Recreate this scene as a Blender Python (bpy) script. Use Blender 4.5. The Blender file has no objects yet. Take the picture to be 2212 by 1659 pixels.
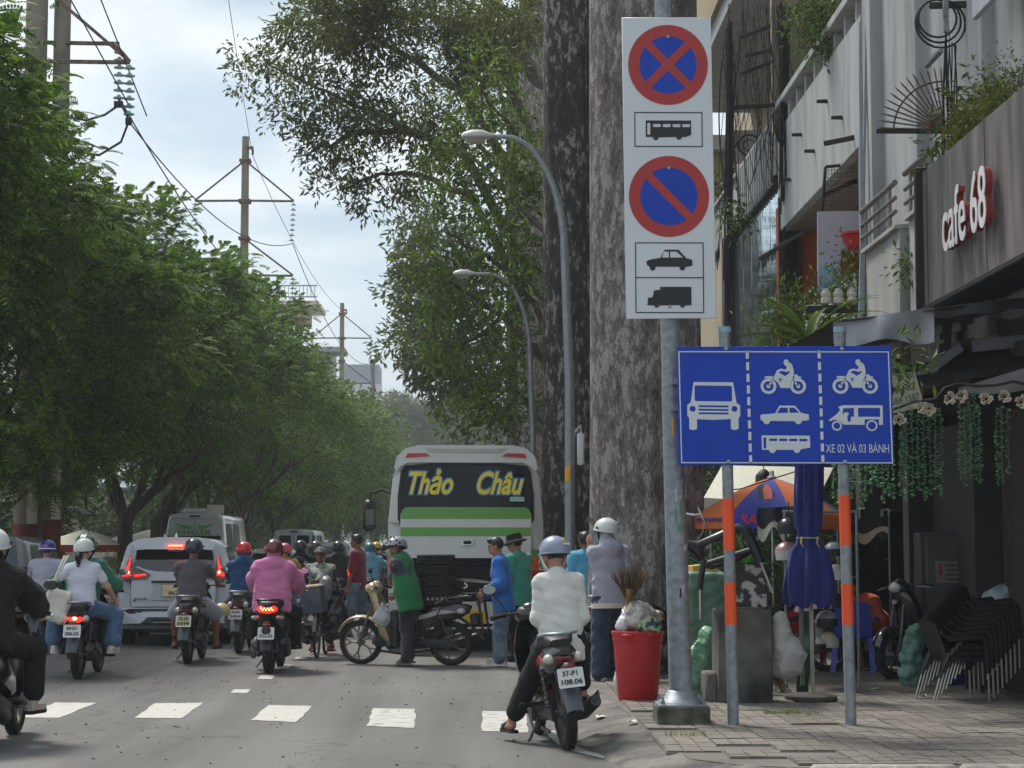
import bpy, bmesh, math, random
import numpy as np
from mathutils import Vector, Matrix, Euler, noise
from mathutils.geometry import tessellate_polygon
from math import radians, sin, cos, pi, sqrt, atan2
random.seed(7)
np.random.seed(7)
SC = bpy.context.scene
COL = SC.collection
# ------------------------------------------------------------------ camera, sky, sun, exposure
CAMZ = 1.55
cd = bpy.data.cameras.new('camera'); cam = bpy.data.objects.new('camera', cd); COL.objects.link(cam)
cd.lens = 65; cd.sensor_width = 36; cd.clip_end = 3000; cd.clip_start = .1
cam.location = (0, 0, CAMZ); cam.rotation_euler = (radians(95.02), 0, radians(-.8))
SC.camera = cam
RC = Euler((radians(95.02), 0, radians(-.8))).to_matrix()
SUN_EL, SUN_AZ = 57.0, -36.0          # azimuth east of +Y (street direction)
W = bpy.data.worlds.new('World'); SC.world = W; W.use_nodes = True
nt = W.node_tree; N = nt.nodes; N.clear()
def wn(t, **k):
 n = N.new(t)
 for a, b in k.items(): setattr(n, a, b)
 return n
sky = wn('ShaderNodeTexSky', sky_type='NISHITA', sun_disc=False, sun_elevation=radians(SUN_EL), sun_rotation=radians(SUN_AZ), dust_density=3.0, air_density=1.2)
skm = wn('ShaderNodeVectorMath', operation='SCALE'); skm.inputs['Scale'].default_value = .09
tc = wn('ShaderNodeTexCoord'); mp = wn('ShaderNodeMapping'); mp.inputs['Scale'].default_value = (1.0, 1.0, 3.2)
n1 = wn('ShaderNodeTexNoise'); n1.inputs['Scale'].default_value = 3.0; n1.inputs['Detail'].default_value = 7; n1.inputs['Roughness'].default_value = .55
r1 = wn('ShaderNodeValToRGB'); r1.color_ramp.elements[0].position = .36; r1.color_ramp.elements[1].position = .62
r1.color_ramp.elements[0].color = (.55, .55, .55, 1); r1.color_ramp.elements[1].color = (.97, .97, .97, 1)
n2 = wn('ShaderNodeTexNoise'); n2.inputs['Scale'].default_value = 5.2; n2.inputs['Detail'].default_value = 6
r2 = wn('ShaderNodeValToRGB'); r2.color_ramp.elements[0].position = .4; r2.color_ramp.elements[1].position = .66
r2.color_ramp.elements[0].color = (.325, .40, .47, 1); r2.color_ramp.elements[1].color = (.62, .64, .635, 1)
mx = wn('ShaderNodeMixRGB'); bg = wn('ShaderNodeBackground'); wo = wn('ShaderNodeOutputWorld')
L = nt.links.new
L(tc.outputs['Generated'], mp.inputs[0]); L(mp.outputs[0], n1.inputs[0]); L(mp.outputs[0], n2.inputs[0])
L(n1.outputs[0], r1.inputs[0]); L(n2.outputs[0], r2.inputs[0])
L(sky.outputs[0], skm.inputs[0]); L(r1.outputs[0], mx.inputs[0]); L(skm.outputs[0], mx.inputs[1]); L(r2.outputs[0], mx.inputs[2])
L(mx.outputs[0], bg.inputs[0]); bg.inputs[1].default_value = 1.0; L(bg.outputs[0], wo.inputs[0])
sd = bpy.data.lights.new('sun', 'SUN'); sun = bpy.data.objects.new('sun', sd); COL.objects.link(sun)
sd.energy = 2.3; sd.angle = radians(14); sd.color = (1, .965, .91)
sv = Vector((sin(radians(SUN_AZ)) * cos(radians(SUN_EL)), cos(radians(SUN_AZ)) * cos(radians(SUN_EL)), sin(radians(SUN_EL))))
sun.rotation_euler = sv.to_track_quat('Z', 'Y').to_euler(); sun.location = sv * 60
V = SC.view_settings; V.view_transform = 'Standard'; V.look = 'None'; V.exposure = .87; V.gamma = 1; V.use_curve_mapping = False
SC.cycles.max_bounces = 6; SC.cycles.volume_bounces = 0; SC.cycles.transparent_max_bounces = 8
SC.cycles.volume_step_rate = 4
# ------------------------------------------------------------------ pixel (2212-wide frame) to place
FD = 65 / 36 * 2212
def at(x, y, D):
 d = RC @ Vector(((x - 1106) / FD, (829.5 - y) / FD, -1))
 return Vector((0, 0, CAMZ)) + d * (D / d.y)
def gnd(x, y, z=0.0):
 d = RC @ Vector(((x - 1106) / FD, (829.5 - y) / FD, -1))
 return Vector((0, 0, CAMZ)) + d * ((z - CAMZ) / d.z)
def atx(x, y, X):
 d = RC @ Vector(((x - 1106) / FD, (829.5 - y) / FD, -1))
 return Vector((0, 0, CAMZ)) + d * (X / d.x)
def ppm(D): return FD / D
# ------------------------------------------------------------------ materials
def lin(c): return tuple(((v / 255) / 12.92 if v / 255 < .04045 else ((v / 255 + .055) / 1.055) ** 2.4) for v in c)
MATS = {}
def mat(name, col=(128, 128, 128), rough=.6, metal=0, var=.12, scale=6, bump=0, bscale=40, spec=.5, coat=0, emit=0, trans=0, alpha=1, col2=None, thr=None, translu=0, detail=4, stretch=None, raw=False, sheen=0):
 if name in MATS: return MATS[name]
 m = bpy.data.materials.new(name); m.use_nodes = True; MATS[name] = m
 t = m.node_tree; n = t.nodes; p = n['Principled BSDF']; l = t.links.new
 c = col if raw else lin(col)
 p.inputs['Roughness'].default_value = rough; p.inputs['Metallic'].default_value = metal
 p.inputs['Specular IOR Level'].default_value = spec; p.inputs['Coat Weight'].default_value = coat
 if coat: p.inputs['Coat Roughness'].default_value = .08
 if sheen: p.inputs['Sheen Weight'].default_value = sheen
 tcn = n.new('ShaderNodeTexCoord'); mpn = n.new('ShaderNodeMapping'); l(tcn.outputs['Object'], mpn.inputs[0])
 if stretch: mpn.inputs['Scale'].default_value = stretch
 no = n.new('ShaderNodeTexNoise'); no.inputs['Scale'].default_value = scale; no.inputs['Detail'].default_value = detail
 l(mpn.outputs[0], no.inputs[0])
 cr = n.new('ShaderNodeValToRGB'); l(no.outputs[0], cr.inputs[0])
 a, b = cr.color_ramp.elements
 if col2 is not None:
  c2 = col2 if raw else lin(col2)
  th = thr or (.45, .55)
  a.position, b.position = th; a.color = (*c, 1); b.color = (*c2, 1)
 else:
  a.position, b.position = .3, .7
  a.color = (*[v * (1 - var) for v in c], 1); b.color = (*[min(v * (1 + var), .95) for v in c], 1)
 l(cr.outputs[0], p.inputs['Base Color'])
 if bump:
  n3 = n.new('ShaderNodeTexNoise'); n3.inputs['Scale'].default_value = bscale; n3.inputs['Detail'].default_value = 5
  l(mpn.outputs[0], n3.inputs[0]); bp = n.new('ShaderNodeBump'); bp.inputs['Strength'].default_value = bump; bp.inputs['Distance'].default_value = .02
  l(n3.outputs[0], bp.inputs['Height']); l(bp.outputs[0], p.inputs['Normal'])
 if emit:
  p.inputs['Emission Color'].default_value = (*c, 1); p.inputs['Emission Strength'].default_value = emit
 if trans:
  p.inputs['Transmission Weight'].default_value = trans; p.inputs['IOR'].default_value = 1.1
 if alpha < 1: p.inputs['Alpha'].default_value = alpha
 if translu:
  tr = n.new('ShaderNodeBsdfTranslucent'); ms = n.new('ShaderNodeMixShader'); ms.inputs[0].default_value = translu
  l(cr.outputs[0], tr.inputs[0]); out = n['Material Output']
  l(p.outputs[0], ms.inputs[1]); l(tr.outputs[0], ms.inputs[2]); l(ms.outputs[0], out.inputs[0])
 return m
# ------------------------------------------------------------------ mesh builder
def frames(path):
 pts = [Vector(p) for p in path]; T = []
 for i in range(len(pts)):
  a = pts[max(i - 1, 0)]; b = pts[min(i + 1, len(pts) - 1)]; d = b - a
  T.append(d.normalized() if d.length > 1e-9 else Vector((0, 0, 1)))
 u = T[0].orthogonal().normalized(); out = []
 for p, t in zip(pts, T):
  u = (u - t * u.dot(t))
  u = u.normalized() if u.length > 1e-6 else t.orthogonal().normalized()
  out.append((p, u, t.cross(u)))
 return out
class MB:
 def __init__(s): s.v = []; s.f = []; s.m = []; s.mi = 0
 def add(s, vs, fs, T=None):
  b = len(s.v)
  if T is not None: vs = [T @ Vector(v) for v in vs]
  s.v += [(v[0], v[1], v[2]) for v in vs]; s.f += [tuple(i + b for i in f) for f in fs]; s.m += [s.mi] * len(fs); return s
 def box(s, c, d, rot=None, bev=0.0):
  hx, hy, hz = d[0] / 2, d[1] / 2, d[2] / 2
  T = Matrix.Translation(Vector(c))
  if rot is not None: T = T @ (rot if isinstance(rot, Matrix) else Euler(rot).to_matrix().to_4x4())
  if not bev:
   vs = [(x * hx, y * hy, z * hz) for z in (-1, 1) for y in (-1, 1) for x in (-1, 1)]
   return s.add(vs, [(0, 2, 3, 1), (4, 5, 7, 6), (0, 1, 5, 4), (2, 6, 7, 3), (0, 4, 6, 2), (1, 3, 7, 5)], T)
  b = min(bev, hx * .98, hy * .98, hz * .98); vs = []; ix = {}
  h = (hx, hy, hz)
  for a in range(3):
   for sx in (-1, 1):
    for sy in (-1, 1):
     for sz in (-1, 1):
      sg = (sx, sy, sz); ix[a, sg] = len(vs)
      vs.append(tuple(sg[k] * (h[k] if k == a else h[k] - b) for k in range(3)))
  fs = []
  for a in range(3):
   o = [k for k in range(3) if k != a]
   for sg in (-1, 1):
    q = []
    for p, r in ((-1, -1), (1, -1), (1, 1), (-1, 1)):
     t = [0, 0, 0]; t[a] = sg; t[o[0]] = p; t[o[1]] = r; q.append(ix[a, tuple(t)])
    fs.append(tuple(q))
  for a, bb, c_ in ((0, 1, 2), (0, 2, 1), (1, 2, 0)):
   for sa in (-1, 1):
    for sb in (-1, 1):
     lo = [0, 0, 0]; lo[a] = sa; lo[bb] = sb; hi = lo[:]; lo[c_] = -1; hi[c_] = 1
     fs.append((ix[a, tuple(lo)], ix[a, tuple(hi)], ix[bb, tuple(hi)], ix[bb, tuple(lo)]))
  for sx in (-1, 1):
   for sy in (-1, 1):
    for sz in (-1, 1): fs.append(tuple(ix[a, (sx, sy, sz)] for a in range(3)))
  return s.add(vs, fs, T)
 def tube(s, path, r, n=8, caps=True, flat=1.0):
  fr = frames(path); k = len(fr); rr = r if isinstance(r, (list, tuple)) else [r] * k
  vs = []
  for (p, u, w), q in zip(fr, rr):
   for i in range(n):
    a = 2 * pi * i / n; vs.append(p + u * (cos(a) * q) + w * (sin(a) * q * flat))
  fs = [(j * n + i, j * n + (i + 1) % n, (j + 1) * n + (i + 1) % n, (j + 1) * n + i) for j in range(k - 1) for i in range(n)]
  if caps: fs += [tuple(range(n))[::-1], tuple((k - 1) * n + i for i in range(n))]
  return s.add(vs, fs)
 def lathe(s, prof, n=16, T=None, caps=True):
  k = len(prof); vs = [(r * cos(2 * pi * i / n), r * sin(2 * pi * i / n), z) for r, z in prof for i in range(n)]
  fs = [(j * n + i, j * n + (i + 1) % n, (j + 1) * n + (i + 1) % n, (j + 1) * n + i) for j in range(k - 1) for i in range(n)]
  if caps: fs += [tuple(range(n))[::-1], tuple((k - 1) * n + i for i in range(n))]
  return s.add(vs, fs, T)
 def torus(s, R, r, n=28, m=10, T=None, flat=1.0):
  vs = [((R + r * cos(2 * pi * j / m)) * cos(2 * pi * i / n), (R + r * cos(2 * pi * j / m)) * sin(2 * pi * i / n), r * flat * sin(2 * pi * j / m)) for i in range(n) for j in range(m)]
  fs = [(i * m + j, ((i + 1) % n) * m + j, ((i + 1) % n) * m + (j + 1) % m, i * m + (j + 1) % m) for i in range(n) for j in range(m)]
  return s.add(vs, fs, T)
 def prism(s, poly, d, T=None, z0=0.0):
  n = len(poly); vs = [(x, y, z0) for x, y in poly] + [(x, y, z0 + d) for x, y in poly]
  fs = [tuple(range(n))[::-1], tuple(range(n, 2 * n))] + [(i, (i + 1) % n, n + (i + 1) % n, n + i) for i in range(n)]
  return s.add(vs, fs, T)
 def holed(s, outer, holes, d, T=None):
  loops = [outer] + holes; flat = [p for lp in loops for p in lp]
  tr = tessellate_polygon([[Vector((x, y, 0)) for x, y in lp] for lp in loops]); n = len(flat)
  vs = [(x, y, 0) for x, y in flat] + [(x, y, d) for x, y in flat]
  fs = [tuple(t) for t in tr] + [tuple(n + i for i in t) for t in tr]; b = 0
  for lp in loops:
   k = len(lp); fs += [(b + i, b + (i + 1) % k, n + b + (i + 1) % k, n + b + i) for i in range(k)]; b += k
  return s.add(vs, fs, T)
 def loft(s, rings, caps=True, closed=True):
  n = len(rings[0]); vs = [p for r in rings for p in r]; k = len(rings); e = n if closed else n - 1
  fs = [(j * n + i, j * n + (i + 1) % n, (j + 1) * n + (i + 1) % n, (j + 1) * n + i) for j in range(k - 1) for i in range(e)]
  if caps: fs += [tuple(range(n))[::-1], tuple((k - 1) * n + i for i in range(n))]
  return s.add(vs, fs)
 def ell(s, c, r, nu=14, nv=9, T=None, v0=0.0, v1=1.0):
  vs = [];
  for j in range(nv + 1):
   a = pi * (v0 + (v1 - v0) * j / nv)
   for i in range(nu):
    b = 2 * pi * i / nu; vs.append((c[0] + r[0] * sin(a) * cos(b), c[1] + r[1] * sin(a) * sin(b), c[2] + r[2] * cos(a)))
  fs = [(j * nu + i, (j + 1) * nu + i, (j + 1) * nu + (i + 1) % nu, j * nu + (i + 1) % nu) for j in range(nv) for i in range(nu)]
  return s.add(vs, fs, T)
 def grid(s, fn, nu, nv, T=None):
  vs = [fn(i / nu, j / nv) for j in range(nv + 1) for i in range(nu + 1)]
  fs = [(j * (nu + 1) + i, j * (nu + 1) + i + 1, (j + 1) * (nu + 1) + i + 1, (j + 1) * (nu + 1) + i) for j in range(nv) for i in range(nu)]
  return s.add(vs, fs, T)
 def mesh(s, name, m, smooth=40, recalc=True):
  me = bpy.data.meshes.new(name); me.from_pydata(s.v, [], s.f)
  for x in (m if isinstance(m, (list, tuple)) else [m]): me.materials.append(x)
  if any(s.m): me.polygons.foreach_set('material_index', s.m)
  if recalc:
   bm = bmesh.new(); bm.from_mesh(me); bmesh.ops.remove_doubles(bm, verts=bm.verts, dist=1e-6)
   bmesh.ops.recalc_face_normals(bm, faces=bm.faces); bm.to_mesh(me); bm.free()
  if smooth:
   me.shade_smooth(); me.set_sharp_from_angle(angle=radians(smooth))
  me.update(); return me
 def build(s, name, m, parent=None, smooth=40, recalc=True, loc=None):
  o = bpy.data.objects.new(name, s.mesh(name, m, smooth, recalc)); COL.objects.link(o)
  if parent: o.parent = parent
  if loc is not None: o.location = loc
  return o
def tag(o, label=None, cat=None, group=None, kind=None):
 if label: o['label'] = label
 if cat: o['category'] = cat
 if group: o['group'] = group
 if kind: o['kind'] = kind
 return o
def thing(name, label, cat, loc=(0, 0, 0), rz=0.0, group=None, rot=None):
 o = bpy.data.objects.new(name, None); COL.objects.link(o); o.location = loc; o.empty_display_size = .1
 o.rotation_euler = rot if rot is not None else (0, 0, rz)
 return tag(o, label, cat, group)
def inst(name, me, parent=None, loc=(0, 0, 0), rot=(0, 0, 0), sc=(1, 1, 1)):
 o = bpy.data.objects.new(name, me); COL.objects.link(o)
 if parent: o.parent = parent
 o.location = loc; o.rotation_euler = rot; o.scale = sc; return o
def npmesh(name, v, f4, m, smooth=False, mi=None):
 """numpy verts (n,3) and quads/tris (k,c)"""
 me = bpy.data.meshes.new(name); k, c = f4.shape
 me.vertices.add(len(v)); me.vertices.foreach_set('co', np.ascontiguousarray(v, dtype=np.float32).ravel())
 me.loops.add(k * c); me.loops.foreach_set('vertex_index', np.ascontiguousarray(f4, dtype=np.int32).ravel())
 me.polygons.add(k); me.polygons.foreach_set('loop_start', np.arange(0, k * c, c, dtype=np.int32))
 for x in (m if isinstance(m, (list, tuple)) else [m]): me.materials.append(x)
 if mi is not None: me.polygons.foreach_set('material_index', np.ascontiguousarray(mi, dtype=np.int32))
 me.update(calc_edges=True); me.validate()
 if smooth: me.shade_smooth()
 return me
FITS = []
def text(body, size, m, parent, loc, rot=(pi / 2, 0, 0), ext=.002, name='lettering', width=None, shear=0, offset=0, sx=1, align='CENTER', sp=1.0):
 c = bpy.data.curves.new(name, 'FONT'); c.body = body; c.size = size; c.extrude = ext; c.shear = shear; c.offset = offset
 c.align_x = align; c.align_y = 'CENTER'; c.materials.append(m); c.space_character = sp; c.resolution_u = 4
 o = bpy.data.objects.new(name, c); COL.objects.link(o); o.parent = parent; o.location = loc; o.rotation_euler = rot; o.scale = (sx, 1, 1)
 if width: FITS.append((o, width))
 return o
# ------------------------------------------------------------------ signed distance modelling (smooth unions, surface nets)
def smin(a, b, k):
 h = np.clip(.5 + .5 * (b - a) / k, 0, 1); return b + (a - b) * h - k * h * (1 - h)
class SDF:
 def __init__(s, lo, hi, h):
  s.h = h; s.lo = np.array(lo, np.float32); n = np.ceil((np.array(hi) - s.lo) / h).astype(int) + 1; s.n = n
  s.ax = [s.lo[i] + h * np.arange(n[i], dtype=np.float32) for i in range(3)]
  s.D = np.full(n, .5, np.float32)
 def sub(s, lo, hi, m):
  sl = []
  for i in range(3):
   a = int(max(0, math.floor((lo[i] - m - s.lo[i]) / s.h))); b = int(min(s.n[i], math.ceil((hi[i] + m - s.lo[i]) / s.h) + 1))
   if b <= a: return None, None
   sl.append(slice(a, b))
  X = np.meshgrid(*[s.ax[i][sl[i]] for i in range(3)], indexing='ij')
  return tuple(sl), np.stack(X, -1)
 def put(s, d, sl, k): s.D[sl] = smin(s.D[sl], d, k) if k else np.minimum(s.D[sl], d)
 def cone(s, a, b, ra, rb, k=.03, flat=None):
  """tapered capsule; flat = (axis vector, factor) squeezes the section along that axis"""
  a = np.array(a, np.float32); b = np.array(b, np.float32); R = max(ra, rb)
  sl, P = s.sub(np.minimum(a, b) - R, np.maximum(a, b) + R, k + 2 * s.h)
  if sl is None: return s
  ba = b - a; q = P - a; L2 = max(float(ba @ ba), 1e-9); t = np.clip((q @ ba) / L2, 0, 1)
  e = q - t[..., None] * ba
  if flat is not None:
   ax = np.array(flat[0], np.float32); ax /= np.linalg.norm(ax); c = e @ ax; e = e + (c * (1 / flat[1] - 1))[..., None] * ax
  d = np.sqrt((e * e).sum(-1)) - (ra + (rb - ra) * t)
  if flat is not None: d = d * min(1, flat[1])
  s.put(d, sl, k); return s
 def ell(s, c, r, R=None, k=.03):
  c = np.array(c, np.float32); r = np.array(r, np.float32); m = r.max()
  sl, P = s.sub(c - m, c + m, k + 2 * s.h)
  if sl is None: return s
  q = P - c
  if R is not None: q = q @ np.array(R, np.float32)
  k0 = np.sqrt(((q / r) ** 2).sum(-1)); k1 = np.sqrt(((q / r ** 2) ** 2).sum(-1)) + 1e-6
  s.put(k0 * (k0 - 1) / k1, sl, k); return s
 def rbox(s, c, hs, rad=.02, R=None, k=.02):
  c = np.array(c, np.float32); hs = np.array(hs, np.float32); m = np.linalg.norm(hs) if R is not None else hs
  sl, P = s.sub(c - m, c + m, k + 2 * s.h)
  if sl is None: return s
  q = P - c
  if R is not None: q = q @ np.array(R, np.float32)
  q = np.abs(q) - hs + rad
  d = np.sqrt((np.maximum(q, 0) ** 2).sum(-1)) + np.minimum(q.max(-1), 0) - rad
  s.put(d, sl, k); return s
 def cut(s, p, nrm):
  """keep the side the normal points away from"""
  nrm = np.array(nrm, np.float32); nrm /= np.linalg.norm(nrm)
  X = np.meshgrid(*s.ax, indexing='ij'); d = sum((X[i] - p[i]) * nrm[i] for i in range(3))
  s.D = np.maximum(s.D, d); return s
 def wrinkle(s, amp, f, seed=0, stretch=(1, 1, 1)):
  X = np.meshgrid(*s.ax, indexing='ij'); rs = np.random.RandomState(seed); w = 0
  for o in range(5):
   kx = rs.normal(size=3) * f * (1 + .6 * o) * np.array(stretch); kx2 = rs.normal(size=3) * f * .5
   ph = sum(X[i] * kx[i] for i in range(3)) + 1.6 * np.sin(sum(X[i] * kx2[i] for i in range(3)) + rs.rand() * 6)
   w = w + np.sin(ph + rs.rand() * 6) / (1 + .5 * o)
  s.D = s.D + (amp * .5 * w).astype(np.float32); return s
 def nets(s):
  D = s.D; D = D.copy()
  for i in range(3):
   sl = [slice(None)] * 3; sl[i] = 0; D[tuple(sl)] = .5; sl[i] = -1; D[tuple(sl)] = .5
  I = D < 0; nx, ny, nz = [a - 1 for a in D.shape]
  c = [D[dx:dx + nx, dy:dy + ny, dz:dz + nz] for dx in (0, 1) for dy in (0, 1) for dz in (0, 1)]
  cnt = sum((x < 0).astype(np.int8) for x in c); M = (cnt > 0) & (cnt < 8); ii = np.argwhere(M)
  cv = np.stack([x[M] for x in c], -1); acc = np.zeros((len(ii), 3), np.float32); w = np.zeros(len(ii), np.float32)
  cr = [(dx, dy, dz) for dx in (0, 1) for dy in (0, 1) for dz in (0, 1)]
  for a in range(8):
   for b in range(a + 1, 8):
    df = [cr[b][i] - cr[a][i] for i in range(3)]
    if sum(map(abs, df)) != 1: continue
    va, vb = cv[:, a], cv[:, b]; e = (va < 0) != (vb < 0); t = np.where(e, va / np.where(e, va - vb, 1), 0)
    for i in range(3): acc[:, i] += np.where(e, cr[a][i] + t * df[i], 0)
    w += e
  v = s.lo + (ii + acc / w[:, None]) * s.h
  idx = np.full(M.shape, -1, np.int64); idx[M] = np.arange(len(ii)); F = []
  for ax in range(3):
   o = [i for i in range(3) if i != ax]
   A = I; sl0 = [slice(1, -1)] * 3; sl0[ax] = slice(0, -1); sl1 = [slice(1, -1)] * 3; sl1[ax] = slice(1, None)
   a_, b_ = A[tuple(sl0)], A[tuple(sl1)]; E = np.argwhere(a_ != b_);
   if len(E) == 0: continue
   fl = a_[tuple(E.T)]; base = E.copy(); base[:, o[0]] += 1; base[:, o[1]] += 1
   q = []
   for d0, d1 in ((-1, -1), (0, -1), (0, 0), (-1, 0)):
    p = base.copy(); p[:, o[0]] += d0; p[:, o[1]] += d1; q.append(idx[tuple(p.T)])
   q = np.stack(q, -1)
   if ax == 1: fl = ~fl
   q[~fl] = q[~fl][:, ::-1]; F.append(q)
  return v, np.concatenate(F)
 def build(s, name, m, parent=None, extra=None, loc=None):
  v, f = s.nets()
  if extra is not None and extra.v:
   me = bpy.data.meshes.new(name); me.from_pydata(v.tolist() + extra.v, [], f.tolist() + [tuple(i + len(v) for i in q) for q in extra.f])
   for x in (m if isinstance(m, (list, tuple)) else [m]): me.materials.append(x)
   if any(extra.m): me.polygons.foreach_set('material_index', [0] * len(f) + extra.m)
   me.update(); me.shade_smooth()
  else: me = npmesh(name, v, f, m, True)
  o = bpy.data.objects.new(name, me); COL.objects.link(o)
  if parent: o.parent = parent
  if loc is not None: o.location = loc
  return o
RX90 = Matrix.Rotation(pi / 2, 4, 'X'); RY90 = Matrix.Rotation(pi / 2, 4, 'Y')
def TR(*p): return Matrix.Translation(Vector(p))
def rect(x0, y0, x1, y1): return [(x0, y0), (x1, y0), (x1, y1), (x0, y1)]
def rrect(x0, y0, x1, y1, r, n=4):
 o = []
 for cx, cy, a in ((x1 - r, y0 + r, -pi / 2), (x1 - r, y1 - r, 0), (x0 + r, y1 - r, pi / 2), (x0 + r, y0 + r, pi)):
  o += [(cx + r * cos(a + pi / 2 * i / n), cy + r * sin(a + pi / 2 * i / n)) for i in range(n + 1)]
 return o
def circ(x, y, r, n=24, r2=None): return [(x + r * cos(2 * pi * i / n), y + (r2 or r) * sin(2 * pi * i / n)) for i in range(n)]
# ================================================================== materials used all over
def leafmat(name, c1, c2, c3, translu=.35, rough=.5):
 m = mat(name, c1, rough, col2=c2, scale=1.3 if 'feather' in name else .7, thr=(.34, .66), translu=translu, spec=.18)
 t = m.node_tree; n = t.nodes; l = t.links.new; p = n['Principled BSDF']; cr = [x for x in n if x.type == 'VALTORGB'][0]
 g = n.new('ShaderNodeNewGeometry'); hv = n.new('ShaderNodeMixRGB'); hv.blend_type = 'MIX'; hv.inputs[2].default_value = (*lin(c3), 1)
 pw = n.new('ShaderNodeMath'); pw.operation = 'POWER'; pw.inputs[1].default_value = 2.2
 l(g.outputs['Random Per Island'], pw.inputs[0]); l(pw.outputs[0], hv.inputs[0]); l(cr.outputs[0], hv.inputs[1])
 l(hv.outputs[0], p.inputs['Base Color'])
 for x in n:
  if x.type == 'BSDF_TRANSLUCENT': l(hv.outputs[0], x.inputs[0])
 return m
def asphalt(name, base, dark, light):
 m = mat(name, base, .85, var=.1, scale=.45, bump=.35, bscale=160, spec=.3, detail=8)
 t = m.node_tree; n = t.nodes; l = t.links.new; p = n['Principled BSDF']; cr = [x for x in n if x.type == 'VALTORGB'][0]
 tcn = [x for x in n if x.type == 'TEX_COORD'][0]
 sp = n.new('ShaderNodeTexNoise'); sp.inputs['Scale'].default_value = 75; sp.inputs['Detail'].default_value = 3; l(tcn.outputs['Object'], sp.inputs[0])
 r = n.new('ShaderNodeValToRGB'); r.color_ramp.elements[0].position = .34; r.color_ramp.elements[1].position = .68
 r.color_ramp.elements[0].color = (*lin(dark), 1); r.color_ramp.elements[1].color = (*lin(light), 1)
 a = n.new('ShaderNodeMixRGB'); a.inputs[0].default_value = .42; l(sp.outputs[0], r.inputs[0]); l(cr.outputs[0], a.inputs[1]); l(r.outputs[0], a.inputs[2])
 mpn = n.new('ShaderNodeMapping'); mpn.inputs['Scale'].default_value = (1.1, .09, 1); l(tcn.outputs['Object'], mpn.inputs[0])
 st = n.new('ShaderNodeTexNoise'); st.inputs['Scale'].default_value = 1.4; st.inputs['Detail'].default_value = 5; l(mpn.outputs[0], st.inputs[0])
 r2 = n.new('ShaderNodeValToRGB'); r2.color_ramp.elements[0].position = .33; r2.color_ramp.elements[1].position = .62
 r2.color_ramp.elements[0].color = (.68, .67, .66, 1); r2.color_ramp.elements[1].color = (1.06, 1.06, 1.06, 1)
 b = n.new('ShaderNodeMixRGB'); b.blend_type = 'MULTIPLY'; b.inputs[0].default_value = 1; l(st.outputs[0], r2.inputs[0]); l(a.outputs[0], b.inputs[1]); l(r2.outputs[0], b.inputs[2])
 vo = n.new('ShaderNodeTexVoronoi'); vo.feature = 'DISTANCE_TO_EDGE'; vo.inputs['Scale'].default_value = .3;
 wv = n.new('ShaderNodeVectorMath'); nz = n.new('ShaderNodeTexNoise'); nz.inputs['Scale'].default_value = 1.6; nz.inputs['Detail'].default_value = 6; l(tcn.outputs['Object'], nz.inputs[0])
 l(tcn.outputs['Object'], wv.inputs[0]); l(nz.outputs['Color'], wv.inputs[1]); l(wv.outputs[0], vo.inputs['Vector'])
 r3 = n.new('ShaderNodeValToRGB'); r3.color_ramp.elements[0].position = 0; r3.color_ramp.elements[1].position = .006
 r3.color_ramp.elements[0].color = (.6, .6, .6, 1); r3.color_ramp.elements[1].color = (1, 1, 1, 1)
 c = n.new('ShaderNodeMixRGB'); c.blend_type = 'MULTIPLY'; c.inputs[0].default_value = 1; l(vo.outputs['Distance'], r3.inputs[0]); l(b.outputs[0], c.inputs[1]); l(r3.outputs[0], c.inputs[2])
 l(c.outputs[0], p.inputs['Base Color']); return m
M_road = asphalt('asphalt', (106, 104, 101), (56, 55, 54), (152, 149, 145))
M_ramp = mat('worn_concrete', (74, 71, 68), .92, col2=(124, 119, 112), scale=3.2, thr=(.32, .68), bump=.9, bscale=26, detail=10, stretch=(1, 1, 1))
M_kerb = mat('kerb_stone', (128, 124, 117), .85, col2=(168, 162, 152), scale=9, thr=(.35, .65), bump=.5, bscale=50)
M_white = mat('road_paint', (184, 181, 172), .75, col2=(150, 147, 141), scale=13, thr=(.52, .72), bump=.2, bscale=120, detail=9)
M_paint_b = mat('worn_paint', (182, 180, 172), .75, col2=(132, 130, 125), scale=9, thr=(.5, .68), bump=.2, bscale=120, detail=9)
M_galv = mat('galvanised_steel', (140, 146, 150), .5, .55, var=.16, scale=14, bump=.05, bscale=60)
M_galv2 = mat('weathered_galvanised_steel', (120, 126, 130), .55, .45, col2=(152, 158, 162), scale=18, thr=(.3, .7))
M_conc = mat('pole_concrete', (142, 134, 121), .85, col2=(116, 108, 96), scale=2.5, thr=(.35, .7), bump=.25, bscale=60)
M_dark = mat('black_plastic', (26, 26, 28), .45, var=.2)
M_black = mat('black_rubber', (22, 22, 23), .8, var=.25, bump=.15, bscale=90)
M_rust = mat('rusty_steel', (98, 66, 55), .8, col2=(122, 104, 98), scale=8, thr=(.4, .6))
M_wire = mat('cable', (28, 28, 30), .6)
M_bark = mat('branch_bark', (82, 72, 62), .95, col2=(54, 47, 41), scale=9, thr=(.35, .65), bump=.8, bscale=22, stretch=(1, 1, .35))
M_bark_l = mat('street_tree_bark', (88, 78, 68), .95, col2=(50, 43, 37), scale=7, thr=(.35, .65), bump=.9, bscale=18, stretch=(1, 1, .3))
M_twig = mat('twig_bark', (96, 84, 70), .9)
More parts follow.
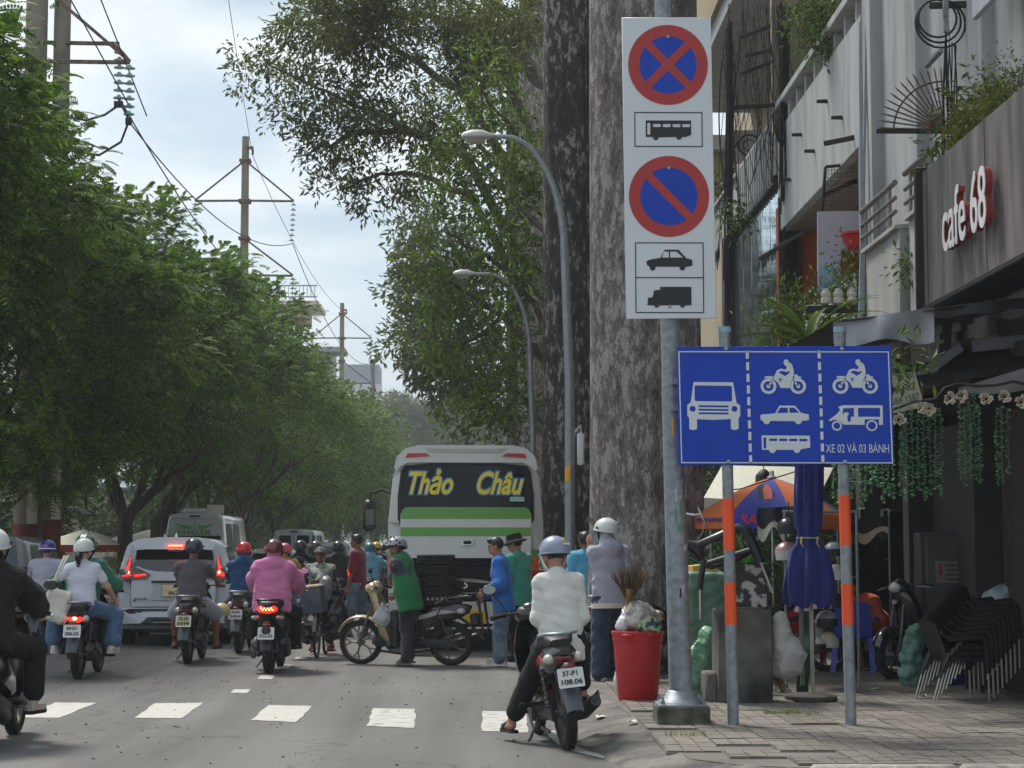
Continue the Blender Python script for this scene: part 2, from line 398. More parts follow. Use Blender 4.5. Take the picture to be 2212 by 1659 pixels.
def plates(name, base, pale, dark, k=.5):
 m = mat(name, base, .92, bump=.0)
 t = m.node_tree; n = t.nodes; l = t.links.new; p = n['Principled BSDF']; tcn = [x for x in n if x.type == 'TEX_COORD'][0]
 mp_ = n.new('ShaderNodeMapping'); mp_.inputs['Scale'].default_value = (1.15, 1.15, .45); l(tcn.outputs['Object'], mp_.inputs[0])
 nz = n.new('ShaderNodeTexNoise'); nz.inputs['Scale'].default_value = 8; nz.inputs['Detail'].default_value = 8; nz.inputs['Roughness'].default_value = .72; l(mp_.outputs[0], nz.inputs[0])
 r = n.new('ShaderNodeValToRGB'); e = r.color_ramp.elements
 e[0].position = k - .06; e[0].color = (*lin(dark), 1); e[1].position = k - .015; e[1].color = (*lin(base), 1)
 x = e.new(k + .05); x.color = (*lin([v * .86 for v in base]), 1); x = e.new(k + .075); x.color = (*lin(pale), 1)
 l(nz.outputs[0], r.inputs[0])
 n5 = n.new('ShaderNodeTexNoise'); n5.inputs['Scale'].default_value = 1.3; n5.inputs['Detail'].default_value = 3; l(tcn.outputs['Object'], n5.inputs[0])
 sh = n.new('ShaderNodeMath'); sh.operation = 'MULTIPLY_ADD'; sh.inputs[1].default_value = .34; sh.inputs[2].default_value = -.17; ad0 = n.new('ShaderNodeMath'); ad0.operation = 'ADD'; l(n5.outputs[0], sh.inputs[0]); l(nz.outputs[0], ad0.inputs[0]); l(sh.outputs[0], ad0.inputs[1]); l(ad0.outputs[0], r.inputs[0])
 vo = n.new('ShaderNodeTexVoronoi'); vo.feature = 'DISTANCE_TO_EDGE'; vo.inputs['Scale'].default_value = 7; wv = n.new('ShaderNodeMixRGB'); wv.inputs[0].default_value = .16; l(mp_.outputs[0], wv.inputs[1]); l(nz.outputs['Color'], wv.inputs[2]); l(wv.outputs[0], vo.inputs['Vector'])
 rv = n.new('ShaderNodeValToRGB'); rv.color_ramp.elements[0].position = .0; rv.color_ramp.elements[1].position = .05; rv.color_ramp.elements[0].color = (.42, .4, .38, 1); l(vo.outputs['Distance'], rv.inputs[0])
 mv = n.new('ShaderNodeMixRGB'); mv.blend_type = 'MULTIPLY'; mv.inputs[0].default_value = .8; l(r.outputs[0], mv.inputs[1]); l(rv.outputs[0], mv.inputs[2])
 n4 = n.new('ShaderNodeTexNoise'); n4.inputs['Scale'].default_value = 55; n4.inputs['Detail'].default_value = 4; l(mp_.outputs[0], n4.inputs[0])
 r4 = n.new('ShaderNodeValToRGB'); r4.color_ramp.elements[0].color = (.62, .6, .58, 1); r4.color_ramp.elements[1].color = (1.12, 1.12, 1.12, 1); r4.color_ramp.elements[0].position = .3; r4.color_ramp.elements[1].position = .7
 mu = n.new('ShaderNodeMixRGB'); mu.blend_type = 'MULTIPLY'; mu.inputs[0].default_value = 1; l(n4.outputs[0], r4.inputs[0]); l(mv.outputs[0], mu.inputs[1]); l(r4.outputs[0], mu.inputs[2])
 l(mu.outputs[0], p.inputs['Base Color'])
 bp = n.new('ShaderNodeBump'); bp.inputs['Strength'].default_value = .9; bp.inputs['Distance'].default_value = .03; ad = n.new('ShaderNodeMath'); ad.operation = 'ADD'
 s4 = n.new('ShaderNodeMath'); s4.operation = 'MULTIPLY'; s4.inputs[1].default_value = .3; l(n4.outputs[0], s4.inputs[0]); l(nz.outputs[0], ad.inputs[0]); l(s4.outputs[0], ad.inputs[1])
 l(ad.outputs[0], bp.inputs['Height']); l(bp.outputs[0], p.inputs['Normal']); return m
M_trunk = plates('flaking_grey_bark', (124, 116, 111), (160, 154, 150), (88, 80, 75), .47)
M_trunk_d = plates('dark_flaking_bark', (70, 63, 58), (150, 144, 140), (40, 36, 33), .5)
M_trunk_p = plates('pale_flaking_bark', (140, 132, 124), (172, 166, 158), (86, 78, 72), .47)
# ================================================================== ground, road, pavements
def sheet(name, poly, z, m, label=None):
 b = MB(); b.add([(x, y, z) for x, y in poly], [tuple(range(len(poly)))]); return tag(b.build(name, m, smooth=0), kind='structure')
M_soil = mat('dusty_soil', (112, 100, 84), .95, var=.2, scale=1.5, bump=.5, bscale=20)
sheet('ground', [(-900, -80), (900, -80), (900, 1500), (-900, 1500)], -.05, M_soil)
sheet('road', [(-70, -40), (70, -40), (70, 12.2), (2.2, 12.2), (1.62, 12.7), (1.45, 14), (1.2, 420), (-9.7, 420), (-9.7, 13.5), (-10.7, 12.2), (-70, 12.2)], 0, M_road)
b = MB(); b.box((-21.8, 216, .03), (24, 408, .18), bev=.02); tag(b.build('left_pavement', mat('left_paving', (128, 120, 110), .9, var=.2, scale=2.2, bump=.4, bscale=12)), kind='structure')
b = MB()
for i in range(90): b.box((-9.73, 14 + i * 1.02, .035), (.14, 1.0, .19), (0, 0, random.uniform(-.006, .006)), bev=.015)
tag(b.build('left_kerb', M_kerb), kind='structure')
PE = [(.86, 40), (.9, 28), (.96, 22), (1.12, 19.5), (1.24, 16.3), (1.26, 14.8), (1.32, 13.7), (1.4, 12.85), (1.7, 12.46), (2.1, 12.32), (9, 12.3)]
b = MB(); top = PE + [(40, 12.3), (40, 400), (.86, 400)]
b.prism(top, .16, z0=-.06)
M_slab = mat('pavement_bed', (96, 91, 85), .92, col2=(118, 112, 104), scale=1.7, thr=(.3, .7), bump=.5, bscale=14)
pav = tag(b.build('right_pavement', M_slab), kind='structure')
b = MB()
outer = [(.68, 60), (.7, 28), (.74, 22), (.8, 19.5), (.76, 16.3), (.74, 14.8), (.85, 13.7), (1.05, 12.75), (1.5, 12.15), (2.05, 12.12), (2.1, 12.1)]
def edge_pt(L_, t):
 L2 = L_; k = t * (len(L2) - 1); i = min(int(k), len(L2) - 2); f = k - i
 return (L2[i][0] + (L2[i + 1][0] - L2[i][0]) * f, L2[i][1] + (L2[i + 1][1] - L2[i][1]) * f)
inn = [(.86, 60)] + PE[1:10] + [(2.12, 12.31)]
def ramp(u, v):
 o = edge_pt(outer, v); i = edge_pt(inn, v); x = o[0] + (i[0] + .03 - o[0]) * u; y = o[1] + (i[1] - o[1]) * u
 n_ = noise.fractal(Vector((x * 5, y * 2.2, .3)), 1.0, 2.0, 6) * .03 * (1 - abs(2 * u - 1) * .6) + noise.fractal(Vector((x * 18, y * 9, 2.3)), 1.0, 2.0, 3) * .008
 return (x, y, -.012 + .125 * (u ** .62) * (1 - .1 * u) + n_ * (0.25 if u in (0, 1) else 1))
b.grid(ramp, 14, 260); tag(b.build('pavement_ramp', M_ramp, smooth=60), kind='structure')
b = MB()
for i in range(7): b.box((2.6 + i * .98, 12.2, .035), (.96, .16, .19), (0, 0, random.uniform(-.01, .01)), bev=.025)
tag(b.build('right_kerb', M_kerb), kind='structure')
M_tile = mat('paving_tile', (130, 123, 114), .9, col2=(104, 98, 90), scale=7, thr=(.3, .75), bump=.35, bscale=70, detail=7)
nt_ = M_tile.node_tree; oi = nt_.nodes.new('ShaderNodeObjectInfo'); hs = nt_.nodes.new('ShaderNodeHueSaturation'); mr = nt_.nodes.new('ShaderNodeMapRange')
mr.inputs[3].default_value = .74; mr.inputs[4].default_value = 1.16; nt_.links.new(oi.outputs['Random'], mr.inputs[0]); nt_.links.new(mr.outputs[0], hs.inputs['Value'])
nt_.links.new([x for x in nt_.nodes if x.type == 'VALTORGB'][0].outputs[0], hs.inputs['Color']); nt_.links.new(hs.outputs[0], nt_.nodes['Principled BSDF'].inputs['Base Color'])
def tile_mesh(k):
 b = MB(); s = .394; rs = random.Random(k)
 b.box((0, 0, -.012), (s, s, .02))
 for r in range(3):
  y0 = -s / 2 + r * s / 3; off = .03 * (r % 2)
  for c in range(3):
   x0 = -s / 2 + c * s / 3; w = s / 3 - .007
   pts = [(x0 + .003, y0 + .003), (x0 + w * .35, y0 + .012), (x0 + w * .65, y0 + .0), (x0 + w, y0 + .004), (x0 + w + (.012 if c < 2 else 0), y0 + s / 6), (x0 + w, y0 + s / 3 - .004), (x0 + .003, y0 + s / 3 - .004), (x0 + (.012 if c else .003), y0 + s / 6)]
   b.prism(pts, .006, z0=rs.uniform(-.002, .0015))
 return b.mesh('tile', M_tile, smooth=0)
TM = [tile_mesh(k) for k in range(4)]
for i in range(11):
 for j in range(25):
  x = 1.47 + i * .4 + (j % 2) * 0; y = 12.6 + j * .4
  lim = 1.24 + .2
  if y < 12.75 and x < 1.9: continue
  if y < 13.2 and x < 1.5: continue
  if i > 9 and j < 6 and False: continue
  k = (x + y); rs = random.Random(i * 97 + j)
  if (i, j) in ((1, 2), (0, 5), (3, 6), (2, 1), (0, 9), (4, 12)): continue
  o = inst('tile', TM[rs.randrange(4)], pav, (x, y, .112 + rs.uniform(-.004, .004)), (rs.uniform(-.012, .012), rs.uniform(-.012, .012), rs.choice((0, pi / 2, pi, -pi / 2)) + rs.uniform(-.012, .012)))
def paint(name, pts, m=M_white, z=.004):
 b = MB(); n_ = len(pts); P = [gnd(x, y, z) for x, y in pts]
 out = []
 for i in range(n_):
  a, c = P[i], P[(i + 1) % n_]
  for k in range(6):
   q = a.lerp(c, k / 6); w_ = .012 if k else 0
   out.append((q.x + random.uniform(-w_, w_), q.y + random.uniform(-w_, w_) * 2, z))
 b.add(out, [tuple(range(len(out)))]); return tag(b.build(name, m, smooth=0), kind='structure')
for p in ([(119, 1517), (209, 1518), (128, 1550), (40, 1549)], [(335, 1519), (438, 1518), (391, 1551.6), (290, 1550)], [(580, 1523), (673, 1525), (641.6, 1559.8), (541.5, 1555)], [(-98, 1515), (-5, 1516), (-100, 1549), (-195, 1548)]):
 paint('crosswalk_stripe', p)
for p in ([(807, 1529.4), (897, 1531), (894, 1572), (791, 1567.5)], [(1043, 1535.6), (1134, 1537), (1140, 1582), (1042, 1579)]): paint('crosswalk_stripe', p, M_paint_b)
for p in ([(507, 1489), (543, 1489), (532, 1497), (498, 1496)], [(563, 1459), (593, 1459), (586, 1467), (555, 1466)], [(607, 1436), (631, 1436), (625, 1444), (600, 1444)], [(640, 1419), (664, 1419), (658, 1424), (634, 1424)], [(672, 1404), (694, 1404), (690, 1408), (666, 1408)]):
 paint('lane_dash', p)
pts = [gnd(x, y, .004) for x, y in ((1192, 1578), (1200, 1590), (1218, 1606), (1252, 1622), (1330, 1640), (1440, 1657), (1600, 1676), (1900, 1700))]
b = MB(); vs = []
for i, p in enumerate(pts):
 d = (pts[min(i + 1, len(pts) - 1)] - pts[max(i - 1, 0)]).normalized(); n_ = Vector((-d.y, d.x, 0)); w = .055
 vs += [p + n_ * w, p - n_ * w]
b.add(vs, [(2 * i, 2 * i + 1, 2 * i + 3, 2 * i + 2) for i in range(len(pts) - 1)]); tag(b.build('edge_line', M_paint_b, smooth=0), kind='structure')
b = MB(); rs = random.Random(5)
for i in range(260):
 x = rs.uniform(-5.5, 1.3); y = rs.uniform(12.5, 24); s = rs.uniform(.006, .018)
 b.box((x, y, s * .3), (s, s * rs.uniform(.6, 2), s * .6), (rs.uniform(-.3, .3), 0, rs.uniform(0, 3)))
tag(b.build('road_grit', mat('grit', (150, 142, 130), .9, col2=(84, 74, 60), scale=3)), kind='stuff')
b = MB(); b.box((0, 290, 24), (760, 600, 52)); hz = b.build('haze', [], smooth=0)
hm = bpy.data.materials.new('haze'); hm.use_nodes = True; n = hm.node_tree.nodes; n.remove(n['Principled BSDF']); pv = n.new('ShaderNodeVolumePrincipled')
pv.inputs['Color'].default_value = (.88, .94, 1, 1); pv.inputs['Density'].default_value = .0007; pv.inputs['Anisotropy'].default_value = .2
hm.node_tree.links.new(pv.outputs[0], n['Material Output'].inputs['Volume']); hz.data.materials.append(hm); tag(hz, kind='stuff')
# ================================================================== foliage generators (numpy)
def fronds(P, Dv, Lg, n, lw, ll, rs, droop=.35):
 """P (k,3) bases, Dv (k,3) unit directions, Lg (k,) lengths -> quads of paired leaflets"""
 k = len(P); up = np.array([0, 0, 1.]); S = np.cross(Dv, up); S /= np.linalg.norm(S, axis=1, keepdims=True) + 1e-6
 roll = rs.uniform(-.6, .6, k); U = np.cross(S, Dv); S = S * np.cos(roll)[:, None] + U * np.sin(roll)[:, None]
 t = (np.arange(n) + .6) / n; V_ = []
 for ti in t:
  base = P + Dv * (Lg * ti)[:, None]; base[:, 2] -= droop * Lg * ti * ti
  for sgn in (-1, 1):
   l_ = ll * Lg * (1 - .55 * abs(ti - .45)) * rs.uniform(.8, 1.15, k); w_ = lw * Lg
   out = S * sgn + Dv * .35; tip = base + out * l_[:, None]; tip[:, 2] -= .25 * l_
   a = base - Dv * (w_ / 2)[:, None] if np.ndim(w_) else base - Dv * w_ / 2
   c = base + Dv * (w_ / 2)[:, None]
   V_.append(np.stack([a, c, tip + Dv * (w_ * .35)[:, None], tip - Dv * (w_ * .35)[:, None]], 1))
 V_ = np.concatenate(V_); return V_.reshape(-1, 3), np.arange(len(V_) * 4).reshape(-1, 4)
def leaves(P, Dv, size, rs, wid=.36, fold=.25):
 k = len(P); up = np.array([0, 0, 1.]); S = np.cross(Dv, up + rs.normal(size=(k, 3)) * .5); S /= np.linalg.norm(S, axis=1, keepdims=True) + 1e-6
 U = np.cross(S, Dv); sz = size * rs.uniform(.65, 1.25, k)[:, None]
 a = P; m = P + Dv * sz * .5 - U * sz * fold * .35; b_ = P + Dv * sz
 l_ = m + S * sz * wid * .5 + U * sz * fold * .5; r_ = m - S * sz * wid * .5 + U * sz * fold * .5
 V_ = np.stack([a, r_, b_, m, a, m, b_, l_], 1).reshape(-1, 3); i = np.arange(k)[:, None] * 8
 F = np.concatenate([i + np.array([[0, 1, 2, 3]]), i + np.array([[4, 5, 6, 7]])]); return V_, F
def unit(v): return v / (np.linalg.norm(v, axis=-1, keepdims=True) + 1e-9)
M_leafL = leafmat('feathery_leaf', (26, 50, 14), (70, 102, 32), (126, 154, 50), .36, .7)  # strong dark-to-bright tone noise stands in for lit tips and shaded clumps
M_leafR = leafmat('broad_leaf', (58, 70, 34), (90, 102, 50), (140, 148, 78), .38, .38)
M_leafB = leafmat('fresh_broad_leaf', (54, 78, 30), (90, 118, 44), (142, 164, 66), .4, .36)
M_leafF = leafmat('far_leaf', (80, 96, 56), (106, 120, 72), (130, 142, 88), .3)  # lightened leaf tones, part of the distance haze is put into the colour
M_leafP = leafmat('pot_plant_leaf', (48, 74, 32), (78, 104, 44), (128, 146, 62), .35)
M_leafD = leafmat('vine_leaf', (84, 132, 98), (110, 160, 118), (158, 196, 150), .25)
# ---- left street trees
def crown_l(seed, nf, n_leaf, R=3.3, H=7.2):
 rs = np.random.RandomState(seed); C = []
 while len(C) < 92:
  p = rs.uniform(-1, 1, 3); r = np.linalg.norm(p)
  if .45 < r < 1 and p[2] > -.9: C.append(p * np.array([R, R, H / 2]))
 C = np.array(C); ci = rs.randint(0, len(C), nf); out = unit(C[ci] * np.array([1, 1, .55]) + rs.normal(size=(nf, 3)) * .9)
 Dv = unit(out * np.array([1, 1, .45]) + rs.normal(size=(nf, 3)) * .55 + np.array([0, 0, .08]))
 P = C[ci] + Dv * rs.uniform(.05, .75, nf)[:, None] + rs.normal(size=(nf, 3)) * np.array([.27, .27, .15])
 Lg = rs.uniform(.22, .42, nf); v, f = fronds(P, Dv, Lg, n_leaf, .115 if n_leaf > 5 else .15, .3, rs)
 return npmesh('crown', v, f, M_leafL)
CR_near = [crown_l(s, 8200, 7) for s in (1, 2)]
CR_far = [crown_l(s, 5600, 5) for s in (3, 4)]
def trunk_l(seed):
 rs = random.Random(seed); b = MB(); lean = rs.uniform(-.25, .25); fork = rs.uniform(1.7, 2.6)
 base = [Vector((0, 0, -.1)), Vector((lean * .3, 0, .5)), Vector((lean * .8 + rs.uniform(-.1, .1), rs.uniform(-.1, .1), 1.3)), Vector((lean * 1.2, 0, fork))]
 b.tube(base, [.34, .25, .215, .23], 10)
 for i in range(rs.randint(5, 7)):
  a = rs.uniform(0, 2 * pi); p = base[-1] - Vector((0, 0, rs.uniform(0, .5))); path = [p]; d = Vector((cos(a) * .75, sin(a) * .75, 1)).normalized(); r = rs.uniform(.07, .13); rr = [r * 1.2]
  for k in range(6):
   d = (d + Vector((rs.uniform(-.45, .45), rs.uniform(-.45, .45), rs.uniform(-.1, .45)))).normalized(); p = p + d * rs.uniform(.55, .85); path.append(p); r *= .86; rr.append(r)
   if k in (1, 2, 3, 4):
    for _ in range(2):
     q = p.copy(); dd = (d + Vector((rs.uniform(-.9, .9), rs.uniform(-.9, .9), rs.uniform(0, .5)))).normalized(); pp = [q]
     for _k in range(4): dd = (dd + Vector((rs.uniform(-.4, .4), rs.uniform(-.4, .4), rs.uniform(-.05, .4)))).normalized(); q = q + dd * .55; pp.append(q)
     b.tube(pp, [r * .55, r * .45, r * .36, r * .28, .012], 6)
  b.tube(path, rr, 8)
 v = []
 return b.mesh('trunk', M_bark_l)
TRK = [trunk_l(s) for s in (11, 12, 13, 14)]
rs = random.Random(3)
LT = [(-10.0, 28.5, 11.9, 1.0, 'nearest street tree, cut by the left edge of the photo'), (-10.5, 33.5, 12.3, 1.08, 'dense feathery tree in front of the twin concrete poles'), (-9.6, 38.5, 10.2, 1.0, 'feathery tree leaning over the road just past the twin poles'),
 (-9.9, 45, 10.6, 1.02, 'gnarled feathery tree behind the silver car'), (-9.4, 52, 11.0, 1.0, 'feathery tree rising behind the white minivan'), (-9.7, 59, 10.6, 1.03, 'feathery tree between the minivan and the middle pole'),
 (-9.3, 67, 11.6, 1.0, 'feathery tree hiding the foot of the middle pole'), (-9.2, 76, 11.8, 1.05, 'tall dark feathery tree around the middle pole'), (-9.0, 86, 11.0, 1.05, 'feathery tree beyond the middle pole, above the grey van'),
 (-8.6, 97, 10.6, 1.05, 'feathery tree below the balcony building'), (-8.2, 109, 10.4, 1.05, 'bright feathery tree before the third pole'), (-7.8, 122, 10.9, 1.05, 'sunlit yellow green tree left of the bus roof'), (-7.4, 137, 10.3, 1.05, 'light green tree tip left of the bus, farther back'), (-7.2, 154, 9.6, 1.05, 'last small tree of the left row')]
for i, (x, y, h, s, lb) in enumerate(LT):
 t = thing('street_tree', lb, 'tree', (x - .7, y, .12), rs.uniform(0, 6), 'feathery trees along the left pavement')
 inst('trunk', TRK[i % 4], t, (0, 0, 0), (0, 0, rs.uniform(0, 6)))
 me = CR_near[i % 2] if i < 6 else CR_far[i % 2]
 zc = h - 3.75 * s
 inst('crown', me, t, (0, 0, zc), (0, 0, rs.uniform(0, 6)), (s, s, s * 1.08))
# ---- broad-leaf trees on the right
def blob_leaves(blobs, per, size, rs, droop=.35):
 P = []; Dv = []
 for (c, r, dens) in blobs:
  k = max(3, int(per * dens * r * r)); tw = []
  q = rs.normal(size=(k, 3)); q = unit(q) * (rs.uniform(.25, 1.08, k) ** .6)[:, None]
  tp = np.array(c) + q * np.array([r, r, r * .72]); m = 9
  base = np.repeat(tp, m, 0); d = unit(np.repeat(unit(q + np.array([0, -.1, .05])), m, 0) * .55 + rs.normal(size=(k * m, 3)) * .7 + np.array([0, 0, -droop]))
  P.append(base + d * rs.uniform(0, .22, k * m)[:, None] + rs.normal(size=(k * m, 3)) * .09); Dv.append(d)
 P = np.concatenate(P); Dv = np.concatenate(Dv); return leaves(P, Dv, size, rs)
def limb(b, pts, r0, r1, rs, n=7):
 P = [Vector(p) for p in pts]; out = []; rr = []
 for i in range(len(P) - 1):
  for k in range(4):
   t = (i * 4 + k) / ((len(P) - 1) * 4); out.append(P[i].lerp(P[i + 1], k / 4) + Vector((rs.uniform(-1, 1), rs.uniform(-1, 1), rs.uniform(-1, 1))) * (.07 if i + k else 0)); rr.append(r0 + (r1 - r0) * t)
 out.append(P[-1]); rr.append(r1); b.tube(out, rr, n)
def big_trunk(x, y, r, h, m, flare, seed, lobes=5, bend=0.0):
 rs = random.Random(seed); ph = [rs.uniform(0, 6) for _ in range(4)]; n = 56; prof = []
 zs = [-.1, .15, .4, .8, 1.3, 2, 3, 4.5, 6, 7.5, 9, 11, 13, 16, 20, h]
 b = MB(); rings = []
 for z in zs:
  k = 1 + flare * math.exp(-max(z, 0) / 1.1) - .003 * z; ring = []
  for i in range(n):
   a = 2 * pi * i / n; lob = .26 * math.exp(-z / 2.6) + .055
   w = 1 + lob * .42 * (abs(cos(lobes * a / 2 + ph[0])) - .5) + .012 * sin(13 * a + ph[1] + z * .3) + .02 * sin(5 * a + ph[2] + z * .2)
   ring.append((r * k * w * cos(a) + bend * z, r * k * w * sin(a), z))
  rings.append(ring)
 b.loft(rings); return b.build('trunk', m, None, smooth=80)
def blobs_px(L_, jit=.5, rs=np.random.RandomState(5)):
 out = []
 for x, y, D, r, d in L_:
  for k in range(3):
   p = at(x, y, D); out.append(((p.x + rs.normal() * r * .3, p.y + rs.normal() * jit, p.z + rs.normal() * r * .25), r * rs.uniform(.62, .95), d))
 return out
rsn = np.random.RandomState(21); rr_ = random.Random(9)
def tall_tree(x, y, r, m, label, seed, flare, crown=None, limbs=(), cm=None, per=60, size=.2, h=24, top=True, bend=0.0):
 t = thing('tall_tree', label, 'tree', (x, y, .1), 0, 'huge straight trees along the right pavement')
 o = big_trunk(x, y, r, h, m, flare, seed, bend=bend); o.parent = t
 for pts, r0, r1 in limbs: b = MB(); limb(b, [Vector(p) - Vector((x, y, .1)) for p in pts], r0, r1, rr_); b.build('branch', M_bark, t)
 bl = list(crown or [])
 if top:  # upper crown and boughs out of view, added to shade pavement and facades
  for k in range(16):
   a = rsn.uniform(0, 6.28); q = rsn.uniform(1.5, 5.5); bl.append(((x + q * cos(a) + .8, y + q * sin(a), rsn.uniform(17, 24)), rsn.uniform(1.4, 2.2), .35))
  for k in range(7):
   a = k * .9; p0 = (x, y, 15 + k * .8); b = MB(); limb(b, [Vector(p0) - Vector((x, y, .1)), Vector((2 * cos(a), 2 * sin(a), 17.5 + k * .6)), Vector((4.5 * cos(a), 4.5 * sin(a), 20 + k * .4))], .16, .04, rr_); b.build('branch', M_bark, t)
 v, f = blob_leaves(bl, per, size, rsn); v = v - np.array([x, y, .1]); me = npmesh('crown', v, f, cm or M_leafR)
 inst('crown', me, t)
 return t
A = [(530, 150, 47, .55, .55), (560, 130, 47, .7, .6), (585, 205, 47, .6, .6), (620, 60, 47, .8, .7), (640, 150, 47, .9, .7), (650, 240, 46, .9, .7), (690, 330, 46, .8, .6), (720, 405, 46, .55, .6), (770, 420, 46, .6, .6), (690, 60, 46, 1.1, 1), (720, 180, 46, 1.1, .9), (740, 290, 46, 1.0, .8),
 (790, 360, 46, .9, .8), (790, 60, 44, 1.2, 1.3), (830, 190, 45, 1.1, .9), (820, 280, 46, 1.0, .9), (860, 390, 46, .7, .7), (880, 40, 44, 1.3, 1.3), (900, 270, 46, 1.1, .9), (930, 380, 46, .8, .8), (950, 60, 46, 1.0, 1), (970, 310, 46, 1.0, .9), (1020, 40, 46, 1.2, 1.2), (1060, 120, 46, 1.2, 1.2), (1000, 180, 46, .8, .8), (740, 20, 44, 1.1, 1.3), (1100, 30, 44, 1.1, 1.1)]
Bb = [(1050, 175, 39, .8, .8), (1100, 240, 39, .9, .9), (1010, 255, 39, .7, .7), (960, 330, 39, .5, .6), (1060, 330, 39, .9, .9), (1130, 360, 38, .7, .8), (990, 410, 39, .8, .8), (1080, 430, 39, .9, .9), (950, 470, 39, .6, .7), (1030, 500, 39, .9, .9), (1120, 520, 38, .7, .8), (960, 560, 39, .7, .8), (1050, 590, 39, .9, .9), (920, 640, 39, .5, .6), (1000, 650, 39, .8, .8), (1110, 640, 38, .8, .9), (950, 700, 39, .6, .7),
 (1060, 710, 39, .8, .9), (1000, 770, 39, .6, .7), (1120, 750, 38, .7, .8), (940, 780, 39, .4, .6), (1070, 810, 39, .7, .9), (1010, 860, 39, .6, .8), (1090, 890, 39, .7, .9), (1030, 940, 39, .6, .9), (1120, 850, 38, .6, .8)]
Cc = [(930, 470, 64, 1.0, .6), (905, 540, 64, 1.1, .7), (960, 520, 64, 1.4, .7), (890, 600, 64, 1.0, .7), (940, 620, 64, 1.5, .8), (900, 680, 66, 1.2, .8), (960, 720, 66, 1.6, .8), (900, 740, 70, 1.0, .7), (1000, 600, 64, 1.8, .8), (1020, 800, 66, 1.8, .8), (980, 860, 66, 1.6, .8), (930, 800, 66, 1.1, .7)]
tall_tree(1.9, 21.9, .655, M_trunk, 'giant pale grey flaking trunk behind the tall no-stopping sign', 4, .1, h=26, bend=0.0)
pB = lambda x, y, D: at(x, y, D)
tall_tree(1.62, 36.5, .5, M_trunk_d, 'dark blackish trunk between the lamp post and the bus, with fresh green side branches', 5, .16, blobs_px(Bb), [([(1.6, 36.5, 6.2), pB(1060, 560, 39), pB(960, 500, 39)], .09, .02), ([(1.6, 36.5, 7.4), pB(1100, 420, 38.5), pB(1010, 380, 39)], .08, .02), ([(1.6, 36.5, 4.8), pB(1060, 665, 39), pB(960, 600, 39)], .1, .02), ([(1.6, 36.5, 5.6), pB(1130, 640, 38), pB(1050, 720, 39), pB(960, 760, 39)], .08, .015), ([(1.6, 36.5, 9), pB(1120, 300, 39), pB(1040, 190, 39)], .08, .02), ([(1.6, 36.5, 3.4), pB(1100, 830, 39), pB(1020, 900, 39)], .06, .02)], M_leafB, 36, .2)
tall_tree(1.55, 60, .5, M_trunk_p, 'slim pale trunk left of the dark one, its long bough reaching over the sky', 6, .12, blobs_px(A), [([(1.4, 59, 13), pB(1010, 215, 50), pB(900, 130, 47), pB(800, 80, 45)], .17, .05), ([(1.3, 59, 10.5), pB(1000, 330, 50), pB(880, 285, 47), pB(760, 290, 46), pB(670, 330, 46)], .17, .03), ([pB(880, 285, 47), pB(790, 230, 46.5), pB(680, 190, 47), pB(580, 140, 47)], .08, .02), ([(1.3, 59, 9.4), pB(1010, 420, 50), pB(920, 385, 47), pB(820, 370, 46), pB(740, 410, 46)], .12, .02), ([(1.5, 58, 14.5), pB(1040, 60, 50), pB(940, 40, 47), pB(760, 20, 46)], .15, .04), ([pB(1170, 180, 56), pB(1110, 100, 52), pB(1060, 20, 48), pB(1040, -60, 48)], .2, .16)], M_leafR, 50, .2)
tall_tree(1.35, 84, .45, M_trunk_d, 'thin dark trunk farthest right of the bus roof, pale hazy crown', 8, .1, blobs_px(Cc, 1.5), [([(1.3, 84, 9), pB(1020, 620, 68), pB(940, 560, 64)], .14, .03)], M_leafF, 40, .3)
# ---- far trees closing the street
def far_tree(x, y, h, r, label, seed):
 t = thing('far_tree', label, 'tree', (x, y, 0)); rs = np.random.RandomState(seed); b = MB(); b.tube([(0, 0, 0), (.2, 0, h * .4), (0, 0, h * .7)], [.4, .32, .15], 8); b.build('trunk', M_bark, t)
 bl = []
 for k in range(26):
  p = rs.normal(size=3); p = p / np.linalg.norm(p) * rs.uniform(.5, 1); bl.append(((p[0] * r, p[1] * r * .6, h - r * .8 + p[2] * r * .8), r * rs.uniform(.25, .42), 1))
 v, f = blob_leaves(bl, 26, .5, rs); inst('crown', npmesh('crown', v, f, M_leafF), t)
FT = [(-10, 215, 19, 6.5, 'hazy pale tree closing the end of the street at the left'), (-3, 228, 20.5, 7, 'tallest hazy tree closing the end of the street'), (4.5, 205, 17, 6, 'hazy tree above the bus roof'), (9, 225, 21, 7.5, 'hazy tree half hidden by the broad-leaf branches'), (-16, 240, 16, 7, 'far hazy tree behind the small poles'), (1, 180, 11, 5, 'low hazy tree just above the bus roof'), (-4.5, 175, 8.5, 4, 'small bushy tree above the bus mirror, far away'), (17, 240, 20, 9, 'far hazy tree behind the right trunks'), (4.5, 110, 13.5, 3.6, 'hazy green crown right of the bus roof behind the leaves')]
for i, a in enumerate(FT): far_tree(*a, 40 + i)
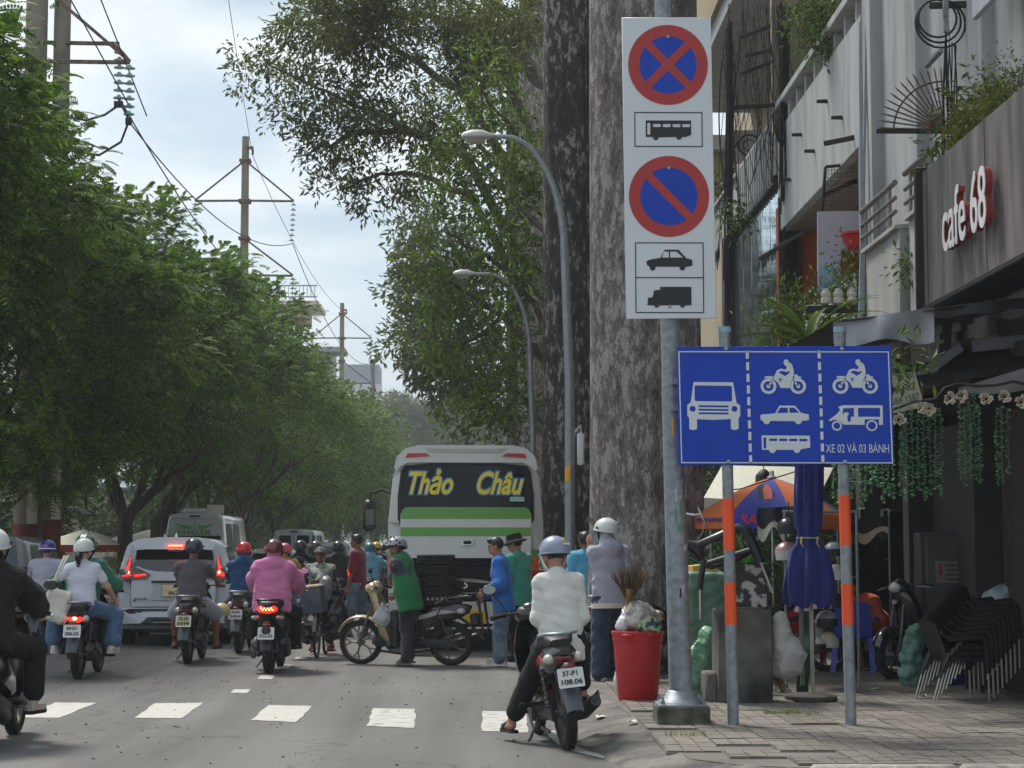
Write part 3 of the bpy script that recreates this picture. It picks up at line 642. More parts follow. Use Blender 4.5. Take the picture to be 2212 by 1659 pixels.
# ---- planting behind the left pavement (park): low shrubs and a palm-like clump seen between trunks
M_leafK = leafmat('park_leaf', (40, 62, 34), (62, 84, 46), (120, 134, 90), .3)
for i, (x, y, h, r) in enumerate(((-17, 50, 4.2, 2.6), (-16, 60, 5, 2.8), (-18, 70, 6, 3.2), (-15.5, 84, 6, 3), (-15, 100, 7, 3.4), (-14, 118, 7, 3.4), (-13.5, 140, 7, 3.5))):
 t = thing('park_shrub', ('dark leafy clump behind the leaning trunks', 'leafy clump behind the silver car', 'tall leafy clump behind the minivan', 'leafy clump behind the middle pole', 'leafy clump behind the grey van', 'leafy clump before the third pole', 'farthest leafy clump behind the left row')[i], 'shrub', (x, y, .1), 0, 'park planting behind the left trees')
 rs_ = np.random.RandomState(60 + i); bl = [((rs_.normal() * r * .45, rs_.normal() * r * .45, h * .55 + rs_.normal() * h * .22), r * .5, 1) for k in range(14)]
 v, f = blob_leaves(bl, 24, .32, rs_); inst('crown', npmesh('crown', v, f, M_leafK), t)
 b = MB(); [b.tube([(rs_.normal() * .2, rs_.normal() * .2, 0), (rs_.normal() * .5, rs_.normal() * .5, h * .6)], [.08, .03], 6) for _ in range(4)]; b.build('stem', M_bark, t)
M_parkwall = mat('pale_park_wall', (196, 190, 178), .8, var=.12, scale=.6)
for (x, y, w, h, lb) in ((-19, 64, 9, 2.6, 'pale low wall glimpsed between the leaning trunks'), (-20, 90, 14, 4, 'pale building wall glimpsed behind the minivan'), (-17.5, 125, 12, 5, 'pale wall glimpsed behind the grey van')):
 t = thing('park_building', lb, 'building', (x, y, .1)); b = MB(); b.box((0, 0, h / 2), (w, 5, h), bev=.03); b.build('wall', M_parkwall, t)
 b = MB(); b.box((0, 0, h + .12), (w + .6, 5.6, .2), bev=.03); b.build('roof', mat('roof_sheet', (120, 128, 132), .6), t)
 for k in range(4): b = MB(); b.box((-w / 2 + (k + .5) * w / 4, -2.52, h * .52), (w / 7, .06, h * .45)); b.build('window', M_dark, t)
# ================================================================== power poles, wires, lamps
M_glassins = mat('insulator_glass', (176, 196, 186), .12, spec=.8, var=.05, trans=.35)
M_band_r = mat('faded_red_paint', (112, 50, 46), .8, var=.2, scale=5)
M_band_w = mat('chalky_white_paint', (206, 202, 194), .85, col2=(168, 162, 154), scale=7, thr=(.45, .75))
M_ink = mat('black_lettering', (24, 24, 26), .7)
M_post_b = mat('blue_flyer', (58, 100, 148), .7, col2=(120, 160, 190), scale=14)
M_post_g = mat('green_flyer', (62, 132, 118), .7, col2=(128, 178, 168), scale=14)
def ins_string(parent, p, n, drop, r=.13, tilt=0):
 m = MB()
 prof = []
 for k in range(n):
  z = -drop * (k + .5) / n; T = TR(p[0] + tilt * (k + .5) / n, p[1], p[2] + z)
  m.lathe([(.02, .06), (.045, .045), (.05, .01), (r, -.012), (r * .98, -.03), (.05, -.02), (.02, -.05)], 10, T)
 return m.build('insulator', M_glassins, parent)
def arm(m, a, b, w=.09):
 a, b = Vector(a), Vector(b); d = b - a; q = d.to_track_quat('X', 'Z').to_matrix().to_4x4()
 m.box((a + b) / 2, (d.length, w * .7, w), q, bev=.008)
PX = -10.4
POLES = [(42, 22, 'nearest'), (78, 18.9, 'middle'), (130, 18.6, 'third'), (150, 16.6, 'fourth'), (176, 15.6, 'farthest')]
PT = {}
for i, (y, h, nm) in enumerate(POLES):
 x = PX + (0.1 * i if i < 3 else 1.2)
 t = thing('power_pole', ['left of the twin concrete power poles, with a rusty red collar', 'concrete power pole rising out of the middle of the tree row', 'concrete power pole with long insulators before the far balcony building', 'concrete power pole in front of the white block', 'low far power pole against the hazy trees'][i], 'power pole', (x, y, .1), 0, 'power poles along the left pavement'); PT[i] = t
 b = MB(); r = .27 if i == 0 else .24
 b.tube([(0, 0, -.3), (0, 0, h * .5), (0, 0, h)], [r, r * .84, r * .62] if i else [r, r * .94, r * .85], 20); b.build('shaft', M_conc, t)
 def side(name, z, w, top, sgn_l=True, dbl=False):
  m = MB()
  for s in ((-1, 1) if sgn_l else (1,)):
   arm(m, (0, -.2, z), (s * w, -.2, z - .02));
   if dbl: arm(m, (0, .2, z + .55), (s * w * .86, .1, z + .5)); arm(m, (s * w, -.2, z), (s * w * .8, .1, z + .52), .08)
   arm(m, (0, -.12, z + top), (s * w, -.2, z), .075)
  m.box((0, 0, z), (r * 2.1, r * 2.1, .16), bev=.02); m.box((0, 0, z + top), (r * 2, r * 2, .14), bev=.02)
  m.build(name, M_rust, t)
 if i == 0:
  side('crossarm', 12.55, 2.2, 1.9, False, True)
  for (a, bb) in ((1.9, .1), (2.2, -.2)): ins_string(t, (a, bb, 12.5 if bb < 0 else 12.95), 7, 1.25)
  b = MB(); b.tube([(2.2, -.2, 11.2), (1.9, .1, 11.75)], .03, 6); b.box((2.2, -.2, 11.15), (.14, .1, .16)); b.box((1.9, .1, 11.62), (.2, .1, .14)); b.build('clamp', M_wire, t)
 else:
  if i < 4: side('crossarm', (16.1 if i < 3 else 12.4), 2.1, 1.75, True)
  if i < 3:
   side('crossarm', 12.9, 2.1, 1.6, i == 2); b = MB(); b.box((.2, -.1, h - .5), (.3, .1, .12)); b.tube([(.32, -.1, h - .55), (.32, -.1, h - .8)], .05, 6); b.build('earth_wire_bracket', M_rust, t)
  zz = 16.05 if i < 3 else 12.3
  for s in (-1, 1):
   if i < 4: ins_string(t, (s * 2.1, -.2, zz), 8, 1.75, .12, -.08 * s)
  if i < 3: ins_string(t, (2.1, -.2, 12.85), 8, 1.6, .14)
  if i == 4: side('crossarm', 12.3, 1.9, 1, True); [ins_string(t, (s * 1.9, -.2, 12.2), 7, 1.5, .14) for s in (-1, 1)]
 if i < 3:
  b = MB(); b.tube([(0, 0, 1.1), (0, 0, 1.95)], r * 1.012, 20, False); b.build('red_band', M_band_r, t)
  b = MB(); b.tube([(0, 0, .2), (0, 0, 1.1)], r * 1.012, 20, False); b.build('white_band', M_band_w, t)
  b = MB()
  rr0 = r * 1.014
  zt = 4.3 if i == 0 else 3.7
  b.grid(lambda u, v: (rr0 * sin(radians(18 + 62 * u)), -rr0 * cos(radians(18 + 62 * u)), 1.96 + (zt - 1.96) * v), 6, 1); b.build('white_strip', M_band_w, t)
  text('BT', .24, M_ink, t, (rr0 * sin(radians(34)) + .05, -rr0 * cos(radians(34)) - .03, 3.0), (pi / 2, 0, radians(34)), .004, 'stencil_lettering')
 if i == 0:
  b = MB(); b.tube([(0, 0, 7.3), (0, 0, 8.0)], r * 1.06, 20); b.lathe([(r * 1.0, 7.62), (r * 1.32, 7.64), (r * 1.32, 7.74), (r * 1.0, 7.76)], 20)
  for k in range(12): a = k * pi / 6; b.box((r * 1.2 * cos(a), r * 1.2 * sin(a), 7.56), (.05, .05, .1))
  b.build('flange_collar', M_rust, t)
  for k, (ang, z, m_) in enumerate(((-30, 3.55, M_post_b), (-26, 3.2, M_post_g), (-30, 2.95, M_post_g))):
   b = MB(); b.grid(lambda u, v: (r * 1.02 * sin(radians(ang + 48 * (u - .5))), -r * 1.02 * cos(radians(ang + 48 * (u - .5))), z + .24 * (v - .5) + .02 * u), 4, 1); b.build('flyer', m_, t)
t = thing('power_pole', 'right of the twin concrete power poles, slimmer with a plain shaft', 'power pole', (PX + .52, 42.3, .1), 0, 'power poles along the left pavement')
b = MB(); b.tube([(0, 0, -.3), (0, 0, 10), (0, 0, 22)], [.21, .2, .18], 18); b.build('shaft', M_conc, t)
b = MB(); b.tube([(0, 0, 8.0), (0, 0, 9.0)], .225, 18, False); b.build('collar', mat('blackened_steel', (44, 34, 33), .9), t)
b = MB(); b.tube([(0, 0, 1.1), (0, 0, 2.05)], .214, 18, False); b.build('red_band', M_band_r, t)
b = MB(); b.tube([(0, 0, .2), (0, 0, 1.1)], .214, 18, False); b.build('white_band', M_band_w, t)
b = MB(); b.grid(lambda u, v: (.215 * sin(radians(8 + 66 * u)), -.215 * cos(radians(8 + 66 * u)), 2.06 + 1.2 * v), 6, 1); b.build('white_strip', M_band_w, t)
text('BT', .22, M_ink, t, (.16, -.2, 2.7), (pi / 2, 0, radians(34)), .004, 'stencil_lettering')
b = MB()
for k in range(9): b.box((-.06, -.2, 2 + k * .9), (.04, .05, .04))
b.build('step_bolt', M_rust, t)['kind'] = 'stuff'
def wire(label, a, c, sag, r=.018, n=22):
 a, c = Vector(a), Vector(c); b = MB(); P = []
 for k in range(n + 1): u = k / n; q = a.lerp(c, u); q.z -= sag * 4 * u * (1 - u); P.append(q)
 b.tube(P, r, 5); o = b.build('power_line', M_wire); tag(o, label, 'power line', 'power lines along the left row'); return o
wire('taut wire from the near crossarm down to the right tip of the middle pole', (PX + 2.2, 42, 11.25), (PX + 2.15, 78, 14.4), 1.0)
wire('low wire dropping from the near insulators into the trees', (PX + 1.95, 42.1, 11.8), (PX + 2.15, 78, 11.3), .9)
wire('wire from the middle pole tip to the third pole tip', (PX + 2.15, 78, 14.4), (PX + 2.2, 130, 14.4), 1.5)
wire('thin earth wire entering at the top of the photo to the middle pole top', (PX + 5.1, 24, 22.0), (PX + .4, 78, 18.2), .7, .012)
wire('thin earth wire from the middle pole top to the third pole top', (PX + .4, 78, 18.2), (PX + .5, 130, 18.0), 1.1, .014)
wire('wire crossing the upper left sky beside the near insulators', (PX - .4, 20, 19.0), (PX + 2.2, 42, 11.6), .1, .016)
wire('second wire crossing the upper left sky', (PX + 1.4, 20, 19.6), (PX + 2.2, 44, 11.9), .1, .016)
wire('wire between the left tips of near and middle poles', (PX - 2, 42, 14.5), (PX - 2.1, 78, 14.3), 1.0)
wire('wire running on beyond the third pole', (PX + 2.2, 130, 14.3), (PX + 2.4, 176, 10.7), 1.5)
b = MB(); q = [(2.2, -.2, 11.15), (2.05, -.3, 10.65), (1.6, -.5, 10.3), (1.0, -.7, 10.35), (.2, -.9, 11.3), (-.2, -1, 12.2)]
b.tube(q, .03, 6); b.tube([(1.9, .1, 11.6), (1.6, 0, 11.35), (1.2, -.1, 11.2), (.8, -.2, 11.25), (.2, -.3, 11.9)], .03, 6); b.build('jumper_cable', M_wire, PT[0])
b = MB(); b.ell((0, 0, 0), (.09, .2, .08), 8, 6); b.ell((0, -.2, .07), (.05, .06, .05), 8, 6); b.prism([(-.03, 0), (.03, 0), (.05, .3), (-.05, .3)], .02, TR(0, .1, 0)); bp_ = b.build('bird', mat('dark_feathers', (40, 38, 38), .8)); bp_.location = at(812, 660, 112); tag(bp_, 'small dark bird perched on the wire near the third pole', 'bird')
def street_lamp(x, y, h, reach, label, box=False):
 t = thing('street_lamp', label, 'street lamp', (x, y, .1), 0, 'curved galvanised street lamps on the right pavement')
 P = [(0, 0, -.2), (0, 0, h * .5), (-.06, 0, h - 1.9)]
 for k in range(1, 11):
  a = k / 10 * pi / 2; P.append((-.06 - .8 * (1 - cos(a)), 0, h - 1.9 + 1.6 * sin(a)))
 P.append((-reach + .35, 0, h - .3))
 n_ = len(P); b = MB(); b.tube(P, [.07, .064, .055] + [.05 - .02 * k / (n_ - 4) for k in range(n_ - 3)], 14); b.build('pole', M_galv, t)
 b = MB(); b.lathe([(.2, -.1), (.2, .04), (.12, .1), (.1, .6)], 16); b.build('base', M_galv2, t)
 def sec(x_, w, hh, zc): return [(x_, w * cos(2 * pi * i / 14), zc + hh * (sin(2 * pi * i / 14) if sin(2 * pi * i / 14) > 0 else .35 * sin(2 * pi * i / 14))) for i in range(14)]
 b = MB(); xs = -reach + .42; b.loft([sec(xs, .05, .04, h - .3), sec(xs - .06, .09, .06, h - .31), sec(xs - .16, .12, .1, h - .31), sec(xs - .3, .12, .1, h - .31), sec(xs - .4, .09, .07, h - .31), sec(xs - .44, .05, .04, h - .31)])
 b.build('lamp_head', mat('grey_lamp_housing', (176, 176, 172), .45, var=.06), t)
 b = MB(); b.box((xs - .25, 0, h - .36), (.26, .16, .05), bev=.03); b.build('diffuser', mat('lamp_glass', (186, 184, 160), .2, trans=.3), t)
 if box:
  b = MB(); b.box((.14, -.05, 2.72), (.09, .12, .42), bev=.02); b.tube([(.07, -.05, 2.95), (.14, -.05, 3.04), (.15, -.05, 2.92)], .012, 5); b.build('control_box', mat('white_plastic_box', (198, 200, 200), .5), t)
  b = MB(); b.grid(lambda u, v: (-.069 * cos(radians(20 + 70 * u)), -.069 * sin(radians(20 + 70 * u)), 2.3 + .2 * v), 4, 1); b.build('sticker', mat('yellow_sticker', (226, 156, 30), .6), t)
 return t
street_lamp(1.1, 24.3, 7.2, 1.42, 'nearer curved street lamp in front of the dark trunk, white box on its shaft', True)
street_lamp(.93, 36.8, 7.2, 1.58, 'second curved street lamp, standing behind the bus')
# ================================================================== road signs
M_sw = mat('reflective_white_sheet', (206, 210, 212), .35, var=.03, scale=2, spec=.5)
M_sr = mat('reflective_red_sheet', (168, 36, 30), .38, var=.05, scale=5)
M_sb = mat('reflective_blue_sheet', (4, 60, 172), .4, var=.08, scale=3, spec=.3)
M_sk = mat('sign_black', (20, 22, 24), .5)
M_alu = mat('aluminium_back', (150, 152, 154), .4, .7)
def bus_poly(x0, x1, y0, y1):
 w = x1 - x0; h = y1 - y0
 return [(x0, y0 + h * .14), (x0 + w * .15, y0 + h * .14)] + [(x0 + w * .22 + .062 * w * cos(a), y0 + h * .12 + .062 * w * sin(a)) for a in [pi + k * pi / 6 for k in range(7)]] + [(x0 + w * .66, y0 + h * .14)] + [(x0 + w * .73 + .062 * w * cos(a), y0 + h * .14 + .062 * w * sin(a)) for a in [pi + k * pi / 6 for k in range(7)]] + [(x1 - w * .12, y0 + h * .14), (x1, y0 + h * .26), (x1, y1), (x0, y1)]
def car_poly(x0, x1, y0, y1, wh=True):
 w = x1 - x0; h = y1 - y0; P = [(0, .3), (.06, .2)]
 P += [(.13 + .068 * cos(a), .2 + .19 * sin(a)) for a in [pi + k * pi / 6 for k in range(7)]]; P += [(.7, .2)]
 P += [(.78 + .068 * cos(a), .2 + .19 * sin(a)) for a in [pi + k * pi / 6 for k in range(7)]]; P += [(.9, .2), (1, .25), (1, .52), (.87, .6), (.7, 1), (.4, 1), (.3, .62), (.06, .52), (0, .46)]
 return [(x0 + w * a, y0 + h * b) for a, b in P]
# ---- tall no-stopping / no-parking board on its galvanised pole (local: x right, z up, y away; panel front at y=-.1)
t = thing('no_stopping_sign', 'tall white board of two red ringed parking signs on a thick galvanised pole', 'road sign', (1.6, 15.3, .1), 0)
b = MB(); b.tube([(0, 0, .16), (-.055, 0, 2.5), (-.14, 0, 8)], [.098, .083, .062], 22); b.build('pole', M_galv2, t, smooth=60)
b = MB(); b.lathe([(.2, .17), (.19, .19), (.14, .22), (.115, .27), (.1, .28)], 24); b.build('base_collar', M_galv, t)
b = MB(); b.box((0, 0, .06), (.43, .43, .2), bev=.012); b.build('concrete_footing', mat('mossy_concrete', (104, 102, 94), .95, col2=(52, 56, 44), scale=7, thr=(.4, .66), bump=.6, bscale=40), t)
b = MB(); b.box((0, 0, .165), (.4, .4, .016), bev=.004); b.build('base_plate', M_galv2, t)
for sx in (-1, 1):
 for sy in (-1, 1):
  b = MB(); b.lathe([(.018, 0), (.018, .03), (.01, .03), (.01, .06)], 8, TR(sx * .165, sy * .165, .172)); b.build('anchor_bolt', M_galv2, t)
ZB = 3.33; PW = .375; b = MB(); b.box((-.08, -.105, ZB + 1.275), (.75, .012, 2.55), (0, radians(-.5), 0), bev=.004)
pn = b.build('panel', M_sw, t)
def pl(name, m, poly, z=-.113, d=.0015, holes=None, par=None):
 b = MB(); T = Matrix(((1, 0, 0, -.08), (0, 0, -1, z), (0, 1.02, 0, ZB), (0, 0, 0, 1)))
 if holes: b.holed(poly, holes, d, T)
 else: b.prism(poly, d, T)
 return b.build(name, m, par or pn, smooth=0)
for k, (cz, cross) in enumerate(((2.1, True), (1.005, False))):
 pl('red_ring', M_sr, circ(0, cz, .335, 56)); pl('blue_disc', M_sb, circ(0, cz, .24, 48), -.1146)
 for sg in ((1, -1) if cross else (-1,)):
  a = radians(45 * sg); w = .034; u = (cos(a), sin(a)); n_ = (-u[1], u[0]); L_ = .245
  pl('red_bar', M_sr, [(sx_ * L_ * u[0] + q * w * n_[0], cz + sx_ * L_ * u[1] + q * w * n_[1]) for sx_, q in ((-1, -1), (1, -1), (1, 1), (-1, 1))], -.1162 - (.0012 if sg == 1 else 0))
 b = MB(); b.lathe([(.0, .006), (.012, .004), (.014, 0)], 12, TR(-.08, -.117, ZB + cz * 1.02 + .24) @ RX90); b.build('rivet', M_alu, pn)
def box_frame(x0, z0, x1, z1, w=.008): pl('black_border', M_sk, rect(x0, z0, x1, z1), holes=[rect(x0 + w, z0 + w, x1 - w, z1 - w)])
box_frame(-.285, 1.415, .285, 1.705); box_frame(-.285, .045, .285, .625); pl('black_border', M_sk, rect(-.277, .331, .277, .339))
bw = .19
pl('bus_symbol', M_sk, bus_poly(-bw, bw, 1.475, 1.635), holes=[rrect(-.178, 1.515, -.152, 1.615, .006)] + [rrect(-.13 + k * .082, 1.58, -.064 + k * .082, 1.606, .006) for k in range(4)])
pl('car_symbol', M_sk, car_poly(-.19, .19, .39, .565), holes=[[(-.065, .5), (-.005, .5), (-.005, .55), (-.045, .55)], [(.005, .5), (.115, .5), (.06, .55), (.005, .55)]])
tw = lambda pts: [(-.19 + .37 * a, .09 + .17 * c) for a, c in pts]
pl('truck_symbol', M_sk, tw([(0, .12), (.16, .1)] + [(.22 + .055 * cos(a), .1 + .11 * sin(a)) for a in [pi + k * pi / 6 for k in range(7)]] + [(.72, .12)] + [(.8 + .055 * cos(a), .1 + .11 * sin(a)) for a in [pi + k * pi / 6 for k in range(7)]] + [(1, .12), (1, 1), (.3, 1), (.3, .86), (.16, .82), (.13, .5), (.02, .46), (.02, .2)]))
b = MB(); b.lathe([(.0, .006), (.012, .004), (.014, 0)], 12, TR(-.08, -.116, ZB + .1) @ RX90); b.build('rivet', M_alu, pn)
for z in (2.78, 2.56): b = MB(); b.tube([(-.04, 0, z), (-.04, 0, z + .06)], .098, 22); b.box((-.04, -.1, z + .03), (.05, .03, .05)); b.build('pole_clamp', M_galv2, t)
b = MB(); b.grid(lambda u, v: (-.04 + .087 * sin(radians(-70 + 60 * u)), -.087 * cos(radians(-70 + 60 * u)), 2.36 + .15 * v), 5, 1); b.build('yellow_sticker', mat('yellow_sticker', (226, 156, 30), .6), t)
M_fly = [mat('torn_flyer_pale', (160, 166, 166), .8, var=.2, scale=30), mat('torn_flyer_dark', (34, 38, 42), .8), mat('torn_flyer_green', (96, 128, 112), .8, var=.2, scale=30)]
rs = random.Random(17)
for k in range(26):
 z = rs.uniform(.7, 2.05); a = rs.uniform(-75, 70); w = rs.uniform(8, 40); hh = rs.uniform(.02, .13); m_ = M_fly[rs.choice((0, 1, 1, 1, 2, 0))]; rad = .0998 - .0065 * z + .0004 * k / 26
 if m_ is M_fly[1]: w *= .3
 b = MB(); b.grid(lambda u, v: (-.016 * z + rad * sin(radians(a + w * (u - .5) * (1 - .3 * v))), -rad * cos(radians(a + w * (u - .5) * (1 - .3 * v))), z + hh * v + .02 * u), 4, 1); b.build('torn_flyer', m_, t, smooth=0)
# ---- blue lane sign on two posts
BZ0, BX0, BW_, BH = 2.215, 1.56, 1.755, .965
t = thing('lane_sign', 'wide blue board with white vehicle symbols for three lanes, on two banded posts', 'road sign', (0, 15.06, 0), 0)
b = MB(); b.box((BX0 + BW_ / 2, -.055, BZ0 + BH / 2), (BW_, .014, BH), (0, radians(-.35), 0), bev=.003); pn = b.build('panel', M_sb, t)
Tb = Matrix.Translation((BX0, -.064, BZ0)) @ Matrix(((1, 0, 0, 0), (0, 0, -1, 0), (0, 1, 0, 0), (0, 0, 0, 1)))
def bs(x, y): return ((x - 60) / 2058 * BW_ , (1215 - y - (x - 60) * .0105 + 0) / 1140 * BH * .985 - .002)
def bp(name, pts, holes=None, m=M_sw, lift=0.0):
 b = MB(); T = Matrix.Translation((0, -lift, 0)) @ Tb
 P = [bs(*q) for q in pts]
 if holes: b.holed(P, [[bs(*q) for q in h] for h in holes], .0015, T)
 else: b.prism(P, .0015, T)
 return b.build(name, m, pn, smooth=0)
bp('white_border', [(68, 105), (2092, 83), (2112, 1182), (88, 1202)], [[(80, 116), (2080, 94), (2100, 1172), (98, 1192)]])
for k in range(10):
 bp('lane_dash', rect(716 + k * 2.3, 92 + k * 114, 744 + k * 2.3, 172 + k * 114)[::-1]); bp('lane_dash', rect(1405 + k * 2.3, 82 + k * 114, 1434 + k * 2.3, 160 + k * 114)[::-1])
bp('truck_front_symbol', [(168, 760), (168, 868), (205, 880), (242, 868), (242, 770), (400, 776), (566, 766), (566, 862), (603, 874), (640, 862), (640, 756), (656, 735), (656, 632), (622, 606), (590, 405), (212, 407), (184, 606), (150, 632), (150, 738)],
[rrect(222, 440, 580, 594, 16)[::-1], circ(202, 670, 29, 18), circ(602, 666, 29, 18)] + [rrect(258, y_, 546, y_ + 19, 8) for y_ in (634, 668, 703)])
def moto(dx, dy):
 q = lambda P: [(x + dx, y + dy) for x, y in P]
 for cx_, cy_ in ((930, 440), (1214, 436)):
  bp('motorcycle_symbol', q(circ(cx_, cy_, 76, 30)), [q(circ(cx_, cy_, 49, 24))]); bp('motorcycle_symbol', q(circ(cx_, cy_, 20, 14)))
 bp('motorcycle_symbol', q([(972, 365), (1020, 300), (1055, 318), (1088, 338), (1116, 322), (1140, 298), (1176, 330), (1180, 352), (1150, 380), (1138, 455), (1046, 455), (1020, 405)]))
 bp('motorcycle_symbol', q([(890, 352), (905, 342), (960, 340), (978, 345), (966, 366), (892, 360)])); bp('motorcycle_symbol', q([(1160, 350), (1190, 320), (1206, 320), (1210, 338), (1240, 342), (1250, 356), (1170, 366)]))
 bp('motorcycle_symbol', q([(958, 384), (972, 394), (938, 440), (924, 432)])); bp('motorcycle_symbol', q([(1168, 388), (1180, 380), (1222, 430), (1208, 440)]))
 bp('motorcycle_symbol', q([(980, 352), (1014, 282), (1050, 266), (1090, 274), (1106, 262), (1112, 222), (1140, 204), (1162, 234), (1174, 290), (1172, 326), (1148, 322), (1128, 284), (1112, 300), (1080, 290), (1046, 290), (1028, 304), (992, 364)]), lift=.0012)
 bp('motorcycle_symbol', q(circ(1102, 205, 25, 18, 31)), lift=.0012); bp('motorcycle_symbol', q([(1094, 226), (1120, 222), (1140, 240), (1108, 258)]), lift=.0024)
 bp('motorcycle_emblem', q([(1030, 362), (1066, 362), (1062, 370), (1046, 374), (1050, 396), (1042, 396), (1032, 372)]), m=M_sb, lift=.003)
moto(0, 0); moto(690, -10)
bp('car_symbol', [(848, 735), (856, 718), (990, 706), (1032, 628), (1182, 628), (1236, 696), (1312, 712), (1314, 768), (1244, 776)] + [(1212 + 33 * cos(a), 776 + 33 * sin(a)) for a in [k * pi / 8 for k in range(9)]] + [(1178, 780), (942, 780)] + [(908 + 33 * cos(a), 780 + 33 * sin(a)) for a in [k * pi / 8 for k in range(9)]] + [(875, 782), (856, 774), (850, 762)],
[[(1010, 702), (1038, 648), (1112, 648), (1112, 700)], [(1128, 648), (1176, 648), (1220, 696), (1128, 699)]])
bp('bus_symbol', [(858, 922), (1320, 920), (1322, 1036), (1228, 1056)] + [(1194 + 32 * cos(a), 1058 + 32 * sin(a)) for a in [k * pi / 8 for k in range(9)]] + [(1160, 1060), (992, 1062)] + [(960 + 32 * cos(a), 1062 + 32 * sin(a)) for a in [k * pi / 8 for k in range(9)]] + [(926, 1064), (860, 1062)],
[rrect(876, 942, 902, 1050, 8)] + [rrect(930 + k * 96, 952, 1008 + k * 96, 976, 7) for k in range(4)])
for cx_, cy_ in ((1580, 820), (1915, 814)): bp('three_wheeler_symbol', circ(cx_, cy_, 48 if cx_ < 1700 else 54, 28), [circ(cx_, cy_, 33 if cx_ < 1700 else 39, 24)])
bp('three_wheeler_symbol', [(1596, 634), (1640, 618), (2022, 614), (2022, 806), (1984, 806), (1984, 752), (1846, 754), (1846, 808), (1646, 808), (1610, 776), (1560, 760), (1516, 776), (1502, 766), (1580, 706), (1614, 664)],
[[(1642, 648), (1746, 644), (1746, 728), (1716, 730), (1714, 778), (1684, 780), (1682, 720), (1698, 706), (1690, 690), (1652, 688), (1650, 706), (1636, 704)], [(1784, 642), (1996, 640), (1998, 728), (1786, 730)]])
text('XE 02 VÀ 03 BÁNH', .098, M_sw, pn, (BX0 + .834 * BW_, -.0645, BZ0 + .125), (pi / 2, 0, 0), .001, width=.515, sx=.6)
for k, (x0, tx) in enumerate(((1.985, 1.955), (2.935, 2.905))):
 b = MB(); P0, P1 = (x0 + .01, 0, .05), (tx, 0, 3.32); b.tube([P0, P1], .046, 18); po = b.build('post', M_galv2, t)
 f = lambda z: x0 + .01 + (tx - x0 - .01) * (z - .05) / 3.27
 for z0, z1 in ((1.52, 1.94), (.92, 1.26)) if k == 0 else ((1.56, 1.97), (.92, 1.25)): b = MB(); b.tube([(f(z0), 0, z0), (f(z1), 0, z1)], .0472, 18, False); b.build('orange_band', mat('orange_reflective_tape', (232, 82, 28), .4, var=.05, spec=.5), po)
 b = MB(); b.lathe([(.052, 0), (.054, .045), (.0, .05)], 18, TR(f(3.3), 0, 3.3)); b.build('post_cap', mat('pale_blue_plastic', (128, 166, 178), .5), po)
 for z in (BZ0 + .02, BZ0 + BH - .02): b = MB(); b.lathe([(0, .012), (.016, .008), (.018, 0)], 12, TR(f(z), -.062, z) @ RX90); b.build('bolt', M_alu, po)
# ================================================================== buildings on the right (facade plane near x = 5)
M_wall = mat('grey_white_render', (140, 143, 143), .85, col2=(168, 171, 172), scale=2.6, thr=(.3, .56), stretch=(1, 1, .22), detail=8, bump=.15, bscale=14)
M_wall2 = mat('streaked_white_render', (164, 166, 162), .88, col2=(138, 138, 132), scale=2.2, thr=(.42, .72), bump=.15, bscale=20, stretch=(1, 1, .18), detail=8)
M_wall3 = mat('cream_render', (176, 166, 144), .85, var=.1, scale=1)
M_orange = mat('orange_render', (186, 92, 42), .8, var=.12, scale=2)
M_dglass = mat('dark_window_glass', (24, 30, 34), .08, var=.2, spec=.7)
M_steel = mat('dark_steel', (46, 42, 42), .6, .3, var=.2)
M_pipe = mat('pipe_grey', (118, 112, 110), .4, .3)
def bx(name, c, d, m, par, rot=None, bev=.01): b = MB(); b.box(c, d, rot, bev); return b.build(name, m, par)
bd = thing('cafe_building', 'grey white building with the cafe sign, planters and pipe railings', 'building', (5, 12, .1)); W0 = Vector((5, 12, .1))
def L3(x, y, z): return (x - 5, y - 12, z - .1)
bx('wall', L3(7.1, 17.7, 9.2), (4.2, 11.3, 11.0), M_wall, bd)
for y0 in (23.15, 20.75, 18.0, 15.2): bx('pilaster', L3(4.94, y0, 9.2), (.16, .5, 11.2), M_wall, bd, bev=.015)
for y0, y1 in ((21.05, 22.9), (19.0, 20.5)):
 p = bx('balcony_wall', L3(4.82, (y0 + y1) / 2, 4.32), (.12, y1 - y0, 1.78), M_wall2, bd)
 bx('coping', L3(4.8, (y0 + y1) / 2, 5.23), (.2, y1 - y0 + .04, .06), M_wall2, p)
 for z in (5.4, 5.56, 5.74):
  b = MB(); b.tube([L3(4.72, y0 - .03, z), L3(4.72, y1 + .02, z)], .035 if z > 5.7 else .026, 10); b.build('rail', M_pipe, bd)
 for k in range(3): b = MB(); yy = y0 + .25 + k * (y1 - y0 - .5) / 2; b.tube([L3(4.72, yy, 5.2), L3(4.72, yy, 5.74)], .02, 8); b.build('baluster', M_pipe, bd)
bx('lower_wall', L3(4.95, 22.4, 3.5), (.1, 2.8, .5), M_wall2, bd)
for (x, y, z, w, h) in ((4.7, 16.6, 7.3, 1.2, 1.5),):
 bx('wall_panel', L3(4.66, y, z), (.06, w, h), mat('pale_lavender_panel', (172, 172, 182), .6), bd)
b = MB(); b.box(L3(4.62, 18.15, 7.9), (.05, .05, 2.4))
for k in range(12): b.box(L3(4.6, 18.12, 6.9 + k * .18), (.03, .02, .09))
b.build('bracket_rail', M_galv2, bd)
for z in (6.5, 7.35): bx('bracket_arm', L3(4.55, 18.4, z), (.06, .6, .05), M_galv2, bd)
C0 = at(2040, 284, 19.6); fg = thing('spiked_guard', 'fan of thin rusty steel spikes fixed across the facade beside the planter', 'security guard', C0)
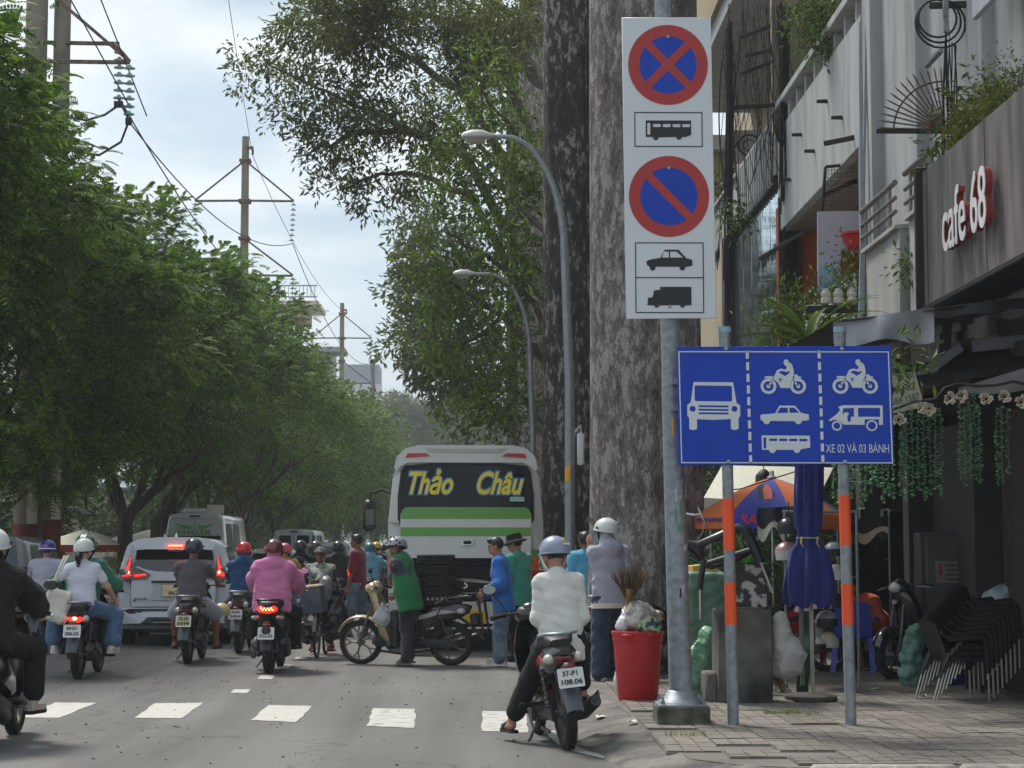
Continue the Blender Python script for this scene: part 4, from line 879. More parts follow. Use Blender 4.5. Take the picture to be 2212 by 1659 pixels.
b = MB(); b.box((-.36, 0, 0), (.75, .04, .045)); b.build('base_bar', M_steel, fg)
for k in range(14):
 a = radians(3 + k * 6.6) if k < 13 else radians(88); R = .72; c, s_ = -cos(a), sin(a)
 b = MB(); b.tube([(c * .05, 0, s_ * .05 + .02), (c * R * .93, 0, s_ * R * .93), (c * R, 0, s_ * R)], [.009, .009, .002], 6); b.build('spike', M_rust, fg)
b = MB(); b.tube([(-cos(radians(a)) * .55, 0, sin(radians(a)) * .55) for a in range(0, 92, 6)], .009, 6); b.build('hoop', M_steel, fg)
cs = thing('cafe_sign', 'dark streaked fascia panel with raised cafe 68 letters', 'shop sign', (4.6, 15.6, 4.7))
M_fascia = mat('streaked_dark_fascia', (80, 76, 75), .55, col2=(126, 119, 116), scale=6, thr=(.36, .66), stretch=(1, 1, .12), detail=8, bump=.1, bscale=20)
bx('panel', (.0, .35, 0), (.2, 5.7, 1.4), M_fascia, cs, bev=.004)
bx('side_trim', (-.03, 3.2, 0), (.3, .06, 1.5), M_steel, cs); bx('bottom_trim', (.1, .35, -.74), (.5, 5.7, .06), M_steel, cs)
for k in range(3): bx('panel_joint', (-.1015, -1.4 + k * 2.2, 0), (.004, .012, 1.38), M_steel, cs, bev=0)
M_let = mat('white_letter_face', (222, 222, 222), .4); M_let_s = mat('red_letter_side', (140, 42, 44), .5);
lt = text('cafe 68', .78, M_let_s, cs, (-.18, 1.15, -.1), (pi / 2, 0, -pi / 2), .032, 'letter_sides', width=1.55, offset=-.008)
lf = text('cafe 68', .78, M_let, cs, (-.217, 1.15, -.1), (pi / 2, 0, -pi / 2), .004, 'letter_faces', width=1.55, offset=.006)
# ---- second building: recess with orange wall, balcony above
b2 = thing('apartment_building', 'white building with a long plain balcony wall over an orange recess', 'building', (5, 24, .1))
def L4(x, y, z): return (x - 5, y - 24, z - .1)
M_soff = mat('soffit_render', (134, 124, 112), .9, var=.12)
bx('wall', L4(8.6, 28.0, 9), (4, 7.9, 17.6), M_wall3, b2)
bx('balcony_wall', L4(5.05, 27.6, 7.75), (.14, 7.0, 1.75), M_wall, b2)
bx('balcony_floor', L4(6.05, 27.6, 6.96), (1.9, 7.0, .16), M_soff, b2)
b = MB()
bx('balcony_coping', L4(5.0, 27.6, 8.98), (.22, 7.0, .12), M_wall, b2)
for k in range(9): bx('coping_block', L4(5.05, 24.4 + k * .8, 8.78), (.12, .1, .3), M_wall, b2)
bx('upper_floor', L4(6.0, 27.6, 11.6), (2.2, 7.0, .5), M_wall, b2)
bx('cross_wall', L4(6.2, 31.1, 6.0), (2.5, .2, 2.6), M_orange, b2)
wd = bx('window', L4(5.13, 30.98, 6.15), (.34, .1, 2.6), M_dglass, b2, bev=.004)
for z in (5.35, 6.35, 7.1): bx('frame', L4(5.13, 30.92, z), (.36, .05, .05), M_steel, wd)
for x in (4.97, 5.3): bx('frame', L4(x, 30.92, 6.15), (.05, .05, 2.6), M_steel, wd)
bx('recess_wall', L4(6.65, 28.5, 5.9), (.1, 5.2, 2.4), M_orange, b2)
dn = bx('doorway', L4(6.58, 27.2, 5.8), (.06, 1.0, 2.0), M_steel, b2)
bx('lower_floor', L4(6.0, 27.6, 4.55), (2.2, 7.0, .25), M_wall, b2); bx('floor_edge_wall', L4(5.02, 26.6, 4.95), (.1, 4.4, .6), M_wall2, b2)
for k in range(5):
 b = MB(); b.prism([(0, 0), (.16, .02), (.02, .06)], .05, Matrix.Translation(L4(4.98, 25.4 + k * 1.1, 7.5 + (k % 2) * .5)) @ Matrix.Rotation(pi, 4, 'Z')); b.build('spout', M_steel, b2, smooth=0)
# ---- third building: glass front, slatted balcony, cables
b3 = thing('glass_front_building', 'building with a mirror glass shopfront and slatted balcony behind the tall sign', 'building', (5, 31, .1))
def L5(x, y, z): return (x - 5, y - 31, z - .1)
bx('wall', L5(8.6, 40, 8), (4, 17.5, 16), M_wall3, b3)
M_mirror = mat('mirror_glass', (150, 176, 190), .03, .92, var=.25, scale=1.4, bump=.12, bscale=1.6, stretch=(1, 1, .5))
for k in range(5):
 w_ = bx('glass_panel', L5(5.06, 31.75 + k * 1.16, 6.1), (.06, 1.1, 3.4), M_mirror, b3, bev=.006)
bx('glass_post', L5(5.0, 37.7, 5.6), (.24, .5, 4.6), mat('maroon_post', (74, 50, 58), .6), b3)
bx('glass_head', L5(5.02, 34.4, 7.86), (.2, 6.2, .1), M_steel, b3)
bx('balcony_wall', L5(5.03, 37.0, 8.36), (.14, 11.6, .9), M_wall2, b3); bx('balcony_floor', L5(6.0, 37.0, 7.95), (2, 11.6, .12), M_soff, b3)
bx('balcony_coping', L5(5.0, 37.0, 8.86), (.2, 11.6, .08), M_wall, b3)
for k in range(16): bx('slat', L5(4.93, 31.5 + k * .27, 8.3), (.06, .07, 1.05), M_wall, b3, bev=.006)
bx('upper_floor', L5(5.9, 38, 12.45), (2.2, 13.5, .5), M_wall, b3); bx('cross_wall', L5(6.0, 31.15, 10.4), (2.2, .15, 3.6), M_wall3, b3)
bx('lower_wall', L5(5.3, 42.5, 6.2), (.5, 7.0, 3.2), M_wall3, b3); bx('end_wall', L5(5.6, 38.6, 4.4), (1.3, .3, 8), M_wall3, b3)
bx('roof_wall', L5(6.2, 39, 13.9), (3, 13, 2.6), mat('tan_render', (168, 150, 120), .85), b3)
for k in range(4):
 w_ = bx('window', L5(6.58, 33.2 + k * 2.3, 10.2), (.06, 1.0, 1.5), M_dglass, b3);
 for dy in (-.5, 0, .5): bx('frame', L5(6.53, 33.2 + k * 2.3 + dy, 10.2), (.05, .05, 1.5), M_steel, w_)
fh = thing('far_house', 'cream house continuing the facade row behind the tall sign', 'house', (5.2, 49, .1)); bx('wall', (3, 12, 6), (5.6, 24, 12), M_wall3, fh); bx('roof_slab', (2.8, 12, 12.2), (6.4, 25, .4), M_wall, fh); bx('balcony_floor', (.1, 6, 7.2), (1.4, 10, .3), M_wall, fh)
for k in range(5): bx('window', (.18, 3 + k * 4, 9), (.06, 1.4, 1.8), M_dglass, fh)
ac = thing('air_conditioner', 'white air conditioner box on the wall behind the cables', 'air conditioner', at(1606, 318, 41)); b = MB(); b.box((0, 0, 0), (.75, .4, .7), bev=.02); b.build('case', mat('white_appliance', (170, 170, 164), .5), ac)
b = MB(); b.torus(.24, .02, 22, 6, TR(.1, -.21, 0) @ RX90); b.torus(.13, .012, 18, 6, TR(.1, -.21, 0) @ RX90); b.build('fan_grille', M_steel, ac)
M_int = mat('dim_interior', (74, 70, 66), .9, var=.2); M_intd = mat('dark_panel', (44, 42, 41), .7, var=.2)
sh = thing('corner_shop', 'dim shop interior under the awnings with dark door panels', 'shop', (5, 12, .1))
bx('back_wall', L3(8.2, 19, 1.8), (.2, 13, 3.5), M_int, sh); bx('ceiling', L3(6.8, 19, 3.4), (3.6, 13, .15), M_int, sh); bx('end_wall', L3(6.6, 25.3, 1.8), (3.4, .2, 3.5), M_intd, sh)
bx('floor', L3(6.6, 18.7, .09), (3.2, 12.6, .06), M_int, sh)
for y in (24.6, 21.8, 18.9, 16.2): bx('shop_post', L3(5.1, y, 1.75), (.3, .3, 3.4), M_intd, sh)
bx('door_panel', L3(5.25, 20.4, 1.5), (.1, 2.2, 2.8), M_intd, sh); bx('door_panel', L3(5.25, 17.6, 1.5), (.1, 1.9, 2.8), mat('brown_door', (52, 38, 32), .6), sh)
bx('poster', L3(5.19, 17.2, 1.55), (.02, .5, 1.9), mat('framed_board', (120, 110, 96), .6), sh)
# ---- far buildings above the left trees
fb = thing('balcony_building', 'pale building top with a railed roof terrace above the trees', 'building', (-17.4, 150, 3.3))
M_fbw = mat('pale_block', (196, 186, 168), .8, var=.06); M_fbg = mat('grey_block', (150, 158, 162), .8, var=.06)
bx('wall', (0, 3, 6), (8, 8, 13.5), M_fbw, fb); bx('column', (1.2, -1.5, 14.5), (.9, .9, 5.2), M_fbw, fb); bx('terrace', (-.4, 0, 17.0), (6.6, 6, .9), mat('terrace_edge', (170, 150, 128), .8), fb)
bx('terrace_slab', (.3, 0, 17.6), (7.4, 7, .35), M_fbw, fb)
for z in (18.1, 19.0): bx('rail', (.3, -3.4, z), (7.2, .08, .1), M_galv, fb, bev=.02)
for k in range(24): bx('baluster', (-3.2 + k * .3, -3.4, 18.5), (.05, .05, 1.0), M_galv, fb, bev=0)
bx('lower_block', (2.6, 2, 8), (4.4, 6, 12.5), M_fbg, fb); bx('canopy', (4.4, -.5, 14), (3.2, 4, .4), M_fbg, fb);
for k in range(3):
 w_ = bx('window', (1.9 + k * 1.1, -1.03, 12.2), (.8, .1, 1.6), M_dglass, fb); bx('sill', (1.9 + k * 1.1, -1.1, 11.3), (1, .2, .1), M_fbw, w_)
fb = thing('white_block', 'hazy white square building behind the fourth pole', 'building', (-19.5, 250, 5))
bx('wall', (0, 4, 8), (10, 8, 21), mat('white_block_wall', (206, 210, 212), .8, var=.04), fb); bx('roof_box', (2.4, 4, 19.6), (5, 7, 3.2), M_fbg, fb)
for k in range(6): bx('window', (-3.2 + (k % 3) * 2.6, -.05, 12 + (k // 3) * 3.6), (1.4, .1, 1.9), M_dglass, fb)
# ---- cables hanging in front of the balconies
rs = random.Random(23)
def cable_bundle(name, label, x0, x1, y0, y1, D, n, r=.012, wob=16, m=M_wire):
 t = thing(name, label, 'cables', at((x0 + x1) / 2, (y0 + y1) / 2, D)); o = t.location.copy(); b = MB()
 for k in range(n):
  x = rs.uniform(x0, x1); dx = rs.uniform(-wob, wob); P = []; dd = D + rs.uniform(-.25, .25); ph = rs.uniform(0, 6)
  a0 = y0 + rs.uniform(0, .15) * (y1 - y0); a1 = y1 - rs.uniform(0, .25) * (y1 - y0)
  for j in range(13):
   u = j / 12; P.append(at(x + dx * u * u + sin(u * 5 + ph) * wob * .22, a0 + (a1 - a0) * u, dd) - o)
  b.tube(P, r * rs.uniform(.5, 1.3), 4)
 c = b.build('strand', m, t); c['kind'] = 'stuff'; return t
cable_bundle('cable_bundle', 'thick black bundle of cables hanging just right of the tall sign', 1569, 1580, 0, 760, 31, 16, .02, 8)
cable_bundle('cable_bundle', 'tangle of thin cables looping between the sign and the balcony', 1556, 1600, 60, 640, 32, 22, .009, 40)
cable_bundle('cable_bundle', 'dark bundle of cables hanging before the slatted balcony', 1684, 1704, 0, 500, 30.4, 24, .014, 12)
cable_bundle('cable_bundle', 'black trunk of cables running down past the mirror glass', 1690, 1698, 480, 720, 30.4, 10, .022, 6)
cable_bundle('cable_bundle', 'loose thin cables spread over the upper balconies', 1600, 1700, -20, 420, 30.8, 34, .008, 60)
cable_bundle('cable_bundle', 'pale grey pipe and wires down the edge of the recess', 1858, 1876, -20, 700, 23.2, 5, .022, 10, mat('pale_pipe', (150, 160, 166), .6))
cable_bundle('cable_bundle', 'wires and black loops hanging beside the spiked guard', 2040, 2066, 60, 420, 18.6, 12, .008, 14)
for k, (x0, y0, x1, y1, D) in enumerate(((1576, 233, 1700, 225, 31), (1600, 160, 1700, 120, 31.5), (1600, 80, 1705, 40, 31.5), (1610, 120, 1700, 100, 32), (1780, 310, 1880, 290, 24.8), (2008, 12, 2130, 8, 19), (1640, 560, 1740, 500, 30), (1760, 625, 1700, 690, 29), (1850, 390, 1780, 420, 26))):
 t = thing('steel_bracket', 'dark steel bracket arm ' + ('level across the cables right of the tall sign', 'under the upper floor among the cables', 'highest among the cables', 'between the cables, slightly tilted', 'above the mesh cage in the recess', 'at the top beside the black cable loops', 'sloping before the mirror glass', 'low over the balcony plants', 'beside the mesh cage')[k], 'bracket', at(x0, y0, D)); a = at(x1, y1, D - .3) - t.location
 b = MB(); arm(b, (0, 0, 0), a, .07); b.build('bar', M_steel, t)
t = thing('cable_coil', 'coil of black cable hung on the balcony wall', 'cable', at(1694, 276, 30.2));
for k in range(5): b = MB(); b.torus(.17 + .012 * k, .014, 24, 6, TR(0, k * .02, 0) @ RX90 @ Matrix.Diagonal((.62, 1.25, 1, 1))); b.build('loop', M_wire, t)
t = thing('cable_coil', 'big black cable loops beside the top bracket', 'cable', at(2025, 40, 18.8))
for k in range(3): b = MB(); b.torus(.2 + .03 * k, .012, 24, 6, TR(.02 * k, k * .02, -.02 * k) @ RX90); b.build('loop', M_wire, t)
t = thing('mesh_cage', 'rusty wire mesh cage standing open in the balcony recess', 'cage', at(1790, 370, 25.6)); o = t.location.copy()
Q = [(1783, 360), (1876, 352), (1876, 545), (1770, 540)]
for i in range(4): b = MB(); arm(b, at(*Q[i], 25.6) - o, at(*Q[(i + 1) % 4], 25.6) - o, .045); b.build('frame', M_steel, t)
b = MB()
for k in range(1, 14): u = k / 14; b.tube([at(1783 + 93 * u, 360 - 8 * u, 25.6) - o, at(1770 + 106 * u, 540, 25.6) - o], .005, 3)
for k in range(1, 22): u = k / 22; b.tube([at(1783 - 13 * u, 360 + 180 * u, 25.6) - o, at(1876, 352 + 190 * u, 25.6) - o], .005, 3)
b.build('mesh', M_rust, t)['kind'] = 'stuff'
def board(name, label, Q, D, m, cat='board', th=.03):
 t = thing(name, label, cat, at(*Q[0], D)); P = [at(x, y, D) - t.location for x, y in Q]; b = MB(); n_ = len(P)
 b.add([(p.x, p.y, p.z) for p in P] + [(p.x, p.y + th, p.z) for p in P], [tuple(range(n_)), tuple(range(n_, 2 * n_))[::-1]] + [(i, (i + 1) % n_, n_ + (i + 1) % n_, n_ + i) for i in range(n_)]); b.build('sheet', m, t, smooth=0); return t
board('white_board', 'blank pale lavender board propped in the recess above the plants', [(1766, 457), (1880, 455), (1880, 540), (1820, 545), (1810, 590), (1766, 585)], 25.2, mat('pale_board', (184, 184, 198), .5, var=.04))
board('blue_board', 'pale blue board behind the ceramic insulators', [(1767, 578), (1815, 574), (1815, 655), (1767, 655)], 25.0, mat('pale_blue_board', (150, 180, 206), .5, var=.05))
t = thing('red_basin', 'red plastic basin on the balcony shelf', 'basin', at(1857, 523, 24.6)); b = MB(); b.lathe([(.17, -.12), (.24, .08), (.27, .09), (.27, .12), (.23, .12), (.16, -.09)], 22); b.build('bowl', mat('red_plastic', (186, 38, 44), .4), t)
t = thing('insulator_shelf', 'dark steel shelf arm carrying three small white ceramic insulators', 'shelf', at(1815, 668, 24)); b = MB(); b.box((0, 0, 0), (.9, .08, .1), bev=.01); b.build('bar', M_steel, t)
for k, x in enumerate((1784, 1811, 1841)): b = MB(); p = at(x, 655, 24) - t.location; b.lathe([(.03, -.02), (.065, 0), (.068, .06), (.05, .075), (.066, .1), (.062, .14), (.04, .15), (.045, .19), (0, .2)], 14, TR(*p)); b.build('insulator', mat('white_ceramic', (206, 202, 190), .25), t)
# ---- plants on balconies and planters
def plant(label, blobs, m, per=60, size=.12, cat='plant', name='balcony_plant', stems=True):
 D0 = blobs[0]; o = at(D0[0], D0[1], D0[2]); t = thing(name, label, cat, o); rs_ = np.random.RandomState(abs(hash(label)) % 99999 if False else sum(map(ord, label)))
 bl = [(tuple(at(x, y, D) - o), r, 1) for x, y, D, r in blobs]; v, f = blob_leaves(bl, per, size, rs_, .5); inst('foliage', npmesh('foliage', v, f, m), t)
 if stems:
  b = MB()
  for c, r, _ in bl: b.tube([Vector(c) + Vector((0, 0, -r * 1.2)), Vector(c) + Vector((.02, 0, 0)), Vector(c) + Vector((r * .3, 0, r * .5))], [.012, .008, .003], 5)
  b.build('stem', M_twig, t)['kind'] = 'stuff'
 return t
plant('leafy creeper over the balcony plants, right of the mirror glass', [(1850, 560, 24.4, .22), (1820, 590, 24.4, .22), (1850, 610, 24.3, .25), (1800, 630, 24.4, .2), (1870, 640, 24.3, .22), (1840, 540, 24.6, .16)], M_leafP, 260, .1)
plant('dense low greenery under the insulator shelf', [(1680, 660, 25, .3), (1720, 650, 25, .3), (1700, 700, 24.8, .35), (1750, 690, 24.6, .32), (1660, 720, 25, .3), (1800, 700, 24.2, .32), (1850, 700, 24, .3), (1770, 730, 24.3, .3), (1830, 640, 24.8, .2), (1740, 640, 25, .25)], M_leafP, 240, .1)
plant('leafy potted shrub overhanging the upper balcony rail', [(1740, 40, 26.5, .3), (1770, 20, 26.5, .35), (1800, 50, 26.3, .3), (1760, 80, 26.3, .25), (1790, 100, 26.3, .2), (1725, 70, 26.5, .2), (1800, -10, 26.5, .4)], M_leafP, 220, .11)
plant('feathery yellow green planter plants over the cafe sign', [(2070, 290, 18.4, .14), (2100, 270, 18.0, .18), (2130, 250, 17.6, .2), (2160, 230, 17.2, .2), (2100, 310, 18, .15), (2140, 290, 17.6, .15), (2180, 200, 17, .18)], mat('feathery_planter', (104, 112, 42), .7, col2=(134, 140, 62), scale=5, translu=.4), 2600, .06)
plant('broad leaves at the back of the planter over the cafe sign', [(2055, 240, 18.8, .12), (2085, 220, 18.5, .14), (2110, 205, 18.2, .14), (2150, 190, 17.6, .15), (2035, 320, 18.9, .12), (2030, 350, 18.9, .1)], M_leafP, 500, .11)
plant('small leafy sprig growing from the wall under the pipe railing', [(1975, 565, 20.5, .1), (1985, 575, 20.5, .08), (1965, 570, 20.5, .06)], M_leafP, 900, .11)
plant('hanging green creeper on the cable bundle', [(1580, 440, 30.6, .12), (1582, 480, 30.6, .12), (1580, 460, 30.6, .12)], M_leafP, 600, .12)
plant('dark leaves at the far balcony behind the tall sign', [(1555, 390, 40, .4), (1550, 70, 44, .8), (1556, 30, 44, .9), (1552, 100, 44, .5)], M_leafR, 120, .2)
plant('sprig of leaves beside the right edge over the fascia', [(2195, 170, 16.6, .12), (2205, 150, 16.5, .12)], M_leafP, 800, .06)
plant('leaves hanging between the awning and the blue sign', [(1945, 770, 15.6, .06), (1955, 790, 15.6, .05)], M_leafP, 1500, .12, stems=False)
def blade_plant(name, label, pos, n, L_, w, rsd, m, spread=1.0, cat='plant'):
 t = thing(name, label, cat, pos); rs_ = random.Random(rsd)
 for k in range(n):
  a = rs_.uniform(0, 2 * pi); el = rs_.uniform(.5, 1.3); l_ = L_ * rs_.uniform(.7, 1.15); b = MB(); P = []
  d = Vector((cos(a) * cos(el) * spread, sin(a) * cos(el) * .6, sin(el))); c = Vector((0, 0, 0)); S_ = Vector((-sin(a), cos(a), 0)); vs = []
  for j in range(7):
   u = j / 6; ww = w * sin(pi * min(.98, .15 + .85 * u)) * (1 - .3 * u); vs += [c - S_ * ww, c + Vector((0, 0, -ww * .4)), c + S_ * ww]; c = c + d * (l_ / 6); d = (d + Vector((0, 0, -.24))).normalized()
  fs = [(3 * j + i, 3 * j + i + 1, 3 * j + i + 4, 3 * j + i + 3) for j in range(6) for i in (0, 1)]; b.add(vs, fs); b.build('leaf', m, t, recalc=False)
 return t
blade_plant('strap_leaf_plant', 'long arching strap leaves above the blue lane sign', at(1745, 745, 21), 20, 1.0, .045, 4, M_leafP, 1.5)
# ================================================================== motorbikes
M_chr = mat('chrome', (190, 190, 190), .18, .95, var=.05)
M_met = mat('engine_alloy', (104, 102, 100), .55, .6, var=.25, scale=20)
M_exh = mat('dull_exhaust', (62, 60, 58), .5, .5, var=.3, scale=12)
M_tyre = mat('tyre_rubber', (30, 29, 29), .85, var=.3, scale=10, bump=.3, bscale=120)
M_seat = mat('seat_vinyl', (22, 22, 23), .5, var=.2, bump=.1, bscale=60)
M_redL = mat('tail_lens', (112, 18, 24), .15, var=.1, spec=.8)
M_clr = mat('clear_lens', (186, 184, 176), .12, spec=.8, var=.1)
M_lit = mat('lit_tail_lamp', (255, 26, 14), .3, emit=3.2)
M_litc = mat('lit_tail_led', (255, 120, 70), .3, emit=9)
M_plate = mat('plate_white', (208, 208, 202), .45, var=.04); M_platey = mat('plate_old_yellowed', (202, 192, 142), .5, var=.08); M_plateY = mat('plate_yellow', (222, 172, 40), .45, var=.06)
M_mir = mat('mirror_face', (180, 190, 196), .03, .95, var=.02)
def paintm(name, col, rough=.25): return mat(name, col, rough, coat=.6, var=.05, scale=3)
def sring(y, zb, zt, wb, wt):
 h = zt - zb; return [(-wb, y, zb), (wb, y, zb), (wt, y, zb + h * .35), (wt * .98, y, zb + h * .7), (wt * .72, y, zt), (-wt * .72, y, zt), (-wt * .98, y, zb + h * .7), (-wt, y, zb + h * .35)]
def wheel(par, y, R, rt, z=None, spokes=5, rimm=None, wire_=False, w=1.0):
 z = R if z is None else z; T = TR(0, y, z) @ RY90; b = MB(); b.torus(R - rt * 1.55, rt * .5, 30, 8, T, 1.5); b.lathe([(.045, -.05), (.05, -.03), (.05, .03), (.045, .05)], 14, T); b.lathe([(.015, -.085), (.015, .085)], 8, T)
 if wire_:
  for k in range(24): a = 2 * pi * k / 24; s = .02 if k % 2 else -.02; b.tube([(s, y + .03 * cos(a + .5), z + .03 * sin(a + .5)), (0, y + (R - rt * 1.6) * cos(a), z + (R - rt * 1.6) * sin(a))], .0022, 4)
 else:
  for k in range(spokes):
   a = 2 * pi * k / spokes;
   for da in (-.22, .22): b.tube([(0, y + .045 * cos(a), z + .045 * sin(a)), (0, y + R * .45 * cos(a), z + R * .45 * sin(a)), (0, y + (R - rt * 1.6) * cos(a + da), z + (R - rt * 1.6) * sin(a + da))], [.016, .012, .01], 6)
 wh = b.build('wheel', rimm or M_met, par); b = MB(); b.torus(R - rt, rt, 40, 12, T, w)
 for k in range(40):
  a = 2 * pi * k / 40
  for s in (-1, 1): b.box((s * rt * .38 * w, y + (R - .0015) * cos(a + s * .04), z + (R - .0015) * sin(a + s * .04)), (rt * .6 * w, R * .075, .006), Matrix.Rotation(a - pi / 2, 4, 'X') @ Matrix.Rotation(s * .5, 4, 'Z'))
 b.build('tyre', M_tyre, wh); return wh
def plate(par, lines, c, rx, m=M_plate, w=.19, h=.14, ry=0, size=.052):
 b = MB(); R_ = Euler((rx, ry, 0)).to_matrix().to_4x4(); T = Matrix.Translation(Vector(c)); b.box(c, (w, .004, h), T.inverted() @ T @ R_, bev=.004); p = b.build('licence_plate', m, par)
 b = MB(); fr = Matrix.Translation(Vector(c)) @ R_ @ TR(0, -.003, 0) @ RX90; b.holed(rrect(-w / 2 - .004, -h / 2 - .004, w / 2 + .004, h / 2 + .004, .012), [rrect(-w / 2 + .004, -h / 2 + .004, w / 2 - .004, h / 2 - .004, .01)[::-1]], .003, fr); b.build('plate_frame', M_chr, p)
 for k, s in enumerate(lines):
  if not s: continue
  q = Matrix.Translation(Vector(c)) @ R_ @ Vector((0, -.0045, (h * .22 if k == 0 else -h * .23) if len(lines) > 1 else 0)); text(s, size, M_ink, p, q, (pi / 2 + rx, ry, 0), .0012, width=w * (.4 if len(s) < 4 else .62 if k == 0 and len(lines) > 1 else .84), offset=.0012)
 return p
def helix(c0, c1, r, turns, wr, n=9):
 c0, c1 = Vector(c0), Vector(c1); d = c1 - c0; u = d.orthogonal().normalized(); w = d.normalized().cross(u); N_ = turns * n
 return [c0 + d * (k / N_) + u * (r * cos(2 * pi * k / n)) + w * (r * sin(2 * pi * k / n)) for k in range(N_ + 1)]
def motorbike(label, loc, rz, kind='under', body=None, body2=None, pl=None, plm=None, lit=False, lean=0.0, steer=0.0, group='motorbikes in the traffic', mirrors=True, rack=False, name=None, detail=True, rear_only=False, rimm=None, shield=None):
 sc = kind == 'scooter'; body = body or paintm('black_paint', (24, 24, 26)); body2 = body2 or M_dark; shield = shield or body
 t = thing(name or ('motor_scooter' if sc else 'motorbike'), label, 'scooter' if sc else 'motorbike', loc, 0, group, (0, lean, rz))
 R = .262 if sc else .29; rt = .056 if sc else .043; yr, yf = (-.62, .64) if sc else (-.61, .62)
 wheel(t, yr, R, rt, rimm=rimm, w=1.1); wheel(t, yf, R, rt * .88, rimm=rimm)
 def P(nm, b, m, **k): return b.build(nm, m, t, **k)
 b = MB()
 if sc: S_ = [(-.93, .80, .86, .02, .04), (-.84, .72, .87, .06, .125), (-.6, .60, .82, .11, .165), (-.3, .5, .76, .13, .175), (0, .40, .68, .13, .165), (.12, .34, .5, .1, .14)]
 else: S_ = [(-.88, .74, .78, .02, .04), (-.78, .64, .80, .05, .11), (-.5, .53, .79, .09, .13), (-.2, .46, .74, .1, .13), (.05, .40, .62, .09, .11), (.2, .38, .5, .07, .08)]
 b.loft([sring(*s) for s in S_]); P('rear_cowl', b, body)
 b = MB()
 if not sc:
  for s in (-1, 1): b.prism([(-.72, .70), (-.45, .66), (-.1, .56), (.05, .5), (-.1, .62), (-.5, .73)], .004, Matrix(((0, 0, s, s * .128), (1, 0, 0, 0), (0, 1, 0, 0), (0, 0, 0, 1))))
  P('side_stripe', b, body2)
 b = MB(); w = .165 if sc else .135
 b.loft([sring(-.74, .80, .85, .06, w * .6), sring(-.6, .79, .89, .1, w * .92), sring(-.3, .755, .85, .12, w), sring(-.05, .70, .79, .1, w * .9), sring(.1, .64, .72, .05, w * .5)]); P('seat', b, M_seat, smooth=70)
 if sc:
  b = MB(); b.ell((0, -.875, .79), (.125, .055, .05), 18, 8); tl = P('tail_light', b, M_lit if lit else M_redL)
  if lit:
   for k in range(8): b = MB(); b.ell((-.07 + .02 * k * 1.0, -.925, .80 - .02 * (k % 2)), (.011, .008, .008), 8, 5); b.build('led', M_litc, tl)
  for s in (-1, 1): b = MB(); b.loft([sring(-.90, .775, .80, .005, .01), sring(-.84, .75, .80, .02, .05), sring(-.76, .74, .79, .01, .02)]); o = P('turn_signal', b, M_clr); o.location = (s * .15, .0, -.09)
 else:
  b = MB(); b.ell((0, -.81, .715), (.085, .06, .052), 16, 8); tl = P('tail_light', b, M_lit if lit else M_redL)
  for s in (-1, 1): b = MB(); b.ell((s * .105, -.765, .71), (.05, .06, .042), 14, 8); P('turn_signal', b, M_clr)
  if lit: b = MB(); b.ell((0, -.868, .715), (.03, .01, .02), 10, 6); b.build('bulb_glow', M_litc, tl)
 b = MB(); w = .15 if sc else .13; b.tube([(-w, -.42, .80), (-w, -.55, .88), (-w * .9, -.8, .9), (-w * .4, -.86, .9), (w * .4, -.86, .9), (w * .9, -.8, .9), (w, -.55, .88), (w, -.42, .80)], .014, 8); P('grab_rail', b, M_dark if sc else M_galv)
 b = MB(); Rf = R + .07; hw = .075
 def fen(u, v):
  a = radians(62 + 100 * v); fl = max(0, v - .62) / .38; return ((u * 2 - 1) * hw * (1 - .12 * fl), yr + Rf * cos(a) - .10 * fl, R + Rf * sin(a) - .02 * (2 * u - 1) ** 2 - .06 * fl)
 b.grid(fen, 6, 14); b.grid(lambda u, v: tuple(Vector(fen(u, v)) + Vector((0, .006, -.006))), 6, 14); P('rear_mudguard', b, mat('grey_mudguard', (70, 74, 80), .5) if not sc else M_dark)
 if pl is not None: plate(t, pl, (0, -1.0 if not sc else -.985, .575 if not sc else .50), radians(-14), plm or M_plate)
 b = MB(); b.box((0, -.93, .60 if not sc else .56), (.1, .12, .16), (radians(-14), 0, 0), bev=.02); P('plate_bracket', b, M_dark)
 b = MB(); b.box((0, -.985, .66 if not sc else .60), (.09, .02, .025), bev=.006); P('reflector', b, M_redL)
 for s in ((-1, 1) if not sc else (-1,)):
  a0, a1 = (s * .125, yr - .02, R + .05), (s * .125, yr + .12, .62); b = MB(); b.tube(helix(a0, a1, .026, 8, 0), .006, 5); P('shock_spring', b, M_dark); b = MB(); b.tube([a0, a1], .014, 8); b.tube([a0, Vector(a0).lerp(Vector(a1), .3)], .022, 10); P('shock_damper', b, M_met)
 b = MB()
 for s in (-1, 1): b.tube([(s * .095, yr, R), (s * .09, -.05, .3)], .02, 8)
 P('swing_arm', b, M_met);
 b = MB()
 if sc: b.box((-.13, -.35, .3), (.11, .72, .2), bev=.05); b.box((-.15, -.62, .36), (.13, .3, .17), bev=.05); b.lathe([(.02, -.03), (.09, -.03), (.1, .02), (.05, .04)], 18, TR(-.2, -.55, .27) @ RY90); b.box((.02, -.1, .28), (.16, .3, .16), bev=.04)
 else:
  b.box((0, .08, .27), (.22, .36, .19), bev=.05); b.lathe([(.1, -.025), (.105, .02), (.07, .04)], 18, TR(.11, .1, .27) @ RY90); b.lathe([(.1, -.04), (.105, 0), (.1, .025)], 18, TR(-.11, .1, .27) @ RY90)
  for k in range(7): b.box((0, .27 + .022 * k, .31), (.15, .009, .15), bev=.004)
  b.lathe([(.055, .24), (.055, .44), (.04, .46)], 14, TR(0, 0, .31) @ Matrix.Rotation(-pi / 2, 4, 'X'))
 P('engine', b, M_met)
